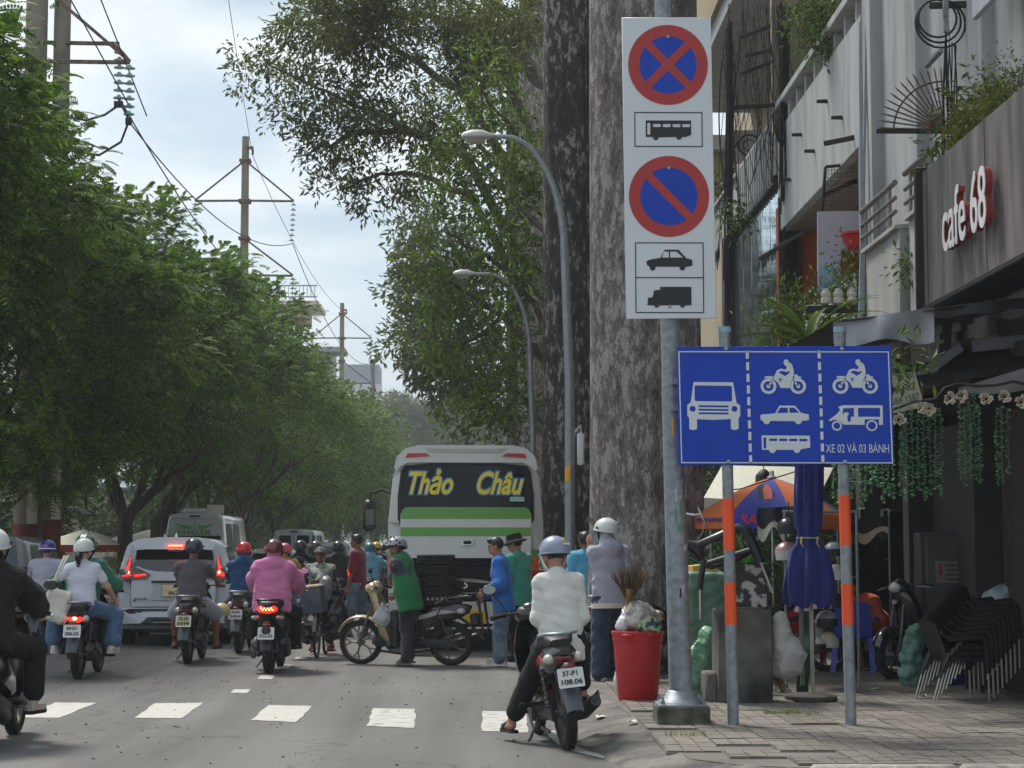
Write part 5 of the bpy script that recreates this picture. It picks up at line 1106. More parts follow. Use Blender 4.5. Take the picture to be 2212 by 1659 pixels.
 if not sc: b = MB(); b.loft([sring(yr - .06, R - .06, R + .05, .012, .016), sring(-.3, R - .05, R + .05, .016, .02), sring(0, R - .06, R + .03, .016, .02)]); o = P('chain_cover', b, M_dark); o.location = (-.1, 0, 0)
 b = MB()
 if sc: b.tube([(.05, .05, .2), (.12, -.2, .17), (.17, -.4, .22)], .02, 8); b.tube([(.17, -.34, .22), (.19, -.45, .25), (.2, -.78, .36), (.2, -.86, .385), (.2, -.9, .39)], [.03, .065, .07, .06, .03], 14)
 else: b.tube([(.05, .42, .27), (.08, .4, .18), (.11, .1, .14), (.14, -.25, .19)], .018, 8); b.tube([(.14, -.22, .185), (.15, -.36, .21), (.175, -.5, .25), (.185, -.9, .37), (.187, -.93, .378)], [.02, .03, .048, .05, .04], 14)
 ex = P('exhaust', b, M_exh); b = MB()
 e0 = Vector((.2, -.9, .39)) if sc else Vector((.187, -.93, .378)); b.tube([e0 - Vector((0, -.02, -.0)), e0 + Vector((0, -.025, .008))], .018, 10); b.build('tail_pipe', M_dark, ex)
 b = MB(); b.box((.245, -.62, .36), (.016, .34, .075), (radians(-16), 0, 0), bev=.007); b.build('heat_shield', M_met if not sc else M_dark, ex)
 for y_, z_, w_ in ((-.18, .33, .27),) if sc else ((-.18, .33, .27), (.16, .24, .29)): b = MB(); b.tube([(-w_, y_, z_), (-.18, y_, z_), (-.17, y_, z_), (.17, y_, z_), (.18, y_, z_), (w_, y_, z_)], [.022, .022, .013, .013, .022, .022], 8); P('footrest', b, M_black)
 b = MB(); b.tube([(-.09, .0, .22), (-.2, -.12, .06), (-.22, -.14, .045)], .012, 6); b.box((-.1, -.28, .13), (.03, .3, .03), bev=.008); P('side_stand', b, M_met)
 fr = thing('front_fork', None, None); del_ = [k for k in fr.keys()]; fr.parent = t; fr.rotation_euler = (0, 0, 0)
 bpy.data.objects.remove(fr); fr = t
 b = MB()
 for s in (-1, 1): b.tube([(s * .075, yf, R), (s * .075, yf - .1, R + .3)], .024, 10); b.tube([(s * .075, yf - .1, R + .3), (s * .07, yf - .17, .82)], .017, 8)
 P('front_fork', b, M_met)
 b = MB(); Rf = R + .045
 def ff(u, v): a = radians(20 + 120 * v); return ((u * 2 - 1) * .07 * (1 - .45 * abs(v - .5) ** 1.2), yf + Rf * cos(a), R + Rf * sin(a) + .025 * (1 - (2 * u - 1) ** 2))
 b.grid(ff, 6, 14); b.grid(lambda u, v: tuple(Vector(ff(u, v)) * 1.0 + Vector((0, 0, -.008))), 6, 14); P('front_mudguard', b, shield)
 b = MB(); rings = []
 W_ = [(.30, .30, .07), (.42, .33, .13), (.58, .37, .185), (.74, .41, .19), (.88, .455, .15), (.97, .49, .09)] if not sc else [(.28, .36, .1), (.42, .38, .18), (.6, .41, .21), (.78, .44, .2), (.92, .48, .16), (1.0, .5, .09)]
 for z, y, w in W_:
  u = [-1, -.8, -.5, -.2, 0, .2, .5, .8, 1]; rings.append([(w * q, y + .05 - .12 * abs(q) ** 1.6, z) for q in u] + [(w * q * .97, y + .02 - .12 * abs(q) ** 1.6, z) for q in u[::-1]])
 b.loft(rings); P('leg_shield', b, shield, smooth=60)
 b = MB(); b.tube([(0, yf - .12, .86), (0, .2, .6), (0, -.05, .5)], [.05, .055, .05], 10); P('frame_tube', b, M_dark)
 if sc: b = MB(); b.box((0, .2, .31), (.3, .42, .07), bev=.02); b.box((0, .12, .4), (.12, .3, .14), bev=.04); P('floorboard', b, M_dark)
 b = MB(); hc = (0, .44, 1.0); b.ell(hc, (.135, .11, .085), 16, 9); b.ell((0, .42, 1.05), (.08, .07, .05), 12, 7); hcw = P('handlebar_cover', b, shield)
 b = MB(); b.ell((0, .5, 1.0), (.088, .068, .06), 14, 8); b.build('headlight', M_clr, hcw)
 b = MB(); b.tube([(-.345, .315, 1.005), (-.2, .36, 1.02), (-.1, .42, 1.02), (.1, .42, 1.02), (.2, .36, 1.02), (.345, .315, 1.005)], .012, 8); hb = P('handlebar', b, M_dark)
 for s in (-1, 1):
  b = MB(); b.tube([(s * .22, .355, 1.018), (s * .35, .313, 1.004)], .019, 10); b.build('grip', M_black, hb)
  b = MB(); b.tube([(s * .2, .40, 1.01), (s * .27, .40, 1.0), (s * .37, .36, .985)], .007, 6); b.build('lever', M_galv, hb)
  if mirrors:
   b = MB(); b.tube([(s * .2, .37, 1.03), (s * .25, .4, 1.12), (s * .31, .40, 1.2)], .007, 6); b.ell((s * .33, .405, 1.235), (.062, .02, .042), 12, 7); mm = b.build('mirror', M_dark, t); b = MB(); b.prism(circ(0, 0, .054, 14, .035), .002, TR(s * .33, .384, 1.235) @ RX90); b.build('mirror_glass', M_mir, mm)
 if rack:
  b = MB()
  for s in (-1, 1):
   b.tube([(s * .17, -.2, .34), (s * .17, -.2, .90), (s * .17, -1.12, .95)], .011, 6); b.tube([(s * .17, -1.0, .94), (s * .17, -1.08, .42)], .018, 6); b.tube([(s * .17, -.62, .95), (s * .14, -.3, .4)], .008, 6)
  for k in range(6): b.tube([(-.17, -.25 - k * .16, .905 + k * .01), (.17, -.25 - k * .16, .905 + k * .01)], .009, 6)
  P('luggage_rack', b, M_steel);
 return t
def place(x, y, z=0.0, fwd=.61, rz=0.0):
 p = gnd(x, y, z); return (p.x - sin(rz) * fwd, p.y + cos(rz) * fwd, z)
def placeD(x, D, rz=0.0, fwd=.61, z=0.0): return ((x - 1050) * D / FD - sin(rz) * fwd, D + cos(rz) * fwd, z)
M_red = paintm('red_paint', (168, 26, 32)); M_bl = paintm('black_paint', (24, 24, 26)); M_gold = paintm('champagne_paint', (182, 160, 124), .3); M_gry = paintm('grey_paint', (92, 96, 100)); M_slv = paintm('silver_paint', (170, 172, 174))
BK = {}
R_ = radians
BK['fg'] = motorbike('red and black motorbike stopped at the crosswalk under the rider in the white shirt', place(1228, 1619, 0, .61, R_(9)), R_(9), body=M_bl, body2=M_red, shield=M_bl, pl=('37-P1', '108.06'), lean=R_(-6))
b = MB(); b.box((0, .16, .44), (.2, .3, .16), bev=.06); b.build('engine_cowl', M_red, BK['fg'])
BK['hood'] = motorbike('black motorbike cut by the left edge, under the rider in the black hoodie', place(-60, 1622, 0, .61, 0), 0, 'scooter', body=M_bl, pl=())
BK['girl'] = motorbike('black motorbike with lit tail lamp carrying the green rider and the girl in white', place(168, 1467, 0, .61, R_(1)), R_(1), body=M_bl, pl=('84-D1', '286.02'), lit=True)
BK['grey'] = motorbike('dark grey motorbike with a yellowed plate under the man in the grey tee shirt', place(405, 1434, 0, .61, 0), 0, body=mat('faded_black_paint', (44, 45, 48), .4), pl=('55-Z8', '0599'), plm=M_platey)
BK['blue'] = motorbike('dark motorbike under the rider with red helmet and blue jacket', place(516, 1411, 0, .61, R_(-1)), R_(-1), body=M_bl, pl=('54-F4', '2934'))
BK['pink'] = motorbike('big black scooter with bright red tail lamp under the rider in pink', place(581, 1454, 0, .62, R_(0)), R_(0), 'scooter', body=mat('satin_black_paint', (38, 37, 38), .4), pl=('77-L2', '322.52'), lit=True)
BK['lilac'] = motorbike('dark motorbike at the far left under the rider with the blue helmet', place(84, 1413, 0, .61, 0), 0, body=M_bl)
BK['tyre'] = motorbike('champagne and black motorbike standing across the lane with a rack for the tyres', (-.453 - .2 - .61 * sin(R_(77)) + .2, 24.4 + .61 * cos(R_(77)), 0), R_(77), body=M_bl, body2=M_slv, shield=M_gold, rack=True, rimm=mat('gunmetal_rim', (120, 112, 100), .45, .5))
for k, (x, D, lb, b_, l_) in enumerate(((613, 33, 'motorbike under the rider in the coral helmet, half hidden by pink', M_bl, 0), (647, 36, 'motorbike under the rider with the black backpack', M_bl, 0), (681, 42, 'motorbike under the rider in the shiny grey helmet', M_gry, 0), (729, 38, 'motorbike under the rider in the dark green helmet', M_bl, 0), (798, 38, 'motorbike with lit tail lamp under the rider in the light blue jacket', M_red, 1), (812, 43, 'motorbike under the rider in the yellow hard hat', M_bl, 1), (826, 47, 'motorbike under the rider in the dark blue helmet beside the bus', M_gry, 0))):
 BK['far%d' % k] = motorbike(lb, placeD(x, D), 0, body=b_, lit=bool(l_), mirrors=k < 4)
BK['green'] = motorbike('dark motorbike by the bus side carrying the rider in green with a white helmet', (1.32, 29.6, 0), R_(178), body=M_bl)
PZ = .1
BK['bin'] = motorbike('dark motorbike parked behind the man in the lilac jacket, rubbish around it', (1.92, 20.9, PZ), R_(-62), body=M_bl, group='motorbikes parked on the right pavement')
BK['redp'] = motorbike('glossy red motorbike parked behind the concrete block', (3.35, 21.4, PZ), R_(98), body=M_red, shield=M_red, group='motorbikes parked on the right pavement', lean=R_(4))
BK['blk'] = motorbike('glossy black scooter facing out with round headlamp, parked beside the stacked chairs', (4.92, 20.6, PZ), R_(130), 'scooter', body=M_bl, group='motorbikes parked on the right pavement', mirrors=False, lean=R_(4))
BK['left1'] = motorbike('motorbike with orange lamp parked under the trees, left of the silver car', (-9.9, 40.5, .12), R_(80), body=M_bl, shield=mat('orange_plastic', (206, 104, 36), .4), group='motorbikes parked under the left trees')
# ================================================================== cars, vans, bus
M_cwhite = paintm('pearl_white_car_paint', (186, 190, 194), .22); M_csil = paintm('silver_car_paint', (150, 154, 158), .25); M_cgrey = paintm('grey_car_paint', (112, 116, 120), .25)
M_cglass = mat('tinted_car_glass', (22, 25, 30), .06, spec=.9, var=.15)
M_trim = mat('black_car_trim', (26, 26, 28), .5)
def shell(t, L_, W_, zb, belt, top, m, rake=.28, nose=None, roofw=.84, name='body', crown=.03, capb=.06):
 """box-like car body: rear at y=0, front at y=L_; the glasshouse narrows upwards and the tail leans forward"""
 hw = W_ / 2; b = MB(); st = [(0, .9, .06), (.05, .97, .02), (.16, 1, 0), (L_ * .5, 1, 0), (L_ * .8, 1, 0), (L_ * .93, .96, .0), (L_, .84, .03)]
 rings = []
 for y, k, ins in st:
  nz = 1.0
  tp = top
  if nose and y > L_ * nose: tp = belt + .02
  elif nose and y > L_ * (nose - .22): tp = belt + (top - belt) * max(0.05, (nose - y / L_) / .22)
  half = [(hw * .86 * k, zb), (hw * .97 * k, zb + .1), (hw * k, zb + (belt - zb) * .55), (hw * .985 * k, belt), (hw * (.985 + (roofw - .985) * .8) * k, belt + (tp - belt) * .8), (hw * roofw * .98 * k, tp - capb), (hw * roofw * .86 * k, tp - .008), (hw * roofw * .4 * k, tp + crown)]
  ring = [(-x, z) for x, z in half[::-1]][::-1]
  pts = [(x, z) for x, z in half] + [(-x, z) for x, z in half[::-1]]
  rings.append([(x, y + (max(0, z - belt) * rake if y < L_ * .4 else 0) + ins * (1 if z < belt else .6), z) for x, z in pts])
 b.loft(rings); return b.build(name, m, t, smooth=50)
def rp(t, name, poly, m, yf, off=.012, d=.012, par=None, holes=None):
 """panel on the tail: polygon in (x,z), y from yf(x,z)"""
 b = MB();
 if holes: b.holed(poly, holes, d)
 else: b.prism(poly, d)
 vs = [(v[0], yf(v[0], v[1]) - off - v[2], v[1]) for v in b.v]; b.v = vs; return b.build(name, m, par or t, smooth=30)
def carwheel(t, x, y, R, w, name='wheel'):
 b = MB(); T = TR(x, y, R) @ RY90; b.lathe([(R * .55, -w / 2 + .02), (R * .6, -w / 2), (R * .93, -w / 2), (R, -w / 2 + .03), (R, w / 2 - .03), (R * .93, w / 2), (R * .6, w / 2), (R * .55, w / 2 - .02)], 30, T, False)
 for k in range(30): a = 2 * pi * k / 30; b.box((x, y + (R + .001) * cos(a), R + (R + .001) * sin(a)), (w * .8, .02, .012), Matrix.Rotation(a - pi / 2, 4, 'X'))
 wh = b.build(name, M_tyre, t); b = MB(); b.lathe([(R * .58, -w / 2 + .03), (R * .2, -w / 2 + .05), (.02, -w / 2 + .04)], 20, T); b.lathe([(R * .58, w / 2 - .03), (R * .2, w / 2 - .05), (.02, w / 2 - .04)], 20, T)
 for k in range(5): a = 2 * pi * k / 5; b.box((x + (w / 2 - .03), y + R * .35 * cos(a), R + R * .35 * sin(a)), (.03, R * .45, .06), Matrix.Rotation(a, 4, 'X'))
 b.build('rim', M_met, wh)
M_lampdark = mat('smoked_red_lens', (78, 12, 18), .12, spec=.8, var=.1)
# ---- silver people carrier
rzs = R_(5.5); t = thing('parked_car', 'silver white people carrier with lit red tail lamps in the queue', 'car', (-4.86, 29.0, 0), rzs); t.name = 'silver_car'
SU = t; belt, rk = 1.12, .42; yf = lambda x, z: max(0, z - belt) * rk + .07 * (abs(x) / .85) ** 4 + (.03 if z > 1.5 else 0)
shell(t, 4.45, 1.76, .3, belt, 1.66, M_cwhite, rk, .78, .83, crown=.035)
rp(t, 'tailgate', [(-.62, .62), (.62, .62), (.66, .75), (.64, 1.02), (.36, 1.12), (.6, 1.24), (-.6, 1.24), (-.36, 1.12), (-.64, 1.02), (-.66, .75)], M_cwhite, yf, .02, .02)
rp(t, 'rear_window', [(-.62, 1.235), (-.3, 1.17), (0, 1.155), (.3, 1.17), (.62, 1.235), (.585, 1.49), (.3, 1.515), (-.3, 1.515), (-.585, 1.49)], M_cglass, yf, .026, .012)
rp(t, 'roof_spoiler', [(-.6, 1.505), (.6, 1.505), (.64, 1.6), (.52, 1.67), (0, 1.70), (-.52, 1.67), (-.64, 1.6)], M_cwhite, yf, .07, .2)
rp(t, 'high_brake_lamp', rrect(-.1, 1.545, .16, 1.58, .012), M_lit, yf, .3, .012); rp(t, 'high_brake_led', rrect(-.08, 1.556, .14, 1.57, .005), M_litc, yf, .312, .004)
b = MB(); b.loft([[(x * w_, y, z) for x, y, z in ((-1, .36, 1.69), (1, .36, 1.69), (.3, .46, 1.69 + h_), (-.3, .46, 1.69 + h_))] for w_, h_ in ((.02, .07),)] + [[(-.02, .62, 1.69), (.02, .62, 1.69), (.005, .6, 1.70), (-.005, .6, 1.70)]]); b.build('fin_antenna', M_cwhite, t)
for s in (-1, 1):
 q = lambda P: [(s * x, z) for x, z in P]
 lm = rp(t, 'tail_lamp', q([(.35, 1.115), (.40, 1.05), (.6, 1.035), (.80, 1.045), (.83, 1.1), (.75, 1.22), (.69, 1.40), (.655, 1.40), (.645, 1.26), (.60, 1.19)]), M_lampdark, yf, .03, .03)
 rp(t, 'lit_bar', q([(.42, 1.105), (.6, 1.085), (.6, 1.105), (.44, 1.125)]), M_lit, yf, .062, .004, lm); rp(t, 'lit_blade', q([(.655, 1.1), (.8, 1.09), (.78, 1.14), (.70, 1.28), (.675, 1.39), (.665, 1.38), (.68, 1.25), (.70, 1.16)]), M_lit, yf, .062, .004, lm)
 rp(t, 'lit_core', q(circ(.7, 1.15, .022, 12)), M_litc, yf, .067, .004, lm)
 rp(t, 'bumper_reflector', q([(.56, .515), (.79, .505), (.8, .57), (.6, .58)]), M_lampdark, yf, .06, .02); rp(t, 'corner_seam', q([(.645, .62), (.652, .62), (.662, 1.02), (.655, 1.02)]), M_trim, yf, .042, .002)
rp(t, 'bumper', [(-.85, .36), (-.5, .36), (-.38, .46), (.38, .46), (.5, .36), (.85, .36), (.86, .6), (-.86, .6)], M_cwhite, yf, .04, .05)
rp(t, 'bumper_trim', [(-.82, .6), (-.8, .5), (-.56, .5), (-.45, .56), (.45, .56), (.56, .5), (.8, .5), (.82, .6)], M_trim, yf, .055, .012)
rp(t, 'lower_bumper', [(-.8, .28), (.8, .28), (.84, .37), (.5, .37), (.36, .48), (-.36, .48), (-.5, .37), (-.84, .37)], mat('grey_trim', (70, 72, 74), .5), yf, .03, .05); rp(t, 'skid_plate', rrect(-.3, .38, .3, .43, .01), M_trim, yf, .082, .01); rp(t, 'skid_strip', rrect(-.3, .375, .3, .388, .004), M_slv, yf, .094, .006)
rp(t, 'number_recess', [(-.36, .72), (.36, .72), (.3, 1.0), (-.3, 1.0)], M_cwhite, yf, .036, .004); rp(t, 'handle_bar', rrect(-.34, .985, .34, 1.02, .01), M_trim, yf, .044, .014)
p_ = plate(t, ('', '862'), (0, -.06, .87), R_(0), mat('plate_pale_yellow', (214, 200, 150), .5), .36, .19, size=.08)
text('Xpander', .06, M_ink, t, (-.5, -.05, .745), (pi / 2, 0, 0), .004, 'badge', width=.22, shear=.3); rp(t, 'badge_square', rect(-.61, .7, -.58, .73), M_ink, yf, .045, .003)
rp(t, 'window_sticker', rect(-.1, 1.47, .13, 1.51), M_plate, yf, .04, .002); text('XE HỢP ĐỒNG', .03, M_ink, t, (.015, .10, 1.49), (pi / 2, 0, 0), .001, width=.2)
for x in (-.76, .76):
 for y in (.85, 3.62): carwheel(t, x, y, .33, .2)
b = MB(); b.box((0, 2.2, .3), (1.4, 3.8, .16), bev=.03); b.box((.0, .3, .26), (1.0, .5, .1), bev=.03); b.build('underbody', M_trim, t)
for s in (-1, 1):
 for y0, y1 in ((.62, 1.35), (1.42, 2.3), (2.36, 3.1)):
  b = MB(); b.add([(s * .874, y0, 1.14), (s * .874, y1, 1.14), (s * .775, y1 - .04, 1.54), (s * .775, y0 + .12, 1.54), (s * .85, y0, 1.14), (s * .85, y1, 1.14), (s * .75, y1 - .04, 1.54), (s * .75, y0 + .12, 1.54)], [(0, 1, 2, 3), (4, 7, 6, 5), (0, 3, 7, 4), (1, 5, 6, 2), (3, 2, 6, 7), (0, 4, 5, 1)]); b.build('side_window', M_cglass, t)
 b = MB(); b.ell((s * .98, 3.0, 1.12), (.1, .06, .08), 12, 7); b.build('wing_mirror', M_cwhite, t)
# ---- generic tail for vans and cars further on
def simple_car(label, name, x, D, W_, L_, zb, belt, top, m, rz=0.0, rake=.3, roofw=.86, nose=None, kind='car', win=None, lit=False, cat='car', R=.32, glass=None):
 t = thing(name, label, cat, ((x - 1050) * D / FD, D, 0), rz); shell(t, L_, W_, zb, belt, top, m, rake, nose, roofw); hw = W_ / 2
 yf = lambda x_, z: max(0, z - belt) * rake + .06 * (abs(x_) / hw) ** 4
 wz0, wz1 = win or (belt + .03, top - .13); wk = hw * .8
 if kind == 'car': rp(t, 'rear_window', [(-wk, wz0), (wk, wz0), (wk * .9, wz1), (-wk * .9, wz1)], glass or M_cglass, yf, .012, .012)
 for s in (-1, 1):
  rp(t, 'tail_lamp', [(s * a, z) for a, z in ((hw * .76, belt - .3), (hw * .97, belt - .3), (hw * .97, belt + .12), (hw * .84, belt + .1))], M_lit if lit else M_lampdark, yf, .02, .02)
  for k in range(2):
   y0, y1 = .5 + k * (L_ * .27), .5 + (k + 1) * L_ * .27 - .1; rt_ = hw * (.985 + (roofw - .985) * .8)
   b = MB(); b.add([(s * (hw * .99 + .004), y0, belt + .04), (s * (hw * .99 + .004), y1, belt + .04), (s * (rt_ + .012), y1, belt + (top - belt) * .76), (s * (rt_ + .012), y0 + .1, belt + (top - belt) * .76)] + [(s * (hw * .95), y0, belt + .04), (s * (hw * .95), y1, belt + .04), (s * (rt_ - .03), y1, belt + (top - belt) * .76), (s * (rt_ - .03), y0 + .1, belt + (top - belt) * .76)], [(0, 1, 2, 3), (4, 7, 6, 5), (0, 3, 7, 4), (1, 5, 6, 2), (3, 2, 6, 7), (0, 4, 5, 1)]); b.build('side_window', M_cglass, t)
 rp(t, 'bumper', rrect(-hw * .95, zb - .02, hw * .95, zb + .26, .05), M_trim if kind == 'van' else m, yf, .03, .06)
 rp(t, 'licence_plate', rect(-.2, belt - .34, .2, belt - .2), M_plate, yf, .03, .01)
 for xx in (-hw + .12, hw - .12):
  for y in (L_ * .2, L_ * .8): carwheel(t, xx, y, R, .2)
 b = MB(); b.box((0, L_ * .5, zb), (W_ * .8, L_ * .85, .12), bev=.03); b.build('underbody', M_trim, t); return t, yf
t, yf = simple_car('white minivan with green winged lettering on its rear glass, behind the silver car', 'minivan', 423, 54, 1.86, 5.6, .45, 1.35, 2.5, M_cwhite, 0, .12, .84, None, 'van', cat='van')
rp(t, 'rear_window', [(-.8, 1.38), (.8, 1.38), (.745, 2.28), (.66, 2.36), (-.66, 2.36), (-.745, 2.28)], M_cglass, yf, .012, .012)
rp(t, 'frosted_band', [(-.765, 1.86), (.765, 1.86), (.735, 2.28), (.65, 2.35), (-.65, 2.35), (-.735, 2.28)], mat('frosted_film', (172, 180, 184), .4), yf, .026, .004)
rp(t, 'high_brake_lamp', rrect(-.16, 2.4, .16, 2.45, .02), M_lampdark, yf, .02, .02); M_grn = mat('green_vinyl', (80, 150, 58), .5)
for s in (-1, 1):
 for k in range(3): rp(t, 'wing_graphic', [(s * a, z) for a, z in ((.1, 2.1 + k * .03), (.62 - k * .1, 2.24 - k * .04), (.4 - k * .05, 2.12 - k * .03), (.12, 2.05 + k * .01))], M_grn, yf, .032, .002)
text('SƠN LÂM', .2, M_grn, t, (0, .02, 1.95), (pi / 2, 0, 0), .003, width=.95, offset=.006); rp(t, 'door_seam', rect(-.006, .75, .006, 2.36), M_trim, yf, .034, .002)
b = MB(); b.box((-.1, 1.0, 2.58), (.7, .9, .16), bev=.06); b.build('roof_vent', M_cwhite, t); b = MB(); b.box((.5, .7, 2.64), (.5, .03, .26)); b.build('roof_board', mat('white_red_board', (206, 196, 190), .6), t)
t, yf = simple_car('grey high-roof van with two square rear windows, right of the tree trunks', 'minivan', 637, 76, 1.94, 5.2, .45, 1.3, 2.22, M_cgrey if False else mat('matt_silver_paint', (142, 152, 160), .4, coat=.3), 0, .1, .84, None, 'van', cat='van')
for s in (-1, 1):
 q = lambda P: [(s * x, z) for x, z in P]; rp(t, 'rear_window', q(rrect(.12, 1.42, .62, 2.0, .07)), M_cglass, yf, .02, .012); rp(t, 'corner_window', q([(.74, 1.4), (.9, 1.4), (.86, 2.0), (.74, 2.0)]), M_cglass, yf, .01, .012); rp(t, 'door', q(rrect(.03, .7, .7, 2.08, .06)), M_slv, yf, .008, .01)
rp(t, 'high_brake_lamp', rrect(-.16, 2.12, .16, 2.18, .02), M_lampdark, yf, .02, .02)
simple_car('dark windowed pale estate car between the van and the bus', 'estate_car', 708, 64, 1.76, 4.6, .3, 1.05, 1.68, M_csil, 0, .35, .86, .76)
simple_car('cream saloon car mostly hidden behind the red and maroon helmets', 'saloon_car', 588, 60, 1.7, 4.4, .28, .98, 1.46, mat('cream_car_paint', (190, 184, 168), .3, coat=.5), 0, .9, .8, .74)
simple_car('grey car with red tail lamp at the far left behind the blue helmet', 'estate_car', -52, 29.5, 1.8, 4.5, .3, 1.12, 1.7, M_cgrey, R_(3), .4, .84, .76)
simple_car('white car with pale blue glass ahead of the yellow helmet', 'saloon_car', 806, 56, 1.7, 4.3, .28, 1.0, 1.5, M_cwhite, 0, .5, .84, .74, lit=True, glass=mat('pale_glass', (120, 150, 170), .1))
# ---- the coach
BX = thing('bus', 'white coach with two green bands and yellow blue script on the rear glass', 'bus', (-.30, 27.5, 0), R_(2)); t = BX
M_bw = paintm('white_coach_paint', (196, 196, 192), .3); M_bg = mat('green_band', (84, 150, 42), .35, coat=.4, var=.04); M_grill = mat('dark_engine_bay', (26, 26, 26), .7, var=.3)
hw = 1.16
def bring(y, k=1.0, dz=0.0):
 half = [(hw * .9, .42), (hw * .985, .5), (hw, 1.4), (hw * .985, 1.9), (hw * .93, 2.55), (hw * .88, 2.8), (hw * .78, 2.93), (hw * .4, 2.98 )]
 return [(x * k, y, z - dz * (z > 2.5)) for x, z in half] + [(-x * k, y, z - dz * (z > 2.5)) for x, z in half[::-1]]
b = MB(); b.loft([bring(.1), bring(.3), bring(4), bring(7.6), bring(8.0, .94, .08)], caps=False); bd_ = b.build('body', M_bw, t, smooth=50); b = MB(); b.prism([(p[0], p[2]) for p in bring(0)], .02, TR(0, 7.98, 0) @ RX90); b.build('front', M_cglass, t)
by = lambda x, z: .12 * max(0, (abs(x) - .975) / .185) ** 2 + max(0, z - 1.3) * .06
wino = [(-1.0, 1.96), (-.97, 1.9), (.97, 1.9), (1.0, 1.96), (1.0, 2.3), (.955, 2.66), (.9, 2.74), (.5, 2.775), (-.5, 2.775), (-.9, 2.74), (-.955, 2.66), (-1.0, 2.3)]
rp(t, 'rear_frame', [(-1.05, 1.38), (1.05, 1.38), (1.14, 1.4), (1.155, 1.9), (1.09, 2.55), (1.02, 2.8), (.9, 2.92), (.4, 2.98), (-.4, 2.98), (-.9, 2.92), (-1.02, 2.8), (-1.09, 2.55), (-1.155, 1.9), (-1.14, 1.4)], M_bw, by, .0, .07, holes=[wino[::-1]])
M_bglass = bpy.data.materials.new('coach_glass'); M_bglass.use_nodes = True; g = M_bglass.node_tree; gp = g.nodes['Principled BSDF']; gp.inputs['Base Color'].default_value = (.01, .012, .014, 1); gp.inputs['Roughness'].default_value = .04
tb = g.nodes.new('ShaderNodeBsdfTransparent'); tb.inputs[0].default_value = (.55, .6, .62, 1); mxs = g.nodes.new('ShaderNodeMixShader'); mxs.inputs[0].default_value = .5; g.links.new(gp.outputs[0], mxs.inputs[1]); g.links.new(tb.outputs[0], mxs.inputs[2]); g.links.new(mxs.outputs[0], g.nodes['Material Output'].inputs[0])
gl = rp(t, 'rear_window', wino, M_bglass, lambda x, z: by(x, z) - .01, .0, .008); rp(t, 'window_gasket', [(x * 1.012, 2.33 + (z - 2.33) * 1.02) for x, z in wino], M_trim, by, .072, .01, holes=[[(x * .985, 2.33 + (z - 2.33) * .97) for x, z in wino][::-1]])
b = MB(); b.box((0, 1.2, 1.65), (2.1, 2.0, .08)); b.box((0, 3.0, 2.0), (2.1, .06, 1.4)); b.build('interior', M_intd, t)
M_cover = mat('blue_quilted_cover', (120, 146, 172), .8, col2=(160, 182, 204), scale=26, thr=(.4, .6))
for x in (-.82, -.42, .42, .84):
 b = MB(); b.loft([[(x + .2 * k_ * cos(2 * pi * i / 16), .55 + .07 * k_ * sin(2 * pi * i / 16) + .1, z) for i in range(16)] for z, k_ in ((1.7, 1), (2.1, 1), (2.22, .96), (2.3, .8), (2.34, .45))]); b.build('seat_back', M_cover, t)
M_yel = mat('yellow_vinyl', (240, 218, 60), .4, var=.03); M_vb = mat('blue_vinyl', (40, 112, 178), .4, var=.03)
for s, x, w in (('Thảo', -.56, .66), ('Châu', .47, .7)):
 text(s, .46, M_vb, gl, (x, -.012, 2.47), (pi / 2 + R_(3), 0, 0), .001, 'script_outline', width=w * 1.05, shear=.35, offset=.034); text(s, .46, M_yel, gl, (x, -.016, 2.47), (pi / 2 + R_(3), 0, 0), .001, 'script_lettering', width=w, shear=.35, offset=.012)
b = MB(); b.box((.76, -.012, 2.25), (.21, .004, .065)); b.build('window_sticker', mat('pale_green_sticker', (190, 216, 198), .6), gl); text('XE HỢP ĐỒNG', .04, mat('green_ink', (20, 90, 60), .6), gl, (.76, -.016, 2.25), (pi / 2, 0, 0), .001, width=.18)
rp(t, 'roof_cap', [(-1.02, 2.66), (-.98, 2.72), (-.86, 2.79), (.86, 2.79), (.98, 2.72), (1.02, 2.66), (1.07, 2.7), (1.03, 2.88), (.9, 3.0), (.7, 3.05), (-.7, 3.05), (-.9, 3.0), (-1.03, 2.88), (-1.07, 2.7)], M_bw, by, .07, .06)
rp(t, 'cap_ledge', [(-.5, 2.94), (.5, 2.94), (.6, 3.0), (-.6, 3.0)], mat('shadow_white_paint', (176, 174, 168), .4), by, .126, .012)  # darker copy of the coach white, the ledge's shade is in the colour
for s in (-1, 1): rp(t, 'high_lamp', [(s * a, z) for a, z in ((.53, 2.885), (.9, 2.86), (.87, 2.925), (.6, 2.93))], mat('red_marker_lens', (176, 34, 34), .2), by, .13, .014)
lid = rp(t, 'engine_lid', [(-.96, 1.38), (.96, 1.38), (.97, 2.02), (.93, 2.1), (.88, 2.125), (-.88, 2.125), (-.93, 2.1), (-.97, 2.02)], M_bw, by, .07, .02)
rp(t, 'green_band', [(-.965, 1.955), (.965, 1.955), (.968, 2.03), (.93, 2.1), (.88, 2.122), (-.88, 2.122), (-.93, 2.1), (-.968, 2.03)], M_bg, by, .0905, .003, lid); rp(t, 'green_band', rect(-.965, 1.7, .963, 1.83), M_bg, by, .0905, .003, lid)
b = MB(); b.holed(rrect(-.085, 1.565, .085, 1.65, .02), [rrect(-.06, 1.583, .06, 1.633, .012)[::-1]], .016, TR(.02, -.09, 0) @ RX90); b.build('handle', M_chr, lid); b = MB(); b.prism(rrect(-.06, 1.583, .06, 1.633, .012), .004, TR(.02, -.092, 0) @ RX90); b.box((.02, -.1, 1.608), (.12, .01, .016)); b.build('handle_well', M_trim, lid)
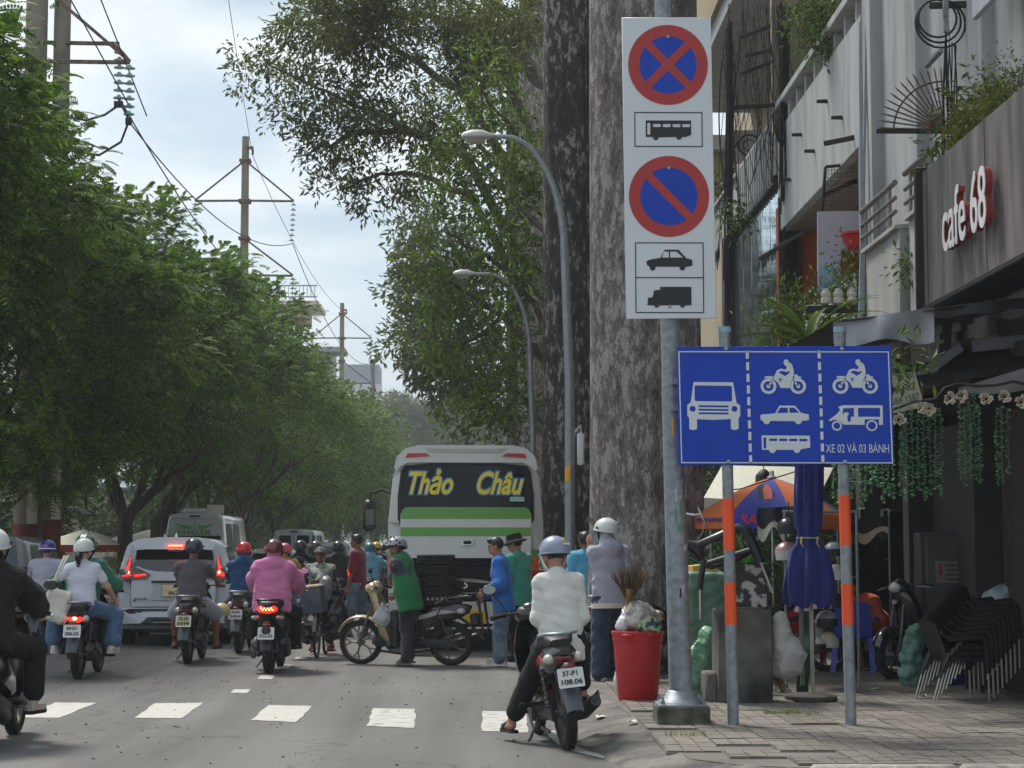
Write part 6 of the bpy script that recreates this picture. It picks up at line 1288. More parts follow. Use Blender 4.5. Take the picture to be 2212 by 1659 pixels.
for s in (-1, 1):
 rp(t, 'corner_panel', [(s * a, z) for a, z in ((.97, .45), (1.13, .5), (1.16, 1.4), (.98, 1.4))], M_bw, by, .03, .03); rp(t, 'green_corner', [(s * a, z) for a, z in ((.98, 1.41), (1.155, 1.41), (1.157, 1.5), (.98, 1.5))], M_bg, by, .072, .004)
 rp(t, 'tail_lamp', [(s * a, z) for a, z in ((.97, 1.2), (1.15, 1.2), (1.155, 1.4), (.98, 1.4))], mat('orange_lens', (226, 96, 30), .2), by, .07, .02); rp(t, 'tail_lamp', [(s * a, z) for a, z in ((.965, .98), (1.14, .98), (1.15, 1.19), (.97, 1.19))], mat('red_lens', (190, 40, 34), .2), by, .07, .02)
rp(t, 'engine_bay', rect(-.97, .72, .97, 1.38), M_grill, by, -.06, .02)
for k in range(9): b = MB(); b.box((0, .02, .78 + k * .068), (1.86, .05, .018), (R_(25), 0, 0)); b.build('grille_slat', M_grill, t)
rp(t, 'bumper', [(-1.1, .42), (1.1, .42), (1.14, .5), (1.12, .74), (-1.12, .74), (-1.14, .5)], M_bw, by, .1, .1); rp(t, 'licence_plate', rect(-.05, .44, .3, .62), M_plateY, by, .205, .006); text('62', .12, M_ink, t, (.2, -.214, .53), (pi / 2, 0, 0), .001)
b = MB(); b.box((0, 4, .5), (2.1, 7.4, .3), bev=.05); b.build('underbody', M_trim, t)
for x in (-.92, .92):
 for y in (1.6, 6.4): carwheel(t, x, y, .42, .26)
b = MB(); b.tube([(-1.12, 7.6, 2.5), (-1.4, 7.7, 2.62), (-1.62, 7.7, 2.55), (-1.64, 7.7, 2.4)], .025, 8); b.box((-1.64, 7.7, 2.13), (.24, .14, .6), bev=.06); mr_ = b.build('mirror', M_dark, t); b = MB(); b.box((-1.63, 7.625, 2.1), (.16, .01, .3), bev=.004); b.build('mirror_glass', M_cglass, mr_)
for s in (-1, 1):
 for k in range(6): b = MB(); b.box((s * 1.125, .9 + k * 1.1, 2.25), (.03, 1.0, .75), (0, s * R_(-5), 0), bev=.01); b.build('side_window', M_cglass, t)
# ================================================================== people
def skinm(n, c): return mat(n, c, .5, var=.06, scale=14, spec=.35)
SK1, SK2, SK3 = skinm('skin_tan', (166, 118, 92)), skinm('skin_brown', (128, 84, 64)), skinm('skin_light', (198, 152, 124))
M_hair = mat('black_hair', (18, 16, 16), .45, var=.3, scale=60, stretch=(1, 1, .2))
def cloth(n, c, c2=None, **k):
 k = dict(dict(rough=.9, bump=.25, bscale=260, sheen=.15, var=.07, scale=5), **k)
 return mat(n, c, col2=c2, **k)
M_jean = cloth('blue_jeans', (62, 88, 122), (84, 112, 146), scale=9, thr=(.35, .7)); M_jeand = cloth('dark_jeans', (34, 46, 66), (48, 62, 84), scale=9); M_jeang = cloth('washed_grey_jeans', (78, 92, 108), (102, 114, 126), scale=7)
M_blkc = cloth('black_cloth', (15, 15, 17), sheen=0); M_navy = cloth('navy_cloth', (28, 34, 58)); M_gryc = cloth('grey_cloth', (84, 80, 84)); M_strap = mat('strap_webbing', (206, 206, 200), .7)
def V3(*a): return Vector(a)
def ik(a, b, l1, l2, pole):
 d = b - a; L_ = max(min(d.length, l1 + l2 - 1e-3), abs(l1 - l2) + 1e-3); u = d.normalized(); x = (l1 * l1 - l2 * l2 + L_ * L_) / (2 * L_); h = sqrt(max(l1 * l1 - x * x, 0)); p = Vector(pole); p = p - u * p.dot(u)
 p = p.normalized() if p.length > 1e-4 else u.orthogonal().normalized(); return a + u * x + p * h, a + u * L_
def person(label, loc, rz, h=1.66, pel=None, lean=4, side=0, twist=0, hl=None, hr=None, fl=None, fr=None, head=(0, 0), skin=None, top=None, bot=None, shoe=None, hat=None, hair=True, vox=.014, kp=.25, ep=(-.6, -.5), curl=.9, face=False, group=None, world=False, mask=None, look=None, neckf=.02, fat=1.0, female=False, sw_=None):
 t = thing('person', label, 'person', loc, rz, group); s = h / 1.68; skin = skin or SK1
 M = Matrix.Rotation(-rz, 3, 'Z'); lc = lambda p: (M @ (Vector(p) - Vector(loc))) if world and p is not None else (Vector(p) if p is not None else None)
 hl, hr, fl, fr = lc(hl), lc(hr), lc(fl), lc(fr)
 P = Vector(pel) if pel else V3(0, 0, .93 * s); Rt = Euler((-radians(lean), radians(side), 0)).to_matrix() @ Matrix.Rotation(radians(twist), 3, 'Z'); up = Rt @ V3(0, 0, 1); fw = Rt @ V3(0, 1, 0); rt = Rt @ V3(1, 0, 0)
 sw = (sw_ or (.178 if not female else .16)) * s; NB = P + up * .49 * s + fw * .0; CH = P + up * .32 * s
 Rh = Rt @ Matrix.Rotation(radians(head[0]), 3, 'Z') @ Matrix.Rotation(radians(head[1]) + radians(lean) * .7, 3, 'X'); H = NB + up * .09 * s + Rh @ V3(0, neckf + .01, .085 * s)
 hd = lambda x, y, z: H + Rh @ V3(x * s, y * s, z * s)
 J = {}
 for sg, hand, foot in ((-1, hl, fl), (1, hr, fr)):
  S = NB - up * .05 * s + rt * sg * sw; hand = hand if hand is not None else S + V3(sg * .07, .04, -.56 * s)
  E, Wr = ik(S, hand, .285 * s, .25 * s, Rt @ V3(sg * -ep[0], ep[1], -.55));
  hp = P - V3(0, 0, .03) + (rt * sg * .092 * s); foot = foot if foot is not None else V3(sg * .11, 0, .075)
  K, A = ik(hp, foot, .415 * s, .405 * s, V3(sg * kp, 1, .15)); J[sg] = (S, E, Wr, hp, K, A)
 pts = [P, NB, H] + [q for v in J.values() for q in v]; lo = [min(p[i] for p in pts) - .34 for i in range(3)]; hi = [max(p[i] for p in pts) + .34 for i in range(3)]; lo[2] = min(p[2] for p in pts) - .14
 # --- body, one surface
 b = SDF(lo, hi, vox); fl_ = (tuple(fw), .66); r = lambda v: v * s
 def torso(q, g, k=.05):
  q.cone(P - up * .02, P + up * .10 * s, r(.148) * fat + g, r(.135) * fat + g, k, fl_); q.cone(P + up * .12 * s, CH, r(.135) * fat + g, r(.155) + g, k, fl_); q.cone(CH, NB - up * .09 * s, r(.152) + g, r(.11) + g, k, fl_)
  q.cone(J[-1][0], J[1][0], r(.06) + g, r(.06) + g, k)
 torso(b, 0); b.cone(NB - up * .03, H - Rh @ V3(0, .02, .05), r(.056), r(.05), .03)
 b.ell(hd(0, -.012, .03), (r(.076), r(.094), r(.09)), Rh, .03); b.ell(hd(0, .035, -.045), (r(.056), r(.058), r(.066)), Rh, .03)
 b.ell(hd(0, .094, -.018), (.013, .022, .026), Rh, .016); b.ell(hd(0, .088, -.068), (.026, .014, .012), Rh, .012); b.ell(hd(0, .074, .028), (.05, .018, .012), Rh, .02)
 for sg in (-1, 1): b.ell(hd(sg * .078, -.005, -.01), (.011, .022, .033), Rh, .012)
 fx = MB()
 for sg in (-1, 1):
  S, E, Wr, hp, K, A = J[sg]; af = 0.94 if female else 1
  b.cone(S, E, r(.05) * af, r(.04) * af, .03); b.cone(E, Wr, r(.041) * af, r(.028) * af, .02); d = (Wr - E).normalized(); pn = (Rt @ V3(-sg, 0, 0)); pn = (pn - d * pn.dot(d)).normalized(); wx = d.cross(pn)
  pe = Wr + d * r(.085); b.cone(Wr, pe, r(.03), r(.036), .02, (tuple(pn), .5))
  for k in range(4):
   o = (k - 1.5) * .02 * s; ln = (.062, .076, .07, .054)[k] * s; p0 = pe + wx * o - d * .02; p1 = p0 + d * (.02 + ln * .45); c1 = curl; d2 = (d * cos(c1) + pn * sin(c1)); p2 = p1 + d2 * ln * .5; d3 = d * cos(2 * c1) + pn * sin(2 * c1); p3 = p2 + d3 * ln * .35
   fx.tube([p0, p1, p2, p3], [.0092 * s, .009 * s, .0082 * s, .006 * s], 6)
  q0 = Wr + d * .03 * s + wx * .022 * s * (1 if wx.dot(fw) > 0 else -1); tw = wx * (1 if wx.dot(fw) > 0 else -1); fx.tube([q0, q0 + tw * .03 * s + d * .025 * s, q0 + tw * .036 * s + d * .05 * s + pn * .015, q0 + tw * .03 * s + d * .072 * s + pn * .03], [.012 * s, .011 * s, .0095 * s, .007 * s], 6)
  b.cone(hp, K, r(.082) * fat, r(.056), .03); b.cone(K, A, r(.056), r(.037), .02); b.cone(K.lerp(A, .2) - V3(0, .015, 0), K.lerp(A, .5) - V3(0, .015, 0), r(.052), r(.046), .03)
  ft = V3(sg * .25, 1, 0).normalized(); b.cone(A - V3(0, .03, .03), A + ft * .12 * s - V3(0, 0, .045), r(.036), r(.03), .03, ((0, 0, 1), .75))
 bo = b.build('body', skin, t, fx)
 # --- clothes
 if top:
  g = top.get('g', .02); q = SDF(lo, hi, vox); torso(q, g, .06); hem = top.get('hem', .1)
  q.cone(P - up * hem * s * 1.6, P + up * .08, r(.176) * fat + g, r(.15) * fat + g, .05, (tuple(fw), .76)); sl = top.get('sl', 1.0)
  for sg in (-1, 1):
   S, E, Wr = J[sg][:3]; k = top.get('loose', .012)
   if sl <= .5: q.cone(S, S.lerp(E, sl * 2), r(.056) + g * .8, r(.05) + g, .02)
   else: q.cone(S, E, r(.054) + g * .7, r(.046) + g * .8 + k, .018); q.cone(E, E.lerp(Wr, (sl - .5) * 2 * .93), r(.05) + g + k, r(.036) + g * .7 + k * .5, .025)
  if top.get('hood'): q.ell(NB + up * .01 - fw * .07, (.13, .09, .1), Rt, .05); q.cone(NB - up * .02, H - up * .06 - fw * .02, .1, .088, .03)
  else: q.cone(NB - up * .05, NB + up * .025, r(.075), r(.062), .02)
  if top.get('neck'): q.cone(NB, H - up * .03 - fw * .01, r(.082), r(.08), .03)
  q.wrinkle(top.get('w', .006), 15, len(label)); q.wrinkle(top.get('w', .006) * .6, 34, len(label) + 9, (.5, .5, 1.4)); q.cut(P - up * hem * s, -up); so = q.build('shirt' if not top.get('jacket') else 'jacket', top['m'], t)
  if top.get('collar'):
   m_ = MB(); m_.loft([[NB + up * z + rt * (w * cos(a)) + fw * (w * .9 * sin(a)) for a in [2 * pi * i / 18 for i in range(18)]] for z, w in ((-.012, .09), (.03, .076), (.045, .07), (.03, .068), (-.01, .072))], caps=False); m_.build('collar', top['m'], so)
 else: so = None
 if bot:
  g = bot.get('g', .014); q = SDF(lo, hi, vox); ln = bot.get('len', 1.0); q.cone(P - up * .06, P + up * .05, r(.15) * fat + g, r(.14) * fat + g, .05, fl_)
  for sg in (-1, 1):
   hp, K, A = J[sg][3:]; q.cone(hp, K if ln > .5 else hp.lerp(K, ln * 2), r(.086) * fat + g, r(.063 if ln > .5 else .08) + g * 1.3, .04)
   if ln > .5: q.cone(K, K.lerp(A, (ln - .5) * 2 * .96), r(.06) + g * 1.2, r(.048) + g * 1.7 * bot.get('flare', 1), .03)
  q.wrinkle(bot.get('w', .006), 18, len(label) + 3); q.cut(P + up * (.07 if pel else -.02), up); q.build('shorts' if ln < .6 else 'trousers', bot['m'], t)
 if shoe:
  for sg in (-1, 1):
   A = J[sg][5]; ft = V3(sg * .25, 1, 0).normalized(); sd_ = ft.cross(V3(0, 0, 1)); m_ = MB(); zb = A.z - .078
   def out(k, z): return [Vector((A.x, A.y, 0)) + ft * (y * s) + sd_ * (x * k * s) + V3(0, 0, z) for x, y in ((-.033, -.075), (-.036, 0), (-.045, .09), (-.035, .15), (0, .175), (.035, .15), (.042, .09), (.035, 0), (.033, -.075), (0, -.088))]
   if shoe[0] == 'sandal':
    m_.loft([out(1, zb), out(1.05, zb + .012), out(1, zb + .024)]); so_ = m_.build('sandal', shoe[1], t); c = Vector((A.x, A.y, zb)) + ft * .075; m_ = MB(); m_.tube([c - sd_ * .044 + V3(0, 0, .02), c - sd_ * .034 + V3(0, 0, .058), c + V3(0, 0, .07), c + sd_ * .034 + V3(0, 0, .058), c + sd_ * .044 + V3(0, 0, .02)], .012, 6, True, 1.6); m_.build('strap', shoe[1], so_)
   else:
    m_.loft([out(1.06, zb), out(1.12, zb + .015), out(1.1, zb + .03)]); so_ = m_.build('shoe', mat('pale_sole', (196, 194, 186), .7) if shoe[0] == 'sneaker' else M_black, t); m_ = MB(); q2 = lambda k, z, sh: [p + ft * sh for p in out(k, z)]; m_.loft([q2(1.06, zb + .03, 0), q2(1.0, zb + .055, -.003), q2(.8, zb + .075, -.012)]); m_.loft([[A + V3(.043 * cos(a), .05 * sin(a) - .012, z) for a in [2 * pi * i / 12 for i in range(12)]] for z in (-.03, .03)]); m_.build('upper', shoe[1], so_)
 # --- head wear
 def shell_(m_, rx, ry, rz_, th_f, th_b, c=(0, -.012, .03), nu=26, nv=12, side_=None):
  vs = []; sd2 = side_ if side_ is not None else (th_f + th_b) / 2
  for j in range(nv + 1):
   for i in range(nu):
    a = 2 * pi * i / nu; f_ = sin(a); th = radians((sd2 + (th_f - sd2) * f_) if f_ > 0 else (sd2 + (th_b - sd2) * -f_)) * j / nv; vs.append(hd(c[0] + rx * sin(th) * cos(a), c[1] + ry * sin(th) * sin(a), c[2] + rz_ * cos(th)))
  m_.add(vs, [(j * nu + i, (j + 1) * nu + i, (j + 1) * nu + (i + 1) % nu, j * nu + (i + 1) % nu) for j in range(nv) for i in range(nu)]); return vs[-nu:]
 if hat and hat[0] in ('helmet', 'full'):
  m_ = MB(); rim = shell_(m_, .127, .146, .132, 82, 112, side_=98); m_.tube(rim + [rim[0]], .0065, 5, False); he = m_.build('helmet', hat[1], t, smooth=80)
  m_ = MB()
  for sg in (-1, 1): m_.tube([hd(sg * .118, .01, .015), hd(sg * .088, .03, -.06), hd(sg * .03, .06, -.118), hd(0, .062, -.122)], .007, 5, True, 1.8)
  m_.build('chin_strap', hat[2] if len(hat) > 2 else M_blkc, he)
  for sg in (-1, 1):
   m_ = MB(); m_.ell(hd(sg * .128, .02, .05), (.008, .018, .018), 10, 6); m_.build('side_button', M_dark, he)
  if 'visor' in hat: m_ = MB(); m_.grid(lambda u, v: hd(.14 * sin((u - .5) * 2.4), -.01 + .16 * cos((u - .5) * 2.4) + .05 * v, .08 + .10 * v), 10, 4); m_.build('visor', mat('smoky_visor', (150, 140, 120), .1, trans=.6), he)
  if 'visord' in hat: m_ = MB(); m_.grid(lambda u, v: hd(.135 * sin((u - .5) * 2.4), -.01 + .165 * cos((u - .5) * 2.4), .05 - .13 * v), 10, 4); m_.build('visor', mat('clear_visor', (170, 172, 170), .1, trans=.8), he)
  if 'brim' in hat: m_ = MB(); m_.grid(lambda u, v: hd((.135 + .03 * v) * sin((u - .5) * 2.6), -.02 + (.15 + .06 * v) * cos((u - .5) * 2.6), .045 - .02 * v), 10, 2); m_.build('brim', hat[1], he)
  if 'vents' in hat:
   for x, y, z in ((-.06, .05, .14), (0, .06, .155), (.06, .05, .14), (-.11, .05, .09), (.11, .05, .09), (-.12, .07, .03), (.12, .07, .03), (-.06, .12, .09), (.06, .12, .09)): m_ = MB(); m_.ell(hd(x, y, z), (.008, .018, .012), 8, 5); m_.build('vent', M_dark, he)
  if 'stripe' in hat:
   for sg in (-1, 1): m_ = MB(); m_.grid(lambda u, v: hd(sg * .02 + .012 * (u - .5) * 2, -.012 - .148 * sin(radians(-20 + 90 * v)), .03 + .134 * cos(radians(-20 + 90 * v))), 2, 8); m_.build('stripe', M_sw, he)
   text('Grab', .075, M_sw, he, hd(0, -.166, .005), Euler((pi / 2 + radians(lean + head[1]) * 0, 0, 0)), .002, width=.14, offset=.002)
  if 'band' in hat: m_ = MB(); m_.tube([hd(.13 * sin(a), -.012 - .149 * cos(a), .02) for a in [(-1.3 + 2.6 * i / 10) for i in range(11)]], .012, 5, False, .3); m_.build('band', M_sw, he); m_ = MB(); m_.ell(hd(0, -.158, .055), (.04, .006, .02), 12, 6); m_.build('badge', mat('pink_badge', (176, 90, 130), .5), he)
  if 'logo' in hat: m_ = MB(); m_.ell(hd(.04, -.142, .09), (.016, .008, .016), 10, 6); m_.build('badge', mat('yellow_badge', (220, 180, 60), .5), he); m_ = MB(); m_.box(hd(.06, -.15, .055), (.05, .008, .014)); m_.build('badge', M_sw, he)
  if 'art' in hat: m_ = MB(); m_.ell(hd(.09, -.09, .09), (.04, .035, .022), 10, 6); m_.build('badge', mat('blue_sticker', (90, 160, 196), .5, col2=(90, 160, 90), scale=30), he)
 if hat and hat[0] == 'bucket':
  m_ = MB(); n_ = 22; m_.loft([[hd(k * .1 * cos(a), -.01 + k * .12 * sin(a), z) for a in [2 * pi * i / n_ for i in range(n_)]] for z, k in ((.135, .55), (.13, .85), (.06, 1.0), (.055, 1.02), (.02, 1.45), (.012, 1.45), (.045, 1.0))]); m_.build('hat', hat[1], t)
 if hat and hat[0] == 'hard':
  m_ = MB(); rim = shell_(m_, .13, .15, .135, 88, 92); m_.tube(rim + [rim[0]], .012, 6, False); m_.tube([hd(0, -.012 + .152 * cos(a), .03 + .138 * sin(a)) for a in [pi * i / 12 for i in range(13)]], .012, 6); m_.build('helmet', hat[1], t, smooth=60)
 if hat and hat[0] == 'cap':
  m_ = MB(); shell_(m_, .098, .118, .1, 80, 95); m_.loft([[hd(x * k, y + d_, .052 + z) for x, y in ((-.085, .07), (-.07, .13), (-.035, .165), (0, .175), (.035, .165), (.07, .13), (.085, .07))] for k, z, d_ in ((1, 0, 0), (1, .012, 0))]); ca = m_.build('cap', hat[1], t); m_ = MB(); m_.add([hd(-.03, .108, .075), hd(.03, .108, .075), hd(0, .104, .115)], [(0, 1, 2)]); m_.build('emblem', M_sw, ca)
 if hair:
  q = SDF([H[i] - .3 for i in range(3)], [H[i] + .3 for i in range(3)], .012)
  q.ell(hd(0, -.02, .035), (.083 * s, .099 * s, .097 * s), Rh, .02);
  if not hat: q.ell(hd(0, .06, .095), (.06, .035, .028), Rh, .03)
  q.cut(hd(0, .06, .035), Rh @ V3(0, .75, -.62));
  if hair == 'pony': q.cone(hd(0, -.10, -.02), hd(0, -.155, -.09), .03, .042, .02); q.cone(hd(0, -.155, -.09), hd(.0, -.15, -.21), .042, .014, .03)
  elif hair == 'long': q.cone(hd(0, -.07, .0), hd(0, -.1, -.16), .075, .06, .03)
  q.wrinkle(.006, 60, 3); q.build('hair', M_hair if hair != 'blond' else mat('bleached_hair', (176, 148, 96), .6), t)
 if face:
  for sg in (-1, 1):
   m_ = MB(); m_.ell(hd(sg * .03, .082, .008), (.012, .007, .006), 8, 5); m_.build('eye', mat('eye_dark', (40, 30, 28), .2), bo); m_ = MB(); m_.tube([hd(sg * .014, .092, .026), hd(sg * .032, .09, .031), hd(sg * .05, .078, .026)], .005, 5); m_.build('eyebrow', M_hair, bo)
  m_ = MB(); m_.tube([hd(-.022, .09, -.068), hd(0, .098, -.066), hd(.022, .09, -.068)], .0055, 5, True, .7); m_.build('mouth', mat('lip', (116, 62, 56), .5), bo)
 if mask: m_ = MB(); m_.grid(lambda u, v: hd(.072 * sin((u - .5) * 2.6), .005 + .105 * cos((u - .5) * 2.6), .0 - .1 * v), 10, 5); m_.build('face_mask', mask, t)
 t2 = dict(t=t, J=J, H=H, P=P, NB=NB, hd=hd, Rt=Rt, up=up, fw=fw, rt=rt, shirt=so); return t2
def rider(bike, label, dy=-.34, seat=.845, grips=True, pegs=None, off=(0, 0), **k):
 b_ = BK[bike]; rz = b_.rotation_euler[2]; c, s_ = cos(rz), sin(rz); L_ = (b_.location.x + off[0] * c - (dy + off[1]) * s_, b_.location.y + off[0] * s_ + (dy + off[1]) * c, b_.location.z)
 k.setdefault('lean', 9); k.setdefault('pel', (0, 0, seat)); y0 = -dy
 if grips: k.setdefault('hl', (-.29, y0 + .30, 1.02)); k.setdefault('hr', (.29, y0 + .30, 1.02))
 k.setdefault('fl', (-.25, y0 + .1, .33)); k.setdefault('fr', (.25, y0 + .1, .33)); k.setdefault('kp', .55); k.setdefault('head', (0, 0)); k.setdefault('ep', (-.75, -.35))
 return person(label, L_, rz, **k)
def T_(m, **k): return dict(m=m, **k)
HW, HR_, HMAR, HNV = mat('white_helmet', (204, 206, 204), .25, coat=.5, var=.03), mat('red_helmet', (186, 22, 26), .2, coat=.6, var=.03), mat('maroon_helmet', (92, 18, 28), .2, coat=.6, var=.05), mat('navy_helmet', (30, 34, 56), .3, coat=.4)
HBL, HGR, HCOR, HBK, HGY, HDG = mat('royal_blue_helmet', (36, 48, 132), .3, coat=.5), mat('green_helmet', (24, 84, 54), .3, coat=.5), mat('coral_helmet', (196, 78, 84), .35, coat=.4), mat('black_helmet', (24, 25, 28), .3, coat=.4), mat('gunmetal_helmet', (92, 88, 90), .2, .4, coat=.5), mat('dark_green_helmet', (24, 44, 34), .25, coat=.5)
HSL, HLV = mat('silver_helmet', (152, 154, 158), .35, .3), mat('lavender_grey_helmet', (134, 142, 164), .35, coat=.3)
C_white, C_tee = cloth('white_linen', (206, 204, 198), stretch=(1, 1, 1)), cloth('white_cotton', (206, 208, 222))
g1 = gnd(1096, 1601, 0)
def toL(bike, p, dy=-.34):
 b_ = BK[bike]; rz = b_.rotation_euler[2]; L_ = Vector((b_.location.x - dy * sin(rz) * 1, b_.location.y + dy * cos(rz), b_.location.z)); L_.x = b_.location.x - dy * sin(rz); return Matrix.Rotation(-rz, 3, 'Z') @ (Vector(p) - L_)
FGP = rider('fg', 'rider in loose white shirt and lavender helmet, one foot down at the crosswalk', h=1.64, lean=8, side=-2, sw_=.15, head=(10, -16), fl=toL('fg', (g1.x, g1.y, .085)), hl=(-.1, .27, .98), hr=(.1, .27, .98), ep=(-.22, -.6), grips=False, top=T_(C_white, g=.008, hem=.2, sl=1.0, w=.008, collar=1, loose=.014), bot=T_(M_blkc, len=.88, g=.018), shoe=('sandal', M_dark), hat=('helmet', HLV, M_strap, 'logo', 'visord'), vox=.011, skin=SK1, kp=.3, fr=(.26, .42, .36))
rider('hood', 'rider in black hoodie and white helmet, cut by the left edge', h=1.78, lean=14, top=T_(M_blkc, g=.045, hem=.12, sl=1, hood=1, jacket=1, w=.007, loose=.025), bot=T_(cloth('black_trousers', (15, 15, 16), sheen=0), len=.9, g=.02), shoe=('shoe', mat('beige_clog', (172, 164, 150), .6)), hat=('helmet', HW, M_blkc), fr=(.3, .36, .30), skin=SK3, vox=.012)
rider('girl', 'woman in a white tee and blue jeans with ponytail and white helmet, riding pillion', dy=-.5, seat=.87, h=1.6, lean=5, female=True, head=(-14, -4), hl=(-.42, .05, .98), hr=(.34, .3, .92), fl=(-.34, .18, .36), fr=(.34, .18, .36), kp=1.0, top=T_(C_tee, g=.012, hem=.02, sl=.28), bot=T_(M_jean, g=.022, len=.9, flare=1.6), shoe=('sneaker', mat('cream_shoe', (206, 200, 186), .7)), hat=('helmet', HW, M_blkc), hair='pony', skin=SK3, grips=False, ep=(-.5, -.4), vox=.011)
rider('girl', 'driver in green jacket and white-striped green helmet, in front of the girl in white', dy=-.12, seat=.86, off=(-.07, 0), h=1.74, lean=12, top=T_(cloth('green_uniform', (44, 112, 86)), g=.035, jacket=1, loose=.02), bot=T_(M_jeand), shoe=('shoe', M_dark), hat=('helmet', HGR, M_blkc, 'stripe'), head=(-4, 0), vox=.014)
rider('grey', 'stocky man in dark grey tee, pale shorts and navy helmet on a motorbike', h=1.68, lean=9, fat=1.1, kp=.6, fl=(-.28, .4, .24), fr=(.28, .4, .24), top=T_(M_gryc, g=.016, hem=.12, sl=.36), bot=T_(cloth('pale_grey_shorts', (150, 154, 164)), len=.47, g=.024), shoe=('sandal', M_dark), hat=('helmet', HNV, M_blkc), skin=SK2, vox=.012)
rider('blue', 'rider in blue hooded jacket and red helmet, left of the pink rider', h=1.6, top=T_(cloth('petrol_blue_fleece', (26, 66, 110)), g=.03, hood=1, neck=1, jacket=1, hem=.08), bot=T_(M_gryc), shoe=('shoe', M_dark), hat=('helmet', HR_, M_blkc), hair=False, vox=.014)
rider('pink', 'rider in a bulky pink hoodie and shiny maroon helmet on the big scooter', h=1.64, lean=8, fat=1.1, hl=(-.30, .62, .98), hr=(.30, .62, .98), ep=(-1.1, -.2), top=T_(cloth('pink_fleece', (200, 116, 158)), g=.055, hood=1, neck=1, jacket=1, hem=.12, loose=.025, w=.008), bot=T_(M_blkc), shoe=('shoe', M_dark), hat=('helmet', HMAR, M_blkc), hair=False, vox=.012)
rider('lilac', 'rider in pale lilac shirt and royal blue helmet beside the grey car', h=1.66, lean=8, top=T_(cloth('pale_lilac_shirt', (172, 170, 188)), g=.026, hem=.14), bot=T_(M_jeand), shoe=('shoe', M_dark), hat=('helmet', HBL, M_blkc, 'band'), vox=.014)
far_v = .018
rider('far0', 'rider in a mustard top with coral helmet just behind the pink hoodie', h=1.58, top=T_(cloth('mustard_top', (176, 130, 66)), sl=.4), bot=T_(cloth('rose_shorts', (176, 120, 128)), len=.5), hat=('helmet', HCOR, M_blkc), vox=far_v, shoe=('shoe', M_dark))
bpck = rider('far1', 'rider in black with a round black backpack and black helmet', h=1.7, top=T_(M_blkc, g=.035, hood=1), bot=T_(M_blkc), hat=('helmet', HBK, M_blkc), vox=far_v, shoe=('shoe', M_dark))
rider('far2', 'rider in black with a shiny gunmetal helmet between the backpack and the old man', h=1.72, top=T_(M_blkc), bot=T_(M_blkc), hat=('helmet', HGY, M_blkc), vox=far_v, shoe=('shoe', M_dark))
rider('far3', 'rider in a dark brown hoodie with dark green helmet behind the maroon shirt', h=1.68, top=T_(cloth('brown_black_hoodie', (44, 38, 38)), g=.04, hood=1), bot=T_(M_blkc), hat=('helmet', HDG, M_blkc), vox=far_v, shoe=('shoe', M_dark))
rider('far4', 'rider in a puffy light blue jacket beyond the man in maroon', h=1.62, top=T_(cloth('light_blue_jacket', (118, 172, 196)), g=.05, hood=1, neck=1, loose=.03), bot=T_(M_jeand), hat=('helmet', mat('teal_helmet', (60, 110, 120), .3, coat=.4), M_blkc), hair=False, vox=far_v, shoe=('shoe', M_dark), ep=(-1.2, -.1))
rider('far5', 'rider in navy overalls with a yellow hard hat beside the bus', h=1.66, top=T_(M_navy, g=.025), bot=T_(M_navy), hat=('hard', mat('yellow_hard_hat', (214, 170, 44), .4)), vox=far_v, shoe=('shoe', M_dark))
rider('far6', 'rider in a salmon top with dark blue helmet half behind the bus corner', h=1.6, top=T_(cloth('salmon_top', (200, 136, 124))), bot=T_(M_jeand), hat=('helmet', HNV, M_blkc), vox=far_v, shoe=('shoe', M_dark))
rider('green', 'man in a dark green jacket and white helmet facing us beside the lamp post', h=1.66, lean=4, head=(0, -18), hl=(-.1, .3, 1.0), hr=(.1, .3, 1.0), grips=False, top=T_(cloth('dark_green_jacket', (26, 92, 62)), g=.03, jacket=1), bot=T_(M_blkc), shoe=('shoe', M_dark), hat=('helmet', HW, M_blkc), skin=SK2, vox=.016)
# ---- people on foot
wp = lambda x, y, D: at(x, y, D)
MB_ = person('man in bright blue shirt and washed jeans setting a tyre on the rack', ((1086 - 1050) * 24.1 / FD, 24.1, 0), radians(84), h=1.64, lean=5, hl=wp(1050, 1278, 23.95), hr=wp(1048, 1288, 24.3), world=True, head=(4, -10), curl=.3, top=T_(cloth('bright_blue_shirt', (22, 98, 176)), g=.03, hem=.2, collar=1, jacket=0, loose=.018), bot=T_(M_jeang, g=.024), shoe=('sneaker', mat('dusty_canvas', (168, 160, 140), .8)), face=True, vox=.011, fl=(.12 + .05, 24.2, .078), fr=(.19, 24.0, .078), ep=(-.5, -.6))
person('man in a jade green shirt and black bucket hat behind the man in blue', ((1124 - 1050) * 25.2 / FD, 25.2, 0), radians(52), h=1.68, lean=4, hl=(-.1, .25, 1.0), hr=(.14, .3, 1.0), head=(20, -14), top=T_(cloth('jade_shirt', (62, 146, 126)), g=.028, hem=.18, loose=.018), bot=T_(M_blkc), shoe=('shoe', M_dark), hat=('bucket', M_blkc), face=True, vox=.013)
person('man in a maroon tee with a wristwatch standing in the traffic looking left', ((774 - 1050) * 31.9 / FD, 31.9, 0), radians(78), h=1.72, lean=-1, head=(0, -2), top=T_(cloth('maroon_tee', (104, 20, 42)), g=.03, hem=.14, sl=.42), bot=T_(M_jeang, len=.56, g=.03), shoe=('sandal', M_dark), skin=SK2, face=True, vox=.013, fl=(-.14, .1, .078), fr=(.12, -.12, .078), hl=(-.2, .12, .78), hr=(.22, .02, .78), curl=.5)
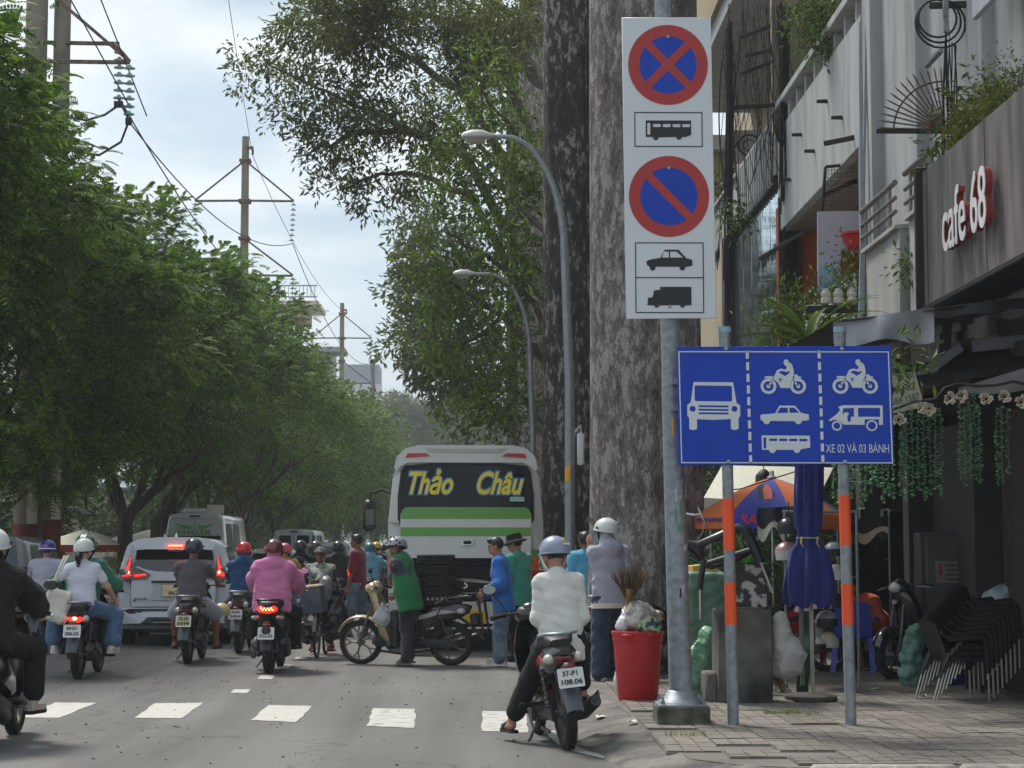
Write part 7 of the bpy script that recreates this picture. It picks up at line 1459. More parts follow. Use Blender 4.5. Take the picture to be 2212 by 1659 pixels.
GV = person('older man in green vest, dark jacket and silver helmet holding the handlebar', ((884 - 1050) * 24.2 / FD, 24.2, 0), radians(66), h=1.63, lean=14, head=(58, -6), hl=wp(850, 1275, 24.8), hr=wp(858, 1283, 24.2), world=True, fl=(-1.0, 24.36, .078), fr=(-1.03, 24.1, .078), top=T_(cloth('slate_jacket', (66, 62, 80)), g=.03, hem=.1, loose=.02), bot=T_(cloth('charcoal_trousers', (38, 40, 48)), g=.016), shoe=('sandal', mat('grey_sandal', (120, 112, 104), .8)), hat=('helmet', HSL, M_blkc, 'vents'), skin=SK2, face=True, vox=.012, ep=(-.3, -.7))
q = GV; s_ = SDF([q['P'][i] - .45 for i in range(3)], [q['P'][i] + .8 for i in range(3)], .013); fl_ = (tuple(q['fw']), .68)
s_.cone(q['P'] - q['up'] * .24, q['P'] + q['up'] * .1, .225, .215, .05, fl_); s_.cone(q['P'] + q['up'] * .1, q['NB'] - q['up'] * .08, .217, .185, .05, fl_); s_.cone(q['J'][-1][0] * .7 + q['J'][1][0] * .3 + q['up'] * .02, q['J'][1][0] * .7 + q['J'][-1][0] * .3 + q['up'] * .02, .122, .122, .05); s_.cone(q['NB'] - q['up'] * .06, q['NB'] + q['up'] * .05, .09, .08, .03); s_.wrinkle(.008, 22, 4); s_.cut(q['P'] - q['up'] * .19, -q['up']); s_.build('vest', cloth('green_vest', (24, 112, 58)), q['t'])
for sg in (-1, 1):
 S, E, Wr = q['J'][sg][:3]; b = MB(); n_ = (q['rt'] * sg); b.tube([S + n_ * .098 + V3(0, 0, .0), E + n_ * .085 - q['fw'] * .02, E.lerp(Wr, .85) + n_ * .06], .011, 5, True, .5); b.build('reflective_stripe', M_strap, q['t'])
LM = person('man in pale lilac jacket and white visor helmet, hand at his blue mask', (1.34, 20.2, .1), radians(24), h=1.69, lean=2, head=(26, -4), hl=(-.09, .24, 1.42), hr=(.17, .2, .98), ep=(-.1, -.7), fl=(-.10, .02, .078), fr=(.13, .12, .078), top=T_(cloth('pale_lilac_jacket', (160, 158, 172)), g=.026, hem=.12, jacket=1, hood=1, w=.007, loose=.02), bot=T_(M_jeand, g=.026, flare=1.3), shoe=('sneaker', mat('white_shoe', (206, 204, 198), .6)), hat=('helmet', HW, M_blkc, 'visor', 'art'), mask=mat('blue_mask', (70, 150, 206), .8), hair=False, skin=SK1, vox=.011, curl=.6)
b = MB(); b.loft([[LM['P'] + LM['rt'] * (.212 * cos(a)) + LM['fw'] * (.165 * sin(a)) - LM['up'] * z for a in [2 * pi * i / 24 for i in range(24)]] for z in (.10, .155)]); b.build('undershirt_hem', cloth('cream_hem', (204, 198, 184)), LM['t'])
OM = person('old man in a patterned shirt and grey cap pushing the loaded bicycle', ((697 - 1050) * 27.1 / FD, 27.1, 0), radians(176), h=1.52, lean=12, head=(0, -2), hl=wp(668, 1268, 26.45), hr=wp(731, 1262, 26.4), world=True, ep=(-.4, -.6), fl=wp(672, 1404, 27.0), fr=wp(720, 1402, 27.1), top=T_(cloth('leaf_print_shirt', (64, 104, 108), (158, 150, 128), scale=34, thr=(.42, .58)), g=.012, hem=.1, sl=.86), bot=T_(cloth('brown_black_trousers', (40, 34, 32)), len=.86), shoe=('sandal', mat('red_sandal', (150, 44, 40), .7)), hat=('cap', cloth('grey_cap', (82, 74, 72))), face=True, skin=SK2, vox=.012)
person('stooping man in dark plum tee with bleached hair, beside the lamp post', (1.08, 28, 0), radians(-30), h=1.62, lean=26, top=T_(cloth('plum_tee', (46, 40, 56)), sl=.4, g=.025), bot=T_(M_blkc), shoe=('sandal', M_dark), hair='blond', vox=.016, head=(0, 10))
person('person in a cyan tee mostly hidden behind the lilac jacket', (1.27, 23.4, .1), radians(20), h=1.6, lean=3, top=T_(cloth('cyan_tee', (84, 164, 200)), sl=.42, g=.028, hem=.16), bot=T_(M_blkc), shoe=('shoe', M_dark), vox=.016, skin=SK2)
person('person in an orange top bending beside the blue plastic chair', (4.66, 21.9, .1), radians(120), h=1.58, lean=42, pel=(0, 0, .5), top=T_(cloth('orange_top', (206, 88, 56)), g=.03), bot=T_(M_blkc), shoe=('sandal', M_dark), fl=(-.14, .3, .08), fr=(.14, .3, .08), hl=(-.2, .5, .5), hr=(.2, .5, .5), vox=.015, hair='long')
person('seated person with dark hair, only the head visible over the stacked chairs', (5.55, 21.2, .1), radians(160), h=1.6, lean=3, pel=(0, 0, .5), top=T_(M_blkc), bot=T_(M_blkc), shoe=('sandal', M_dark), fl=(-.14, .4, .08), fr=(.14, .4, .08), hl=(-.2, .35, .6), hr=(.2, .35, .6), vox=.015, hair='long', face=True)
# ---- worn and carried things
b = MB(); b.ell((0, 0, 0), (.19, .11, .24), 18, 10); bp_ = thing('backpack', 'round black backpack with a pale badge on the rider in black', 'backpack', BK['far1'].location + V3(0, -.56, 1.12)); b.build('bag', M_blkc, bp_); b = MB(); b.ell((-.07, -.1, .07), (.055, .02, .05), 12, 6); b.build('badge', mat('pale_badge', (198, 150, 120), .6), bp_)
tb_ = thing('tote_bag', 'white canvas tote bag hanging from the shoulder of the girl in the white tee', 'tote bag', BK['girl'].location + V3(-.21, -.78, .86)); s_ = SDF((-.3, -.2, -.25), (.3, .2, .6), .012); s_.rbox((0, 0, .0), (.15, .055, .19), .05, Euler((0, radians(14), 0)).to_matrix(), .02); s_.cone((-.14, -.03, -.08), (.06, -.03, -.15), .05, .05, .05); s_.wrinkle(.008, 26, 3); s_.build('bag', cloth('canvas', (202, 198, 186)), tb_)
b = MB()
for dy in (-.05, .05): b.tube([(-.08, dy, .17), (0, dy, .36), (.06, dy * 1.4, .50), (.09, dy * 1.6 + .04, .58)], .012, 6, True, 2.0)
b.build('strap', cloth('canvas', (202, 198, 186)), tb_)
cb = thing('paper_bag', 'folded white paper bag held by the girl on the pillion seat', 'bag', BK['girl'].location + V3(-.44, -.42, .93)); b = MB(); b.box((0, 0, 0), (.2, .1, .13), (0, radians(-16), 0), .02); b.box((.06, .02, .08), (.2, .08, .07), (0, radians(-28), .2), .015); b.build('paper', mat('pale_paper', (206, 198, 184), .8, bump=.4, bscale=12), cb)
# ================================================================== goods and clutter
def ob(name, label, cat, pos, group=None, rz=0.0, rot=None): return thing(name, label, cat, pos, rz, group, rot)
M_film = mat('clear_film', (206, 208, 210), .18, spec=.6, var=.25, scale=9, alpha=.72, bump=.8, bscale=9)
M_sackg = mat('green_sack', (104, 152, 118), .38, var=.22, scale=7, bump=.5, bscale=14, spec=.5); M_sackt = mat('teal_sack', (98, 142, 128), .5, var=.2, scale=5, bump=.5, bscale=12)
M_wbag = mat('white_plastic_bag', (200, 196, 198), .4, var=.15, scale=10, bump=.6, bscale=14)
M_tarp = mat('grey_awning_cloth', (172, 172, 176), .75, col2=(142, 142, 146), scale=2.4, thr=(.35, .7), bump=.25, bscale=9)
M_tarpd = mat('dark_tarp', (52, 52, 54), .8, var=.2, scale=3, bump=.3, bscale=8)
def sack(name, label, cat, pos, blobs, m, wr=.02, f=16, h=.014, group=None, seed=1):
 t = ob(name, label, cat, pos, group); R = max(max(abs(c) for c in b[0]) + max(b[1]) for b in blobs) + .08; s = SDF((-R, -R, -R), (R, R, R), h)
 for c, r in blobs: s.ell(c, r, None, .06)
 s.wrinkle(wr, f, seed); s.wrinkle(wr * .55, f * 2.6, seed + 5); s.build('bag', m, t); return t
def tyre_mesh(R=.235, w=.135):
 b = MB(); b.lathe([(R * .62, -w * .36), (R * .7, -w * .46), (R * .9, -w * .5), (R, -w * .42), (R, w * .42), (R * .9, w * .5), (R * .7, w * .46), (R * .62, w * .36)], 36, None, False); b.lathe([(R * .62, w * .36), (R * .6, 0), (R * .62, -w * .36)], 36, None, False)
 for k in range(22):
  for z, o in ((-.3, 0), (0, .5), (.3, 0)):
   a = 2 * pi * (k + o) / 22; b.box(((R + .006) * cos(a), (R + .006) * sin(a), z * w), (.022, R * .22, w * .24), Matrix.Rotation(a, 4, 'Z') @ Matrix.Rotation(.35 * (1 if z < 0 else -1 if z > 0 else 0), 4, 'X'), .004)
 return b.mesh('tread', M_tyre)
TY = tyre_mesh(); bc = BK['tyre'].location; ax = V3(-sin(R_(77)), cos(R_(77)), 0); sp = bc + ax * -.42
for k in range(4):
 t = ob('loose_tyre', 'chunky tyre stacked on the motorbike seat, %s' % ('lowest', 'second from the bottom', 'third from the bottom', 'topmost')[k], 'tyre', (sp.x + (.015, .01, -.015, -.02)[k], sp.y - .04, .965 + k * .138), 'tyres carried on the motorbike', k * .7); inst('tread', TY, t)
t = ob('loose_tyre', 'chunky tyre with a white label, held on the rear rack by the man in blue', 'tyre', bc + ax * -.92 + V3(0, -.02, 1.04), 'tyres carried on the motorbike', .3, (radians(4), radians(5), .3)); inst('tread', TY, t); b = MB(); b.box((-.17, -.175, 0), (.05, .006, .09), (0, 0, radians(-45)), 0); b.build('label', M_plate, t)
t = ob('crate', 'low red and white plastic crate on the seat under the tyre stack', 'crate', (sp.x, sp.y - .05, .865)); b = MB(); b.box((0, 0, 0), (.3, .22, .035), bev=.004); b.build('base', mat('red_crate', (132, 52, 44), .6), t)
for k in range(5): b = MB(); b.box((-.12 + .06 * k, -.112, .01), (.018, .006, .05)); b.build('slat', M_plate, t)
hp_ = bc + ax * .36 + V3(.02, -.12, 0)
sack('plastic_bag', 'clear plastic bag with leaves hanging on the champagne motorbike', 'plastic bag', hp_ + V3(.02, -.04, .62), [((0, 0, 0), (.13, .08, .12)), ((0, 0, .12), (.04, .03, .08))], M_film, .012)
t = ob('holdall', 'long black bag strapped to the leg shield of the champagne motorbike', 'bag', hp_ + V3(.2, -.03, .5)); b = MB(); b.lathe([(.06, -.28), (.085, -.26), (.085, .18), (.06, .22)], 14); b.build('tube', M_seat, t); b = MB(); b.torus(.088, .01, 16, 6, TR(0, 0, -.16)); b.torus(.088, .01, 16, 6, TR(0, 0, .02)); b.build('strap', M_dark, t)
sack('cloth_bundle', 'blue and dark cloth bundle on the champagne motorbike footwell', 'bundle', hp_ + V3(.33, -.02, .62), [((0, 0, 0), (.12, .08, .09)), ((.1, 0, .06), (.09, .07, .06))], cloth('blue_bundle', (44, 62, 120), (40, 42, 52), scale=9), .012)
bi = ob('bicycle', 'old bicycle wheeled by the old man, loaded with a box and black bags', 'bicycle', ((698 - 1050) * 26.5 / FD, 26.5, 0), None, R_(178))
wheel(bi, -.5, .32, .018, wire_=True); wheel(bi, .5, .32, .018, wire_=True)
b = MB(); [b.tube(p, .014, 8) for p in ([(0, .5, .32), (0, .38, .86), (0, .36, .98)], [(0, .38, .84), (0, -.08, .78)], [(0, .4, .74), (0, -.02, .3)], [(0, -.02, .3), (0, -.12, .84)], [(0, -.5, .32), (0, -.02, .3)], [(0, -.5, .32), (0, -.1, .74)])]; b.build('frame', M_steel, bi)
b = MB(); b.tube([(-.28, .22, .98), (-.2, .34, 1.0), (0, .37, .98), (.2, .34, 1.0), (.28, .22, .98)], .012, 8); hb = b.build('handlebar', M_chr, bi)
for s in (-1, 1): b = MB(); b.tube([(s * .28, .22, .98), (s * .3, .12, .975)], .017, 8); b.build('grip', M_black, hb)
b = MB(); b.loft([sring(-.26, .84, .88, .06, .1), sring(-.12, .84, .88, .04, .07), sring(.02, .84, .87, .015, .025)]); b.build('saddle', M_seat, bi)
for y in (-.5, .5):
 b = MB(); b.grid(lambda u, v: ((u - .5) * .05, y + .35 * cos(radians(10 + 150 * v)), .32 + .35 * sin(radians(10 + 150 * v))), 2, 12); b.build('mudguard', M_met, bi)
cx_ = at(655, 1298, 26.0); t = ob('cargo_box', 'scuffed dark grey box slung across the front of the bicycle', 'box', cx_, None, 0, (radians(4), radians(-6), radians(-14))); b = MB(); b.box((0, 0, 0), (.66, .4, .36), bev=.012); b.build('case', mat('slate_foam', (66, 70, 82), .8, col2=(84, 88, 98), scale=5, bump=.2, bscale=30), t); b = MB(); b.box((0, 0, .19), (.67, .41, .03), bev=.01); b.build('lid', mat('worn_lid', (150, 140, 118), .8, col2=(74, 74, 80), scale=4, thr=(.5, .7)), t)
b = MB(); b.grid(lambda u, v: (-.02 + .3 * (u - .5), -.204 - .004, .02 + .16 * (v - .5)), 3, 3); b.build('scuff', mat('scuffed_foam', (74, 78, 90), .8, col2=(180, 186, 196), scale=16, thr=(.58, .66)), t)
M_poly = mat('black_bin_liner', (20, 22, 30), .3, var=.3, scale=6, bump=.7, bscale=14, spec=.6)
sack('black_bag', 'big black plastic bag hanging from the right of the bicycle handlebar', 'bag', at(722, 1318, 26.1), [((0, 0, -.12), (.2, .16, .3)), ((-.04, 0, .2), (.12, .1, .22)), ((-.03, 0, .42), (.06, .05, .14))], M_poly, .018, 18)
sack('black_bag', 'smaller black plastic bag under the grey box on the bicycle', 'bag', at(665, 1368, 26.3), [((0, 0, 0), (.2, .16, .14)), ((-.1, 0, .1), (.14, .1, .1))], M_poly, .018, 18, seed=4)
sack('plastic_bag', 'crumpled grey plastic bag tucked beside the box on the bicycle', 'plastic bag', at(704, 1270, 26.0), [((0, 0, 0), (.1, .1, .17)), ((-.06, 0, -.14), (.07, .08, .12))], mat('grey_bag', (110, 112, 116), .35, var=.3, scale=12, bump=.7, bscale=18), .016)
t = ob('hanging_helmet', 'beige helmet hooked on the side of the motorbike with the blue jacket', 'helmet', at(478, 1322, 26.4)); b = MB(); b.ell((0, 0, 0), (.13, .14, .13), 18, 10, None, 0, .62); b.build('shell', mat('beige_helmet', (186, 170, 126), .4), t)
bp0 = gnd(1382, 1517, .1); t = ob('rubbish_bin', 'tall red plastic bin full of rubbish bags beside the sign pole', 'bin', (bp0.x, bp0.y + .2, .1)); M_rp = mat('red_bin_plastic', (172, 26, 30), .42, var=.06, scale=4, bump=.06, bscale=20)
b = MB(); b.lathe([(.0, .0), (.175, .0), (.19, .02), (.225, .5), (.23, .56), (.24, .565), (.242, .62), (.252, .625), (.252, .65), (.235, .655), (.225, .6), (.0, .58)], 36, None, False); bn = b.build('tub', M_rp, t)
for s in (-.5, .5): b = MB(); b.box((.245 * sin(s), -.245 * cos(s), .615), (.11, .035, .035), (0, 0, s), .01); b.build('lug', M_rp, bn)
bo_ = Vector((bp0.x, bp0.y + .2, .1))
sack('rubbish_bag', 'clear bag of rubbish heaped on top of the red bin', 'rubbish bag', bo_ + V3(.02, -.03, .76), [((0, 0, 0), (.2, .16, .13)), ((-.02, -.02, .1), (.1, .1, .07))], mat('rubbish_film', (186, 178, 172), .3, col2=(128, 120, 110), scale=11, thr=(.42, .6), bump=.9, bscale=12), .02, 20, .012)
sack('rubbish_bag', 'pale green bag with dark lumps in the red bin, at the front', 'rubbish bag', bo_ + V3(.06, -.15, .7), [((0, 0, 0), (.09, .06, .06)), ((.08, 0, 0), (.06, .05, .06))], mat('green_film', (146, 178, 140), .35, col2=(50, 56, 56), scale=14, thr=(.46, .56), bump=.8, bscale=14), .012, 24, .01)
sack('rubbish_bag', 'white carrier bag poking up at the left of the red bin', 'rubbish bag', bo_ + V3(-.15, -.08, .7), [((0, 0, 0), (.07, .07, .07)), ((.02, 0, .08), (.03, .03, .06))], M_wbag, .012, 24, .01)
sack('rubbish_bag', 'brownish knotted bag at the right of the red bin', 'rubbish bag', bo_ + V3(.16, -.02, .72), [((0, 0, 0), (.08, .08, .09)), ((.03, 0, .08), (.05, .05, .05))], mat('brown_film', (150, 128, 104), .4, col2=(90, 60, 54), scale=12, bump=.8, bscale=14), .014, 24, .01)
sack('plastic_bag', 'crumpled white plastic bag on the ground left of the red bin', 'plastic bag', gnd(1336, 1500, .1) + V3(0, 0, .1), [((0, 0, 0), (.05, .05, .1)), ((.01, 0, .09), (.035, .04, .06))], M_wbag, .012, 26, .009)
br = at(1357, 1322, 17.62); t = ob('straw_broom', 'straw broom standing upside down behind the red bin', 'broom', br, None, 0, (0, radians(3), 0)); M_str = mat('straw', (150, 118, 66), .85, col2=(112, 84, 48), scale=18, stretch=(1, 1, .1)); M_strd = mat('dark_straw', (88, 68, 42), .9, var=.3, scale=20)
b = MB(); b.tube([(0, 0, -.35), (0, 0, .1), (.0, 0, .22)], [.028, .03, .05], 10); [b.torus(.032, .006, 12, 5, TR(0, 0, z)) for z in (-.12, 0, .1)]; b.build('handle', M_str, t)
b = MB(); rs = random.Random(8)
for k in range(190): a = rs.uniform(-1, 1); l_ = rs.uniform(.2, .3); y = rs.uniform(-.02, .02); b.tube([(a * .03, y, .12), (a * .09, y * 2, .22), (a * (.15 + .06 * rs.random()) + rs.uniform(-.01, .01), y * 3, .15 + l_ * (1 - .25 * a * a))], [.004, .0035, .0015], 3, False)
b.build('bristles', M_strd, t)['kind'] = 'stuff'
pb = gnd(1612, 1523, .1); M_soot = mat('sooty_concrete', (104, 100, 94), .95, col2=(40, 38, 36), scale=2.6, thr=(.38, .66), bump=.5, bscale=30, detail=9)
t = ob('concrete_block', 'square sooty concrete plinth between the sign posts', 'plinth', (pb.x, pb.y + .26, .1)); b = MB(); b.box((0, 0, .43), (.5, .5, .88), bev=.015); b.build('plinth', M_soot, t); b = MB(); b.box((-.3, .05, .14), (.12, .4, .29), bev=.02); b.build('step', M_soot, t)
t = ob('metal_box', 'blackened box with peeling white paint on the concrete plinth', 'box', (pb.x + .06, pb.y + .26, .97)); b = MB(); b.box((0, 0, .2), (.32, .3, .37), bev=.008); b.box((0, 0, .4), (.34, .32, .05), bev=.008); b.build('case', mat('peeling_box', (48, 46, 44), .8, col2=(168, 166, 160), scale=9, thr=(.52, .58), bump=.4, bscale=30), t)
M_cb = mat('black_chair_plastic', (22, 22, 24), .35, var=.1); M_cl = mat('polished_steel_leg', (176, 172, 162), .3, .9)
def arm_chair(label, pos, rot, group=None, sh={}):
 t = ob('arm_chair', label, 'chair', pos, group, 0, rot); w = .25
 if not sh:
  b = MB()
  def sh_(u, v):
   x = (u - .5) * 2 * w * (.92 if v < .45 else 1);
   if v < .45: y = .24 - v / .45 * .42; z = .43 - .02 * sin(pi * v / .45) - .02 * (1 - (2 * u - 1) ** 2)
   else: k = (v - .45) / .55; y = -.18 - .17 * k - .03 * (1 - (2 * u - 1) ** 2); z = .43 + .42 * k * (1 - .07 * (2 * u - 1) ** 2)
   return (x, y, z)
  b.grid(sh_, 8, 14); b.grid(lambda u, v: tuple(Vector(sh_(u, v)) + V3(0, -.012, -.014)), 8, 14); sh['shell'] = b.mesh('shell', M_cb, 60)
  b = MB()
  b.tube([(0, -.3, .72), (0, -.2, .655), (0, .02, .665), (0, .2, .68), (0, .27, .62), (0, .28, .45), (0, .285, .3)], [.02, .028, .03, .032, .034, .032, .028], 10, True, 1.5); b.tube([(0, -.2, .5), (0, -.28, .36), (0, -.33, .26)], [.03, .028, .022], 8); b.tube([(0, -.22, .46), (0, .27, .44)], .025, 8); sh['arm'] = b.mesh('arm', M_cb)
  b = MB(); b.tube([(0, .285, .32), (0, .29, .0)], .0125, 10); sh['fleg'] = b.mesh('leg', M_cl); b = MB(); b.tube([(0, -.315, .29), (0, -.42, .0)], .0125, 10); sh['bleg'] = b.mesh('leg', M_cl)
 inst('shell', sh['shell'], t)
 for s in (-1, 1): inst('arm', sh['arm'], t, (s * w * 1.04, 0, 0)); inst('leg', sh['fleg'], t, (s * w * 1.04, 0, 0)); inst('leg', sh['bleg'], t, (s * w * 1.04, 0, 0))
 return t
cp = gnd(2000, 1505, .1)
for k in range(8):
 arm_chair('black armchair in the leaning stack, %s' % ('outermost with its legs on the ground', 'second from the left', 'third from the left', 'fourth from the left', 'fifth from the left', 'sixth from the left', 'seventh from the left', 'innermost and highest')[k], (cp.x + .15 + .05 * k, 17.45 + .03 * k, .1 + .044 * k), (0, 0, R_(-82)), 'stacked black armchairs').scale = (.86, .78, .92)
arm_chair('black armchair lying upturned on top of the concrete plinth and box', (pb.x + .02, pb.y + .3, 1.02), (R_(20), 0, R_(-97)), 'spare black armchairs')
sack('woven_sack', 'bulging green woven sack leaning by the concrete plinth', 'sack', gnd(1515, 1508, .1) + V3(.02, .12, .2), [((-.04, 0, -.03), (.17, .15, .17)), ((-.03, 0, .14), (.16, .14, .16)), ((.08, 0, .3), (.13, .12, .14)), ((.05, 0, .43), (.07, .07, .06))], M_sackg, .016, 15, .012)
g_ = at(1522, 1320, 18.7); t = ob('tarp_covered_goods', 'stack of goods under a dull green tarpaulin behind the sign pole', 'tarpaulin', (g_.x, g_.y, .1)); s_ = SDF((-.4, -.4, -.1), (.4, .4, 1.5), .016); s_.rbox((0, 0, .62), (.2, .24, .58), .05, None, .03); s_.wrinkle(.016, 12, 5); s_.build('cover', mat('green_tarpaulin', (86, 116, 96), .6, var=.15, scale=5, bump=.4, bscale=12), t)
t = ob('cardboard_box', 'yellow cardboard box with a green stripe on the green tarpaulin', 'box', (g_.x - .02, g_.y, 1.32), None, .1, (0, R_(-6), .1)); b = MB(); b.box((0, 0, 0), (.26, .3, .1), bev=.004); b.build('carton', mat('yellow_card', (196, 158, 84), .8), t); b = MB(); b.box((-.03, 0, 0), (.035, .304, .104)); b.build('stripe', mat('green_tape', (84, 186, 86), .6), t)
sack('white_tarpaulin', 'pale grey sheet bundled against the right of the concrete plinth', 'tarpaulin', at(1695, 1395, 17.3), [((-.04, 0, .12), (.1, .12, .2)), ((.05, 0, -.1), (.14, .14, .2)), ((-.03, 0, -.12), (.12, .12, .18))], mat('pale_sheet', (170, 168, 164), .6, var=.12, bump=.4, bscale=9), .016, 12, .014)
t = ob('twig_broom', 'old twig broom leaning at the foot of the concrete plinth', 'broom', gnd(1680, 1500, .1) + V3(0, .1, 0)); b = MB(); b.tube([(-.06, 0, .66), (-.04, 0, .3)], .02, 8); b.build('handle', M_bark, t); b = MB()
for k in range(60): b.tube([(-.04, 0, .34), (-.02 + rs.uniform(-.03, .05), rs.uniform(-.04, .04), .18), (.04 + rs.uniform(-.06, .12), rs.uniform(-.08, .08), .01)], [.004, .003, .0015], 3, False)
b.build('bristles', M_strd, t)['kind'] = 'stuff'
up_ = gnd(1756, 1516, .1); t = ob('closed_parasol', 'furled blue parasol tied with yellow string on a round concrete base', 'parasol', (up_.x, up_.y + .1, .1)); M_par = cloth('blue_canvas', (30, 42, 112), var=.12)
b = MB(); b.lathe([(.22, 0), (.245, .015), (.245, .05), (.22, .065), (.05, .07)], 32); b.build('base', mat('dirty_concrete', (74, 70, 66), .95, bump=.5, bscale=30), t)
b = MB(); b.tube([(.02, 0, .05), (.0, 0, 2.9)], .02, 12); b.build('pole', mat('cream_pole', (168, 164, 146), .5), t); b = MB(); b.tube([(-.06, .1, .14), (-.065, .1, 2.0)], .022, 12); b.build('spare_pole', mat('grey_pole', (112, 112, 106), .5), t)
def fold(u, v):
 a = 2 * pi * u; z = .95 + 1.75 * v; k = .115 if v > .38 else .115 + .09 * sin((.38 - v) / .38 * pi * .62); k = k * (.78 if .3 < v < .42 else 1) * (1 - .45 * max(0, v - .8) / .2); r = k * (1 + .2 * sin(7 * a + 3 * v) + .1 * sin(13 * a - 5 * v)); return (r * cos(a) - .01 + .02 * v, r * .8 * sin(a), z + (.03 * sin(7 * a) if v == 0 else 0) - .06)
b = MB(); b.grid(fold, 84, 30); b.build('canopy', M_par, t, smooth=70); b = MB(); b.torus(.105, .006, 24, 5, TR(-.005, 0, 1.53)); b.build('string', mat('yellow_string', (196, 176, 90), .8), t)
for dx in (-.08, .07): b = MB(); b.tube([(dx, -.09, 1.54), (dx - .01, -.1, 1.48), (dx + .015, -.1, 1.44)], [.012, .008, .003], 5); b.build('string_end', mat('yellow_string', (196, 176, 90), .8), t)
op = at(1668, 1100, 21.6); t = ob('open_parasol', 'open orange and blue advertising parasol with RACER in red on its rim', 'parasol', (op.x, op.y, .1)); M_or = cloth('orange_nylon', (206, 104, 40)); M_bl2 = cloth('blue_nylon', (52, 60, 150)); zt, zr, R0 = 2.25, 1.78, .95
b = MB(); b.tube([(0, 0, 0), (0, 0, 2.22)], .02, 10); b.build('pole', M_chr, t); b = MB(); b.lathe([(.05, 2.24), (.06, 2.26), (.03, 2.27), (.025, 2.33), (0, 2.34)], 12); b.build('finial', M_sw, t)
for k in range(8):
 a0, a1 = [2 * pi * (k + d) / 8 + R_(-108) for d in (-.5, .5)]
 def pan(u, v): a = a0 + (a1 - a0) * u; r = R0 * v * (1 - .1 * v * sin(pi * u)); return (r * cos(a), r * sin(a), zt - (zt - zr) * v ** 1.35)
 b = MB(); b.grid(pan, 6, 8); b.grid(lambda u, v: (pan(u, 1)[0] * (1 + .01 * v), pan(u, 1)[1] * (1 + .01 * v), zr - .13 * v), 6, 1); pn_ = b.build('panel', M_bl2 if k % 2 == 0 else M_or, t, smooth=50)
 am = (a0 + a1) / 2
 if k in (0, 1):
  rr0 = R0 * .9 * 1.012; text('RACER', .16, mat('racer_red', (196, 34, 48), .5), pn_, (rr0 * cos(am), rr0 * sin(am), zr - .03), (pi / 2, 0, am + pi / 2), .004, width=.46, shear=.25, offset=.004) if k == 0 else None
 if k == 7: rr0 = R0 * .93; text('PETROLIMEX', .07, M_bl2, pn_, (rr0 * cos(am), rr0 * sin(am), zr - .03), (pi / 2, 0, am + pi / 2), .004, width=.52)
 if k == 0:
  for dx, m_ in ((-.1, M_steel), (.07, mat('coral_print', (206, 92, 74), .6))):
   b = MB(); P0 = Vector(pan(.5 + dx, .52)); N_ = Vector((cos(am), sin(am), 1.0)).normalized(); T__ = N_.to_track_quat('Z', 'Y').to_matrix().to_4x4(); b.prism([(-.05, -.13), (.05, -.13), (.055, .03), (.03, .07), (.03, .11), (-.02, .11), (-.045, .06)], .003, TR(*(P0 + N_ * .03)) @ T__ @ Matrix.Rotation(R_(12), 4, 'Z')); b.build('bottle_print', m_, pn_)
def sheet3(name, label, cat, P, m, th=.01, part='canvas', par=None, nu=14, nv=6, sag=.06, wav=.0):
 """a hanging or stretched cloth through four corners"""
 P = [Vector(p) for p in P]; t = par or ob(name, label, cat, P[0]); o = P[0]; b = MB()
 def f(u, v): q = P[0].lerp(P[1], u).lerp(P[3].lerp(P[2], u), v) - o; q.z -= sag * sin(pi * u) * sin(pi * v) ; q += V3(0, 1, .3) * wav * (sin(u * 31 + v * 4) + .6 * sin(u * 17 - v * 7)) * v; return q
 b.grid(f, nu, nv); b.grid(lambda u, v: f(u, v) + V3(0, th, -th), nu, nv); b.build(part, m, t, smooth=60); return t
M_cream = cloth('cream_canvas', (206, 204, 186), var=.05)
t = sheet3('stall_canopy', 'cream stall canopy behind the orange and blue parasol', 'canopy', [at(1520, 1075, 25), at(1760, 1090, 25), at(1800, 1010, 28), at(1560, 1005, 28)], M_cream, sag=-.1)
sheet3('', '', '', [at(1520, 1075, 25), at(1760, 1090, 25), at(1760, 1112, 25), at(1520, 1100, 25)], M_cream, part='valance', par=t, sag=0, wav=.01)
for x in (1535, 1750): b = MB(); p = at(x, 1085, 25.2) - t.location; b.tube([p, V3(p.x, p.y, .1 - t.location.z)], .02, 8); b.build('pole', M_galv, t)
M_strp = mat('dark_scallop', (44, 44, 50), .8, var=.15)
def scallop(label, x0, x1, y0, D, h1, h2, sl):
 t = ob('scalloped_awning', label, 'awning', at(x0, y0, D)); o = t.location
 for k, (m, a, c) in enumerate(((M_strp, 0, h1), (M_cream, h1, h2))):
  b = MB(); b.grid(lambda u, v: at(x0 + (x1 - x0) * u, y0 + sl * u + (a + (c - a) * v) * (1 + .28 * sin(u * 14) * (v if k else v)) + (5 * sin(u * 14) * (1 - v) if k else 0), D + .01 * k + .02 * sin(u * 14)) - o, 28, 3); b.build('band' if k == 0 else 'edge', m, t, smooth=60)
scallop('dark awning flap with a cream scalloped edge before the orange parasol', 1636, 1740, 1098, 20.4, 36, 58, -6); scallop('dark awning with wavy cream edge in the shade right of the second post', 1850, 2012, 1122, 22.4, 26, 44, -18)
D0 = 16.6; t = ob('shop_awning', 'grey canvas awning with a drooping front flap above the blue lane sign', 'awning', at(1800, 700, D0)); o = t.location
tl = lambda u: 692 - 52 * u if u < .5 else 666 - 52 * (u - .5); bl_ = lambda u: tl(u) + (52 + 18 * u if u < .5 else 24)
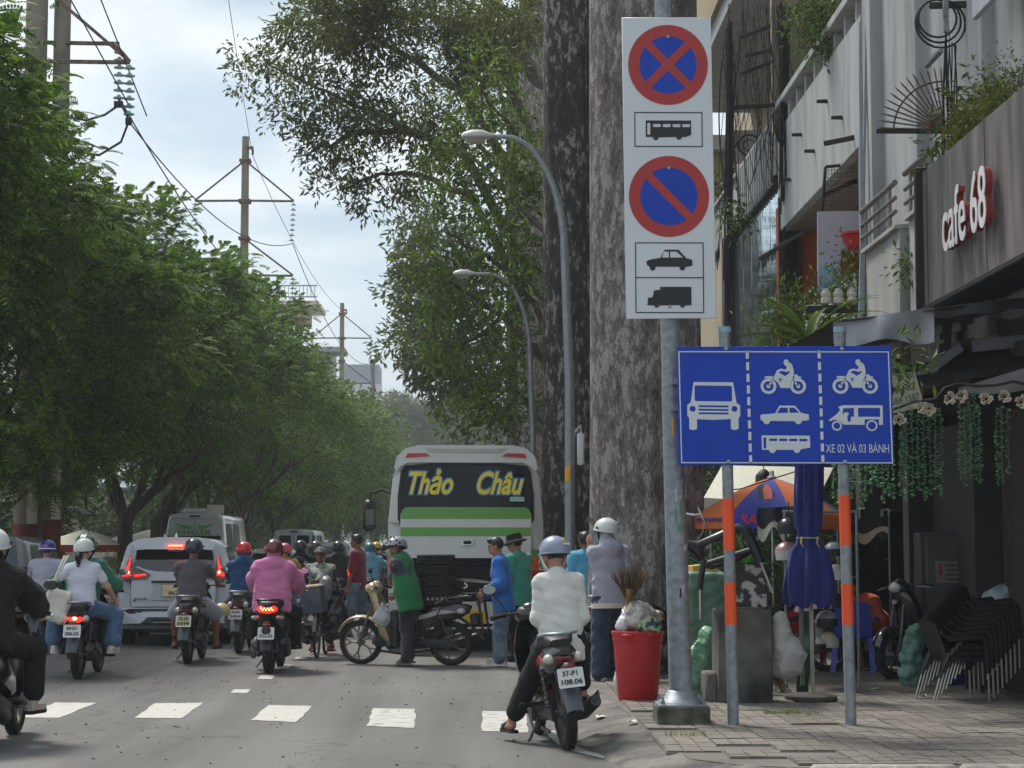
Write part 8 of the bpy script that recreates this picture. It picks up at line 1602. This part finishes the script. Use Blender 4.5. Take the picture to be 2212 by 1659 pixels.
b = MB(); b.grid(lambda u, v: at(1800 + 218 * u, 694 - 30 * u + (48 + 24 * u) * v + (2 + 5 * v) * sin(9 * u) * v, D0 + .05 * sin(7 * u + 2 * v) + .03 * sin(23 * u) * v) - o, 40, 8); b.build('flap', M_tarp, t, smooth=70)
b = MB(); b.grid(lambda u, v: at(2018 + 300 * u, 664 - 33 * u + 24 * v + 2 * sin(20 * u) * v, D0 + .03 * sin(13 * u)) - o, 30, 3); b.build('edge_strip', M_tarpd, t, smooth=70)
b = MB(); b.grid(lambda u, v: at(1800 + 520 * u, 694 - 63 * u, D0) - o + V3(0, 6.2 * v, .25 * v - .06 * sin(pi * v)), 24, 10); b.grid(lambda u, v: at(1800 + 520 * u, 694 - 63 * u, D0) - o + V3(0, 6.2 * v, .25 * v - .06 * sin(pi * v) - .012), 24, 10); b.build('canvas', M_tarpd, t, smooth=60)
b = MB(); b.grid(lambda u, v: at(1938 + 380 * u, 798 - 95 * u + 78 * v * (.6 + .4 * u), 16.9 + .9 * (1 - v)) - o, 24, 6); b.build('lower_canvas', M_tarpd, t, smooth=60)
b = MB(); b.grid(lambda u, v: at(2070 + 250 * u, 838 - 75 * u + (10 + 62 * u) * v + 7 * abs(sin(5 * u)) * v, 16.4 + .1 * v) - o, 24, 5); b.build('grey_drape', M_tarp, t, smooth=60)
M_beam = mat('white_painted_beam', (148, 150, 154), .6, var=.15)
for k, (x0, y0, x1, y1, w) in enumerate(((2010, 716, 2075, 706, .09), (2012, 716, 2016, 780, .07), (2100, 748, 2330, 725, .12), (1985, 815, 2075, 748, .1), (2165, 690, 2170, 735, .1), (1940, 775, 1946, 870, .06), (2045, 690, 2040, 770, .1))):
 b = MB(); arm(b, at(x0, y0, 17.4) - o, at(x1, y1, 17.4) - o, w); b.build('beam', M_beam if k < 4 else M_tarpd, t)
t = ob('hand_painted_board', 'tilted cream board with green hand-painted words half behind the blue sign', 'sign board', at(1940, 850, 16.7), None, 0, (R_(-8), R_(-12), 0)); b = MB(); b.box((0, 0, 0), (.4, .012, .34)); b.build('board', mat('cream_board', (172, 164, 140), .7), t); M_gi = mat('green_paint', (44, 92, 76), .7)
for s, z, m_, w in (('TRANG', .03, M_ink, .26), ('8684 1587', -.07, M_gi, .3), ('TÔNG - MÁI TÔN', .13, M_gi, .3)): text(s, .09, m_, t, (.03, -.009, z), (pi / 2, 0, 0), .001, width=w)
def strand(seed, L_):
 rs = np.random.RandomState(seed); n = int(L_ / .018); zz = -np.sort(rs.uniform(.0, L_, n * 3)); a = rs.uniform(0, 6.28, len(zz)); P = np.stack([.004 * np.sin(zz * 9 + seed), .004 * np.cos(zz * 7), zz], -1); Dv = np.stack([np.cos(a), np.sin(a), -.25 + 0 * a], -1); v, f = leaves(P, unit(Dv), .029, rs, .8, .2)
 st = MB(); st.tube([(.004 * sin(-z * 9 + seed), 0, -z) for z in [L_ * k / 10 for k in range(11)]], .002, 3); nv = len(v); v = np.concatenate([v, np.array(st.v)]); q = [x for x in st.f if len(x) == 4]; f = np.concatenate([f, np.array(q) + nv]); return npmesh('garland', v, f, M_leafD)
SM = {}; ORD = 'first second third fourth fifth sixth seventh eighth ninth tenth eleventh twelfth thirteenth fourteenth fifteenth sixteenth seventeenth'.split()
for i, (x, y0, y1) in enumerate([(1800 + 11.5 * k, 880 + (k * 37) % 26 - .12 * 8 * k, 1072 + (k * 53) % 30 - .4 * k - 6) for k in range(12)] + [(1944 + 12.5 * k, 876 + (k * 29) % 18, 1064 + (k * 41) % 24) for k in range(8)] + [(2072, 866, 1034), (2082, 880, 1046), (2094, 866, 1046), (2104, 846, 1040), (2114, 872, 1040), (2152, 880, 1050), (2162, 876, 1056), (2176, 880, 1040)]):
 L_ = round((y1 - y0) * 16.2 / FD, 1); key = (i % 3, L_); SM.setdefault(key, strand(sum((i % 3, int(L_ * 10))) + 3, L_)); o_ = inst('hanging_garland', SM[key], None, at(x, y0, 16.2 + .08 * (i % 4)), (0, 0, i * 1.1))
 g_i = 0 if i < 12 else 1 if i < 20 else 2; k_ = i - (0, 12, 20)[g_i]
 tag(o_, 'green leaf garland, ' + ORD[k_] + ' from the left ' + ('in the curtain beside the blue lane sign', 'in the curtain right of the lane sign', 'in the sparse clumps near the right edge')[g_i], 'garland', ('garlands beside the lane sign', 'garlands right of the lane sign', 'garlands near the right edge')[g_i])
b = MB(); P = [at(1930, 884, 16.2), at(1975, 868, 16.2), at(2020, 862, 16.2), at(2040, 838, 16.2), at(2070, 828, 16.2), at(2110, 834, 16.2), at(2150, 832, 16.2), at(2190, 824, 16.2), at(2240, 836, 16.2)]; b.tube(P, .012, 6); b.tube([p + V3(0, .02, .012 * (i % 2)) for i, p in enumerate(P)], .006, 5); tag(b.build('garland_wire', M_wire), 'dark twisted wire carrying the paper roses and garlands', 'wire')
def rose_mesh():
 b = MB()
 for k in range(14):
  a = k * 2.4; r = .008 + .0024 * k; tl_ = .3 + .06 * k; c = V3(r * cos(a), 0, r * sin(a)); S_ = V3(-sin(a), 0, cos(a)); O = V3(cos(a), 0, sin(a)); b.grid(lambda u, v: c + S_ * ((u - .5) * .05) * (1 - .3 * v) + V3(0, -.028 + .02 * (k / 14), 0) * v + O * (.022 * v * tl_ + .006 * (2 * u - 1) ** 2), 4, 3)
 return b.mesh('petals', mat('paper_rose', (196, 186, 166), .8, var=.15, scale=20), 60, False)
RM = rose_mesh()
for i, (x, y, lb) in enumerate(((1942, 906, 'lowest, touching the edge of the blue lane sign'), (1990, 880, 'left of the pair right of the lane sign'), (2008, 884, 'right of the pair right of the lane sign'), (2052, 860, 'left of the middle pair'), (2078, 856, 'right of the middle pair'), (2130, 862, 'single full bloom between the clumps'), (2170, 857, 'full bloom over the sparse clump'), (2206, 868, 'cut by the right edge of the photo'))):
 o_ = inst('paper_rose', RM, None, at(x, y, 16.08), (R_(i * 7 % 20 - 10), R_(i * 40), R_(i * 13 % 30 - 15)), (1.0, 1.0, 1.0)); tag(o_, 'cream paper rose on the garland wire, ' + lb, 'paper rose', 'paper roses on the garland wire')
def plastic_chair(label, pos, rz, m):
 t = ob('plastic_chair', label, 'chair', pos, 'moulded plastic chairs', rz); b = MB(); b.box((0, 0, .41), (.42, .42, .035), bev=.015); b.build('seat', m, t)
 b = MB(); b.grid(lambda u, v: ((u - .5) * .44 * (1 - .12 * v * v), -.2 - .09 * v - .03 * (1 - (2 * u - 1) ** 2), .42 + .4 * v * (1 - .14 * (2 * u - 1) ** 2)), 12, 8); b.grid(lambda u, v: ((u - .5) * .44 * (1 - .12 * v * v), -.212 - .09 * v - .03 * (1 - (2 * u - 1) ** 2), .42 + .4 * v * (1 - .14 * (2 * u - 1) ** 2)), 12, 8); bk = b.build('backrest', m, t)
 b = MB(); b.tube([((u - .5) * .46, -.29 + .03 * (2 * u - 1) ** 2, .82 - .06 * (2 * u - 1) ** 2) for u in [k / 10 for k in range(11)]], .016, 8); b.build('rim', m, bk)
 for sx in (-1, 1):
  b = MB(); b.tube([(sx * .23, -.24, .62), (sx * .25, -.05, .63), (sx * .25, .14, .62), (sx * .24, .19, .55), (sx * .235, .2, .4)], .02, 8, True, 1.4); b.build('arm', m, t)
  for y0, y1 in ((.19, .23), (-.19, -.27)): b = MB(); b.loft([[(sx * (.2 + q * .03) + dx, y0 + (y1 - y0) * q + dy, .41 * (1 - q)) for dx, dy in ((-.03, -.02), (.03, -.02), (.03, .02), (-.03, .02))] for q in (0, 1)]); b.build('leg', m, t)
 return t
c_ = gnd(1893, 1450, .1); plastic_chair('royal blue plastic armchair facing away beside the black scooter', (4.28, 21.5, .1), R_(-20), mat('blue_chair_plastic', (56, 72, 168), .4, var=.06)); plastic_chair('red plastic chair half hidden behind the blue one', (4.2, 22.0, .1), R_(-10), mat('red_chair_plastic', (150, 30, 40), .4))
sack('woven_sack', 'tall crinkled pale teal sack between the scooter wheel and the stacked chairs', 'sack', gnd(1978, 1488, .1) + V3(.0, .15, .32), [((-.02, 0, -.2), (.13, .12, .14)), ((0, 0, 0), (.12, .11, .2)), ((.05, 0, .2), (.11, .1, .14))], M_sackt, .018, 20, .012)
sack('plastic_wrapped_goods', 'goods wrapped in clear plastic on the table behind the stacked chairs', 'bundle', at(2165, 1300, 18.6), [((0, 0, 0), (.2, .18, .17)), ((.1, 0, .05), (.14, .14, .12)), ((-.1, 0, -.06), (.12, .12, .1))], mat('clear_wrap', (150, 156, 162), .25, var=.25, scale=8, bump=.9, bscale=10), .018, 16)
t = ob('side_table', 'dark low table behind the stacked chairs at the right edge', 'table', (at(2185, 1380, 18.4).x, 18.5, .1)); b = MB(); b.box((0, 0, .78), (.8, .7, .04), bev=.01); b.build('top', M_intd, t)
for sx in (-.35, .35):
 for sy in (-.3, .3): b = MB(); b.box((sx, sy, .38), (.04, .04, .76)); b.build('leg', M_intd, t)
t = ob('water_bottle', 'big blue water bottle under the stacked chairs', 'bottle', gnd(2082, 1490, .1) + V3(.05, .5, 0)); b = MB(); b.lathe([(.12, 0), (.13, .02), (.13, .12), (.122, .14), (.13, .16), (.13, .28), (.1, .34), (.035, .39), (.035, .43)], 22); b.build('body', mat('blue_bottle', (44, 60, 120), .15, trans=.5), t); b = MB(); b.lathe([(.04, .43), (.04, .46), (0, .46)], 16); b.build('cap', M_dark, t)
t = ob('electric_cabinet', 'dim grey electric cabinet with a red bolt warning plate in the shop', 'cabinet', (at(2050, 1200, 20.4).x, 20.4, .1)); b = MB(); b.box((0, .2, .8), (.62, .3, 1.6), bev=.01); b.build('case', mat('dim_grey_metal', (70, 68, 64), .6), t); b = MB(); b.box((0, .03, .95), (.5, .03, 1.2), bev=.008); d_ = b.build('door', mat('dim_grey_door', (84, 80, 74), .6), t); b = MB(); b.box((.02, .008, 1.17), (.34, .01, .24)); b.build('warning_plate', mat('dull_plate', (126, 120, 110), .6), d_)
b = MB(); b.prism([(-.12, 1.26), (-.1, 1.19), (-.115, 1.19), (-.09, 1.08), (-.09, 1.165), (-.075, 1.165), (-.09, 1.26)], .002, TR(0, .002, 0) @ RX90); b.build('bolt_symbol', M_red, d_)
for k in range(4): b = MB(); b.box((.05, .002, 1.24 - .05 * k), (.19 - .02 * (k % 2), .003, .014)); b.build('print_line', M_ink, d_)
def cabinet(label, x, D, w, h, seed):
 t = ob('glass_cabinet', label, 'display cabinet', (at(x, 1200, D).x, D, .1), 'glass cabinets in the shop shade'); rs = random.Random(seed)
 for sx in (-1, 1):
  for sy in (0, .4): b = MB(); b.box((sx * w / 2, sy, h / 2), (.03, .03, h)); b.build('post', M_galv2, t)
 for z in (.1, .55, .95, 1.3, h): b = MB(); b.box((0, .2, z), (w, .42, .02)); b.build('shelf', M_intd, t)
 b = MB(); b.box((0, -.02, h * .5), (w, .006, h * .96)); b.build('glass', M_bglass, t)
 for k in range(14): z = rs.choice((.12, .57, .97, 1.32)); hh = rs.uniform(.08, .26); b = MB(); b.box((rs.uniform(-w / 2 + .1, w / 2 - .1), rs.uniform(.1, .3), z + hh / 2), (rs.uniform(.06, .2), .12, hh), bev=.01); b.build('goods', rs.choice((M_int, M_navy, M_gryc, M_tan, M_plateY, M_white, M_orange)), t)
M_tan = mat('tan_card', (150, 122, 88), .8)
cabinet('glass cabinet of dim goods behind the second banded post', 1895, 22.8, .8, 1.75, 4); cabinet('glass cabinet of dim goods left of the electric cabinet', 1985, 22.4, .7, 1.9, 9)
rs = random.Random(31)
HC = [mat('wrapped_%s' % n, c, .25, var=.2, scale=12, bump=.5, bscale=14) for n, c in (('white', (190, 188, 184)), ('pink', (176, 132, 128)), ('black', (40, 40, 44)), ('silver', (150, 156, 162)), ('red', (150, 60, 60)), ('cream', (186, 172, 150)))]
for i, (x, y, r, c, lb) in enumerate(((1704, 1140, .12, 2, 'black one in a grey film, highest on the left'), (1700, 1195, .13, 1, 'pink one left of the furled parasol'), (1712, 1290, .1, 5, 'cream one below the furled parasol edge'), (1770, 1300, .12, 0, 'white one just right of the parasol poles'), (1785, 1340, .11, 3, 'silver one beside the parasol pole'), (1752, 1360, .12, 1, 'rosy one behind the parasol poles'), (1760, 1395, .11, 0, 'white one lowest behind the parasol poles'), (1788, 1385, .11, 5, 'cream one low by the second post'), (1800, 1300, .11, 2, 'black one near the second post'), (1735, 1310, .1, 4, 'red one half behind the green strap'), (1800, 1190, .1, 3, 'silver one high beside the second post'), (1805, 1240, .11, 0, 'white one beside the second post'), (1725, 1250, .11, 2, 'dark one tucked under the parasol hem'))):
 t = ob('wrapped_helmet', 'helmet wrapped in plastic, ' + lb, 'helmet', at(x, y, 18.9 + .1 * (i % 3)), 'wrapped helmets hung for sale'); b = MB(); b.ell((0, 0, 0), (r, r, r * .92), 16, 10, None, 0, .66); b.build('shell', HC[c], t)
 b = MB(); b.grid(lambda u, v: V3(r * 1.08 * sin((u - .5) * 2.2), -r * 1.08 * cos((u - .5) * 2.2), r * .2 - r * .75 * v), 8, 3); b.build('visor', M_clr if i % 2 else M_dark, t)
 b = MB(); b.tube([(0, 0, r * .9), (0, 0, r * 2.2)], .006, 5); b.build('hook', M_wire, t)
t = ob('display_rail', 'thin grey rail from which the wrapped helmets hang', 'rail', at(1750, 1100, 19)); o = t.location; b = MB(); [b.tube(p, .015, 8) for p in ([at(1690, 1105, 19) - o, at(1850, 1105, 19) - o], [at(1850, 1105, 19) - o, V3((at(1850, 1105, 19) - o).x, 0, .1 - o.z)], [at(1695, 1105, 19) - o, V3((at(1695, 1105, 19) - o).x, 0, .1 - o.z)])]; b.build('rail', M_galv2, t)
b = MB(); b.grid(lambda u, v: at(1728 + 26 * u + 8 * sin(5 * v), 1320 + 175 * v, 18.3 + .05 * sin(6 * v + 3 * u)), 3, 12); tag(b.build('green_strap', cloth('dark_green_webbing', (22, 66, 50))), 'dark green cloth strap hanging beside the parasol poles', 'strap')
blade_plant('fan_palm', 'bright green fan palm leaves seen through the upturned chair', at(1610, 1230, 20.5), 22, .5, .03, 12, mat('bright_palm', (86, 140, 46), .5, translu=.3), 1.1)
blade_plant('strap_leaf_plant', 'dim grassy pot plant right of the metal box', at(1690, 1280, 21), 18, .6, .02, 15, M_leafP, .6)
blade_plant('strap_leaf_plant', 'broad pale leaf plant beside the trunk left of the first post', at(1532, 1250, 20.5), 9, .5, .05, 16, mat('bright_palm', (86, 140, 46), .5, translu=.3), .7)
plant('dark hedge closing the pavement behind the parasols', [(1560 + 34 * k, 1150 + 40 * (k % 3), 29, .55) for k in range(9)] + [(1560 + 40 * k, 1060, 30, .5) for k in range(8)], M_leafK, 120, .14, 'hedge', 'hedge')
t = ob('side_wall', 'dark end wall closing the pavement behind the hedge', 'wall', (4.4, 31.5, .1)); b = MB(); b.box((0, 0, 1.6), (3.4, .2, 3.2)); b.build('wall', M_int, t); b = MB(); b.box((-.4, -.05, 3.3), (4.2, .4, .2)); b.build('coping', M_int, t)
t = ob('hanging_lamp', 'dark bell-shaped lamp hanging under the blue lane sign', 'lamp', at(1650, 1035, 22)); b = MB(); b.lathe([(.02, .12), (.05, .1), (.1, .04), (.105, -.08), (.08, -.1)], 16); b.build('shade', M_steel, t); b = MB(); b.tube([(0, 0, .12), (0, 0, .5)], .006, 5); b.build('cord', M_wire, t)
b = MB(); b.tube([at(1560, 1060, 19), at(1600, 1056, 19), at(1650, 1040, 19), at(1730, 1015, 19)], .007, 5); tag(b.build('slack_wire', M_wire), 'slack black wire under the blue lane sign', 'wire')
t = ob('tied_ribbon', 'white plastic ribbon tied round the giant trunk', 'ribbon', at(1500, 1120, 20.9)); o = t.location; b = MB(); b.tube([at(1476, 1108, 20.95) - o, at(1500, 1112, 20.8) - o, at(1514, 1110, 20.8) - o, at(1522, 1128, 20.8) - o, at(1518, 1150, 20.8) - o, at(1504, 1170, 20.8) - o], .014, 5, True, .4); b.tube([at(1514, 1110, 20.8) - o, at(1508, 1096, 20.8) - o], .01, 5); b.build('ribbon', M_strap, t)
sack('rubbish_heap_bag', 'green sheet draped beside the parked motorbike near the trunk', 'tarpaulin', at(1262, 1352, 21.4), [((0, 0, 0), (.2, .2, .18)), ((.12, 0, .08), (.16, .16, .12))], mat('green_tarpaulin', (86, 116, 96), .6), .02, 14)
sack('rubbish_heap_bag', 'white sheet over the parked motorbike seat near the trunk', 'sheet', at(1280, 1325, 21.2), [((0, 0, 0), (.18, .2, .06)), ((.1, 0, .04), (.12, .16, .05))], M_wbag, .014, 18)
sack('rubbish_heap_bag', 'yellow green plastic bag on the kerb by the parked motorbike', 'plastic bag', gnd(1262, 1425, .1) + V3(0, .2, .13), [((0, 0, 0), (.08, .08, .13)), ((.02, 0, .1), (.06, .06, .08))], mat('yellow_bag', (186, 186, 92), .4, bump=.6, bscale=16), .014, 22, .01)
sack('rubbish_heap_bag', 'crumpled white bag on the kerb by the parked motorbike', 'plastic bag', gnd(1264, 1440, .1) + V3(.12, .1, .07), [((0, 0, 0), (.13, .1, .08))], M_wbag, .014, 22, .01)
for i, (x, y, D, w, lb, m) in enumerate(((182, 1150, 52, 1.1, 'white stall parasol with red trim under the left trees', M_cream), (262, 1162, 56, .9, 'cream stall parasol behind the leaning trunk', M_cream), (322, 1150, 60, 1.2, 'pale stall parasol beside the white minivan', M_cream))):
 p = at(x, y, D); t = ob('stall_parasol', lb, 'parasol', (p.x, p.y, .12), 'stall parasols under the left trees'); z = p.z - .12; b = MB(); b.lathe([(w, z - .35), (w * .6, z - .12), (.05, z + .08)], 8, None, False); b.build('canopy', m, t, smooth=0); b = MB(); b.lathe([(w * 1.0, z - .55), (w * 1.005, z - .35)], 8, None, False); b.build('valance', mat('red_trim', (140, 52, 48), .8) if i == 0 else m, t, smooth=0); b = MB(); b.tube([(0, 0, 0), (0, 0, z)], .025, 8); b.build('pole', M_galv, t)
b = MB(); b.ell((0, 0, .75), (1.0, 1.6, .75), 18, 10); tag(b.build('covered_car', mat('silver_cover', (176, 182, 196), .5, bump=.3, bscale=4), loc=(at(236, 1200, 58).x, 58, .1)), 'car under a pale silver cover among the left trunks', 'car')
plant('low flowering hedge left of the silver car', [(225, 1235, 46, .4), (235, 1222, 47, .4), (210, 1240, 48, .4)], mat('hedge_leaf', (120, 140, 50), .6, col2=(150, 160, 70), scale=3, translu=.3), 120, .1, 'hedge', 'hedge')
def tuft(x, y, n, seed):
 p = gnd(x, y, .112); b = MB(); rs = random.Random(seed)
 for k in range(n): q = p + V3(rs.uniform(-.16, .16), rs.uniform(-.05, .05), 0); h_ = rs.uniform(.02, .07); dx = rs.uniform(-.03, .03); b.add([(q.x - .003, q.y, q.z), (q.x + .003, q.y, q.z), (q.x + dx, q.y + rs.uniform(-.02, .02), q.z + h_)], [(0, 1, 2)])
 tag(b.build('grass_tuft', mat('grass', (98, 124, 50), .7, translu=.3), smooth=0), kind='stuff')
tuft(1690, 1542, 90, 1); tuft(1738, 1545, 70, 2); tuft(1480, 1590, 40, 3)
M_paper = mat('litter_paper', (196, 192, 182), .8, var=.1)
for i, (x, y, s, lb) in enumerate(((1812, 1440, .1, 'flat white paper scrap by the second post'), (1925, 1466, .14, 'crumpled paper scrap before the scooter wheel'), (1890, 1490, .07, 'tiny pale wrapper on the paving left of the teal sack'), (1995, 1505, .06, 'small scrap beside the stacked chairs'), (1366, 1560, .07, 'scrap on the ramp by the silver exhaust'), (1300, 1550, .1, 'thin pale stick on the ramp behind the exhaust'), (1440, 1540, .08, 'torn wrapper between the bin and the pole footing'), (1160, 1480, .05, 'bit of white litter on the asphalt left of the rider'))):
 p = gnd(x, y, .114 if x > 1350 else .06 if x > 1250 else .004); b = MB(); b.grid(lambda u, v: ((u - .5) * s, (v - .5) * s * 1.4, .012 * sin(u * 5 + i) * cos(v * 4 + i) + .012), 5, 5); tag(b.build('litter', M_paper, loc=p), lb, 'litter', 'litter on the ground')
# ---- lettering: fit to width, then turn the curves into plain meshes
bpy.context.view_layer.update()
for o, w in FITS:
 d = o.dimensions.x
 if d > 1e-5: o.scale.x = o.scale.x * w / d
dg = bpy.context.evaluated_depsgraph_get()
for o in [x for x in bpy.data.objects if x.type == 'FONT']:
 me = bpy.data.meshes.new_from_object(o.evaluated_get(dg)); nm = o.name; pa = o.parent; lo = o.location.copy(); ro = o.rotation_euler.copy(); sc_ = o.scale.copy()
 bpy.data.objects.remove(o); n_ = bpy.data.objects.new(nm, me); COL.objects.link(n_); n_.parent = pa; n_.location = lo; n_.rotation_euler = ro; n_.scale = sc_
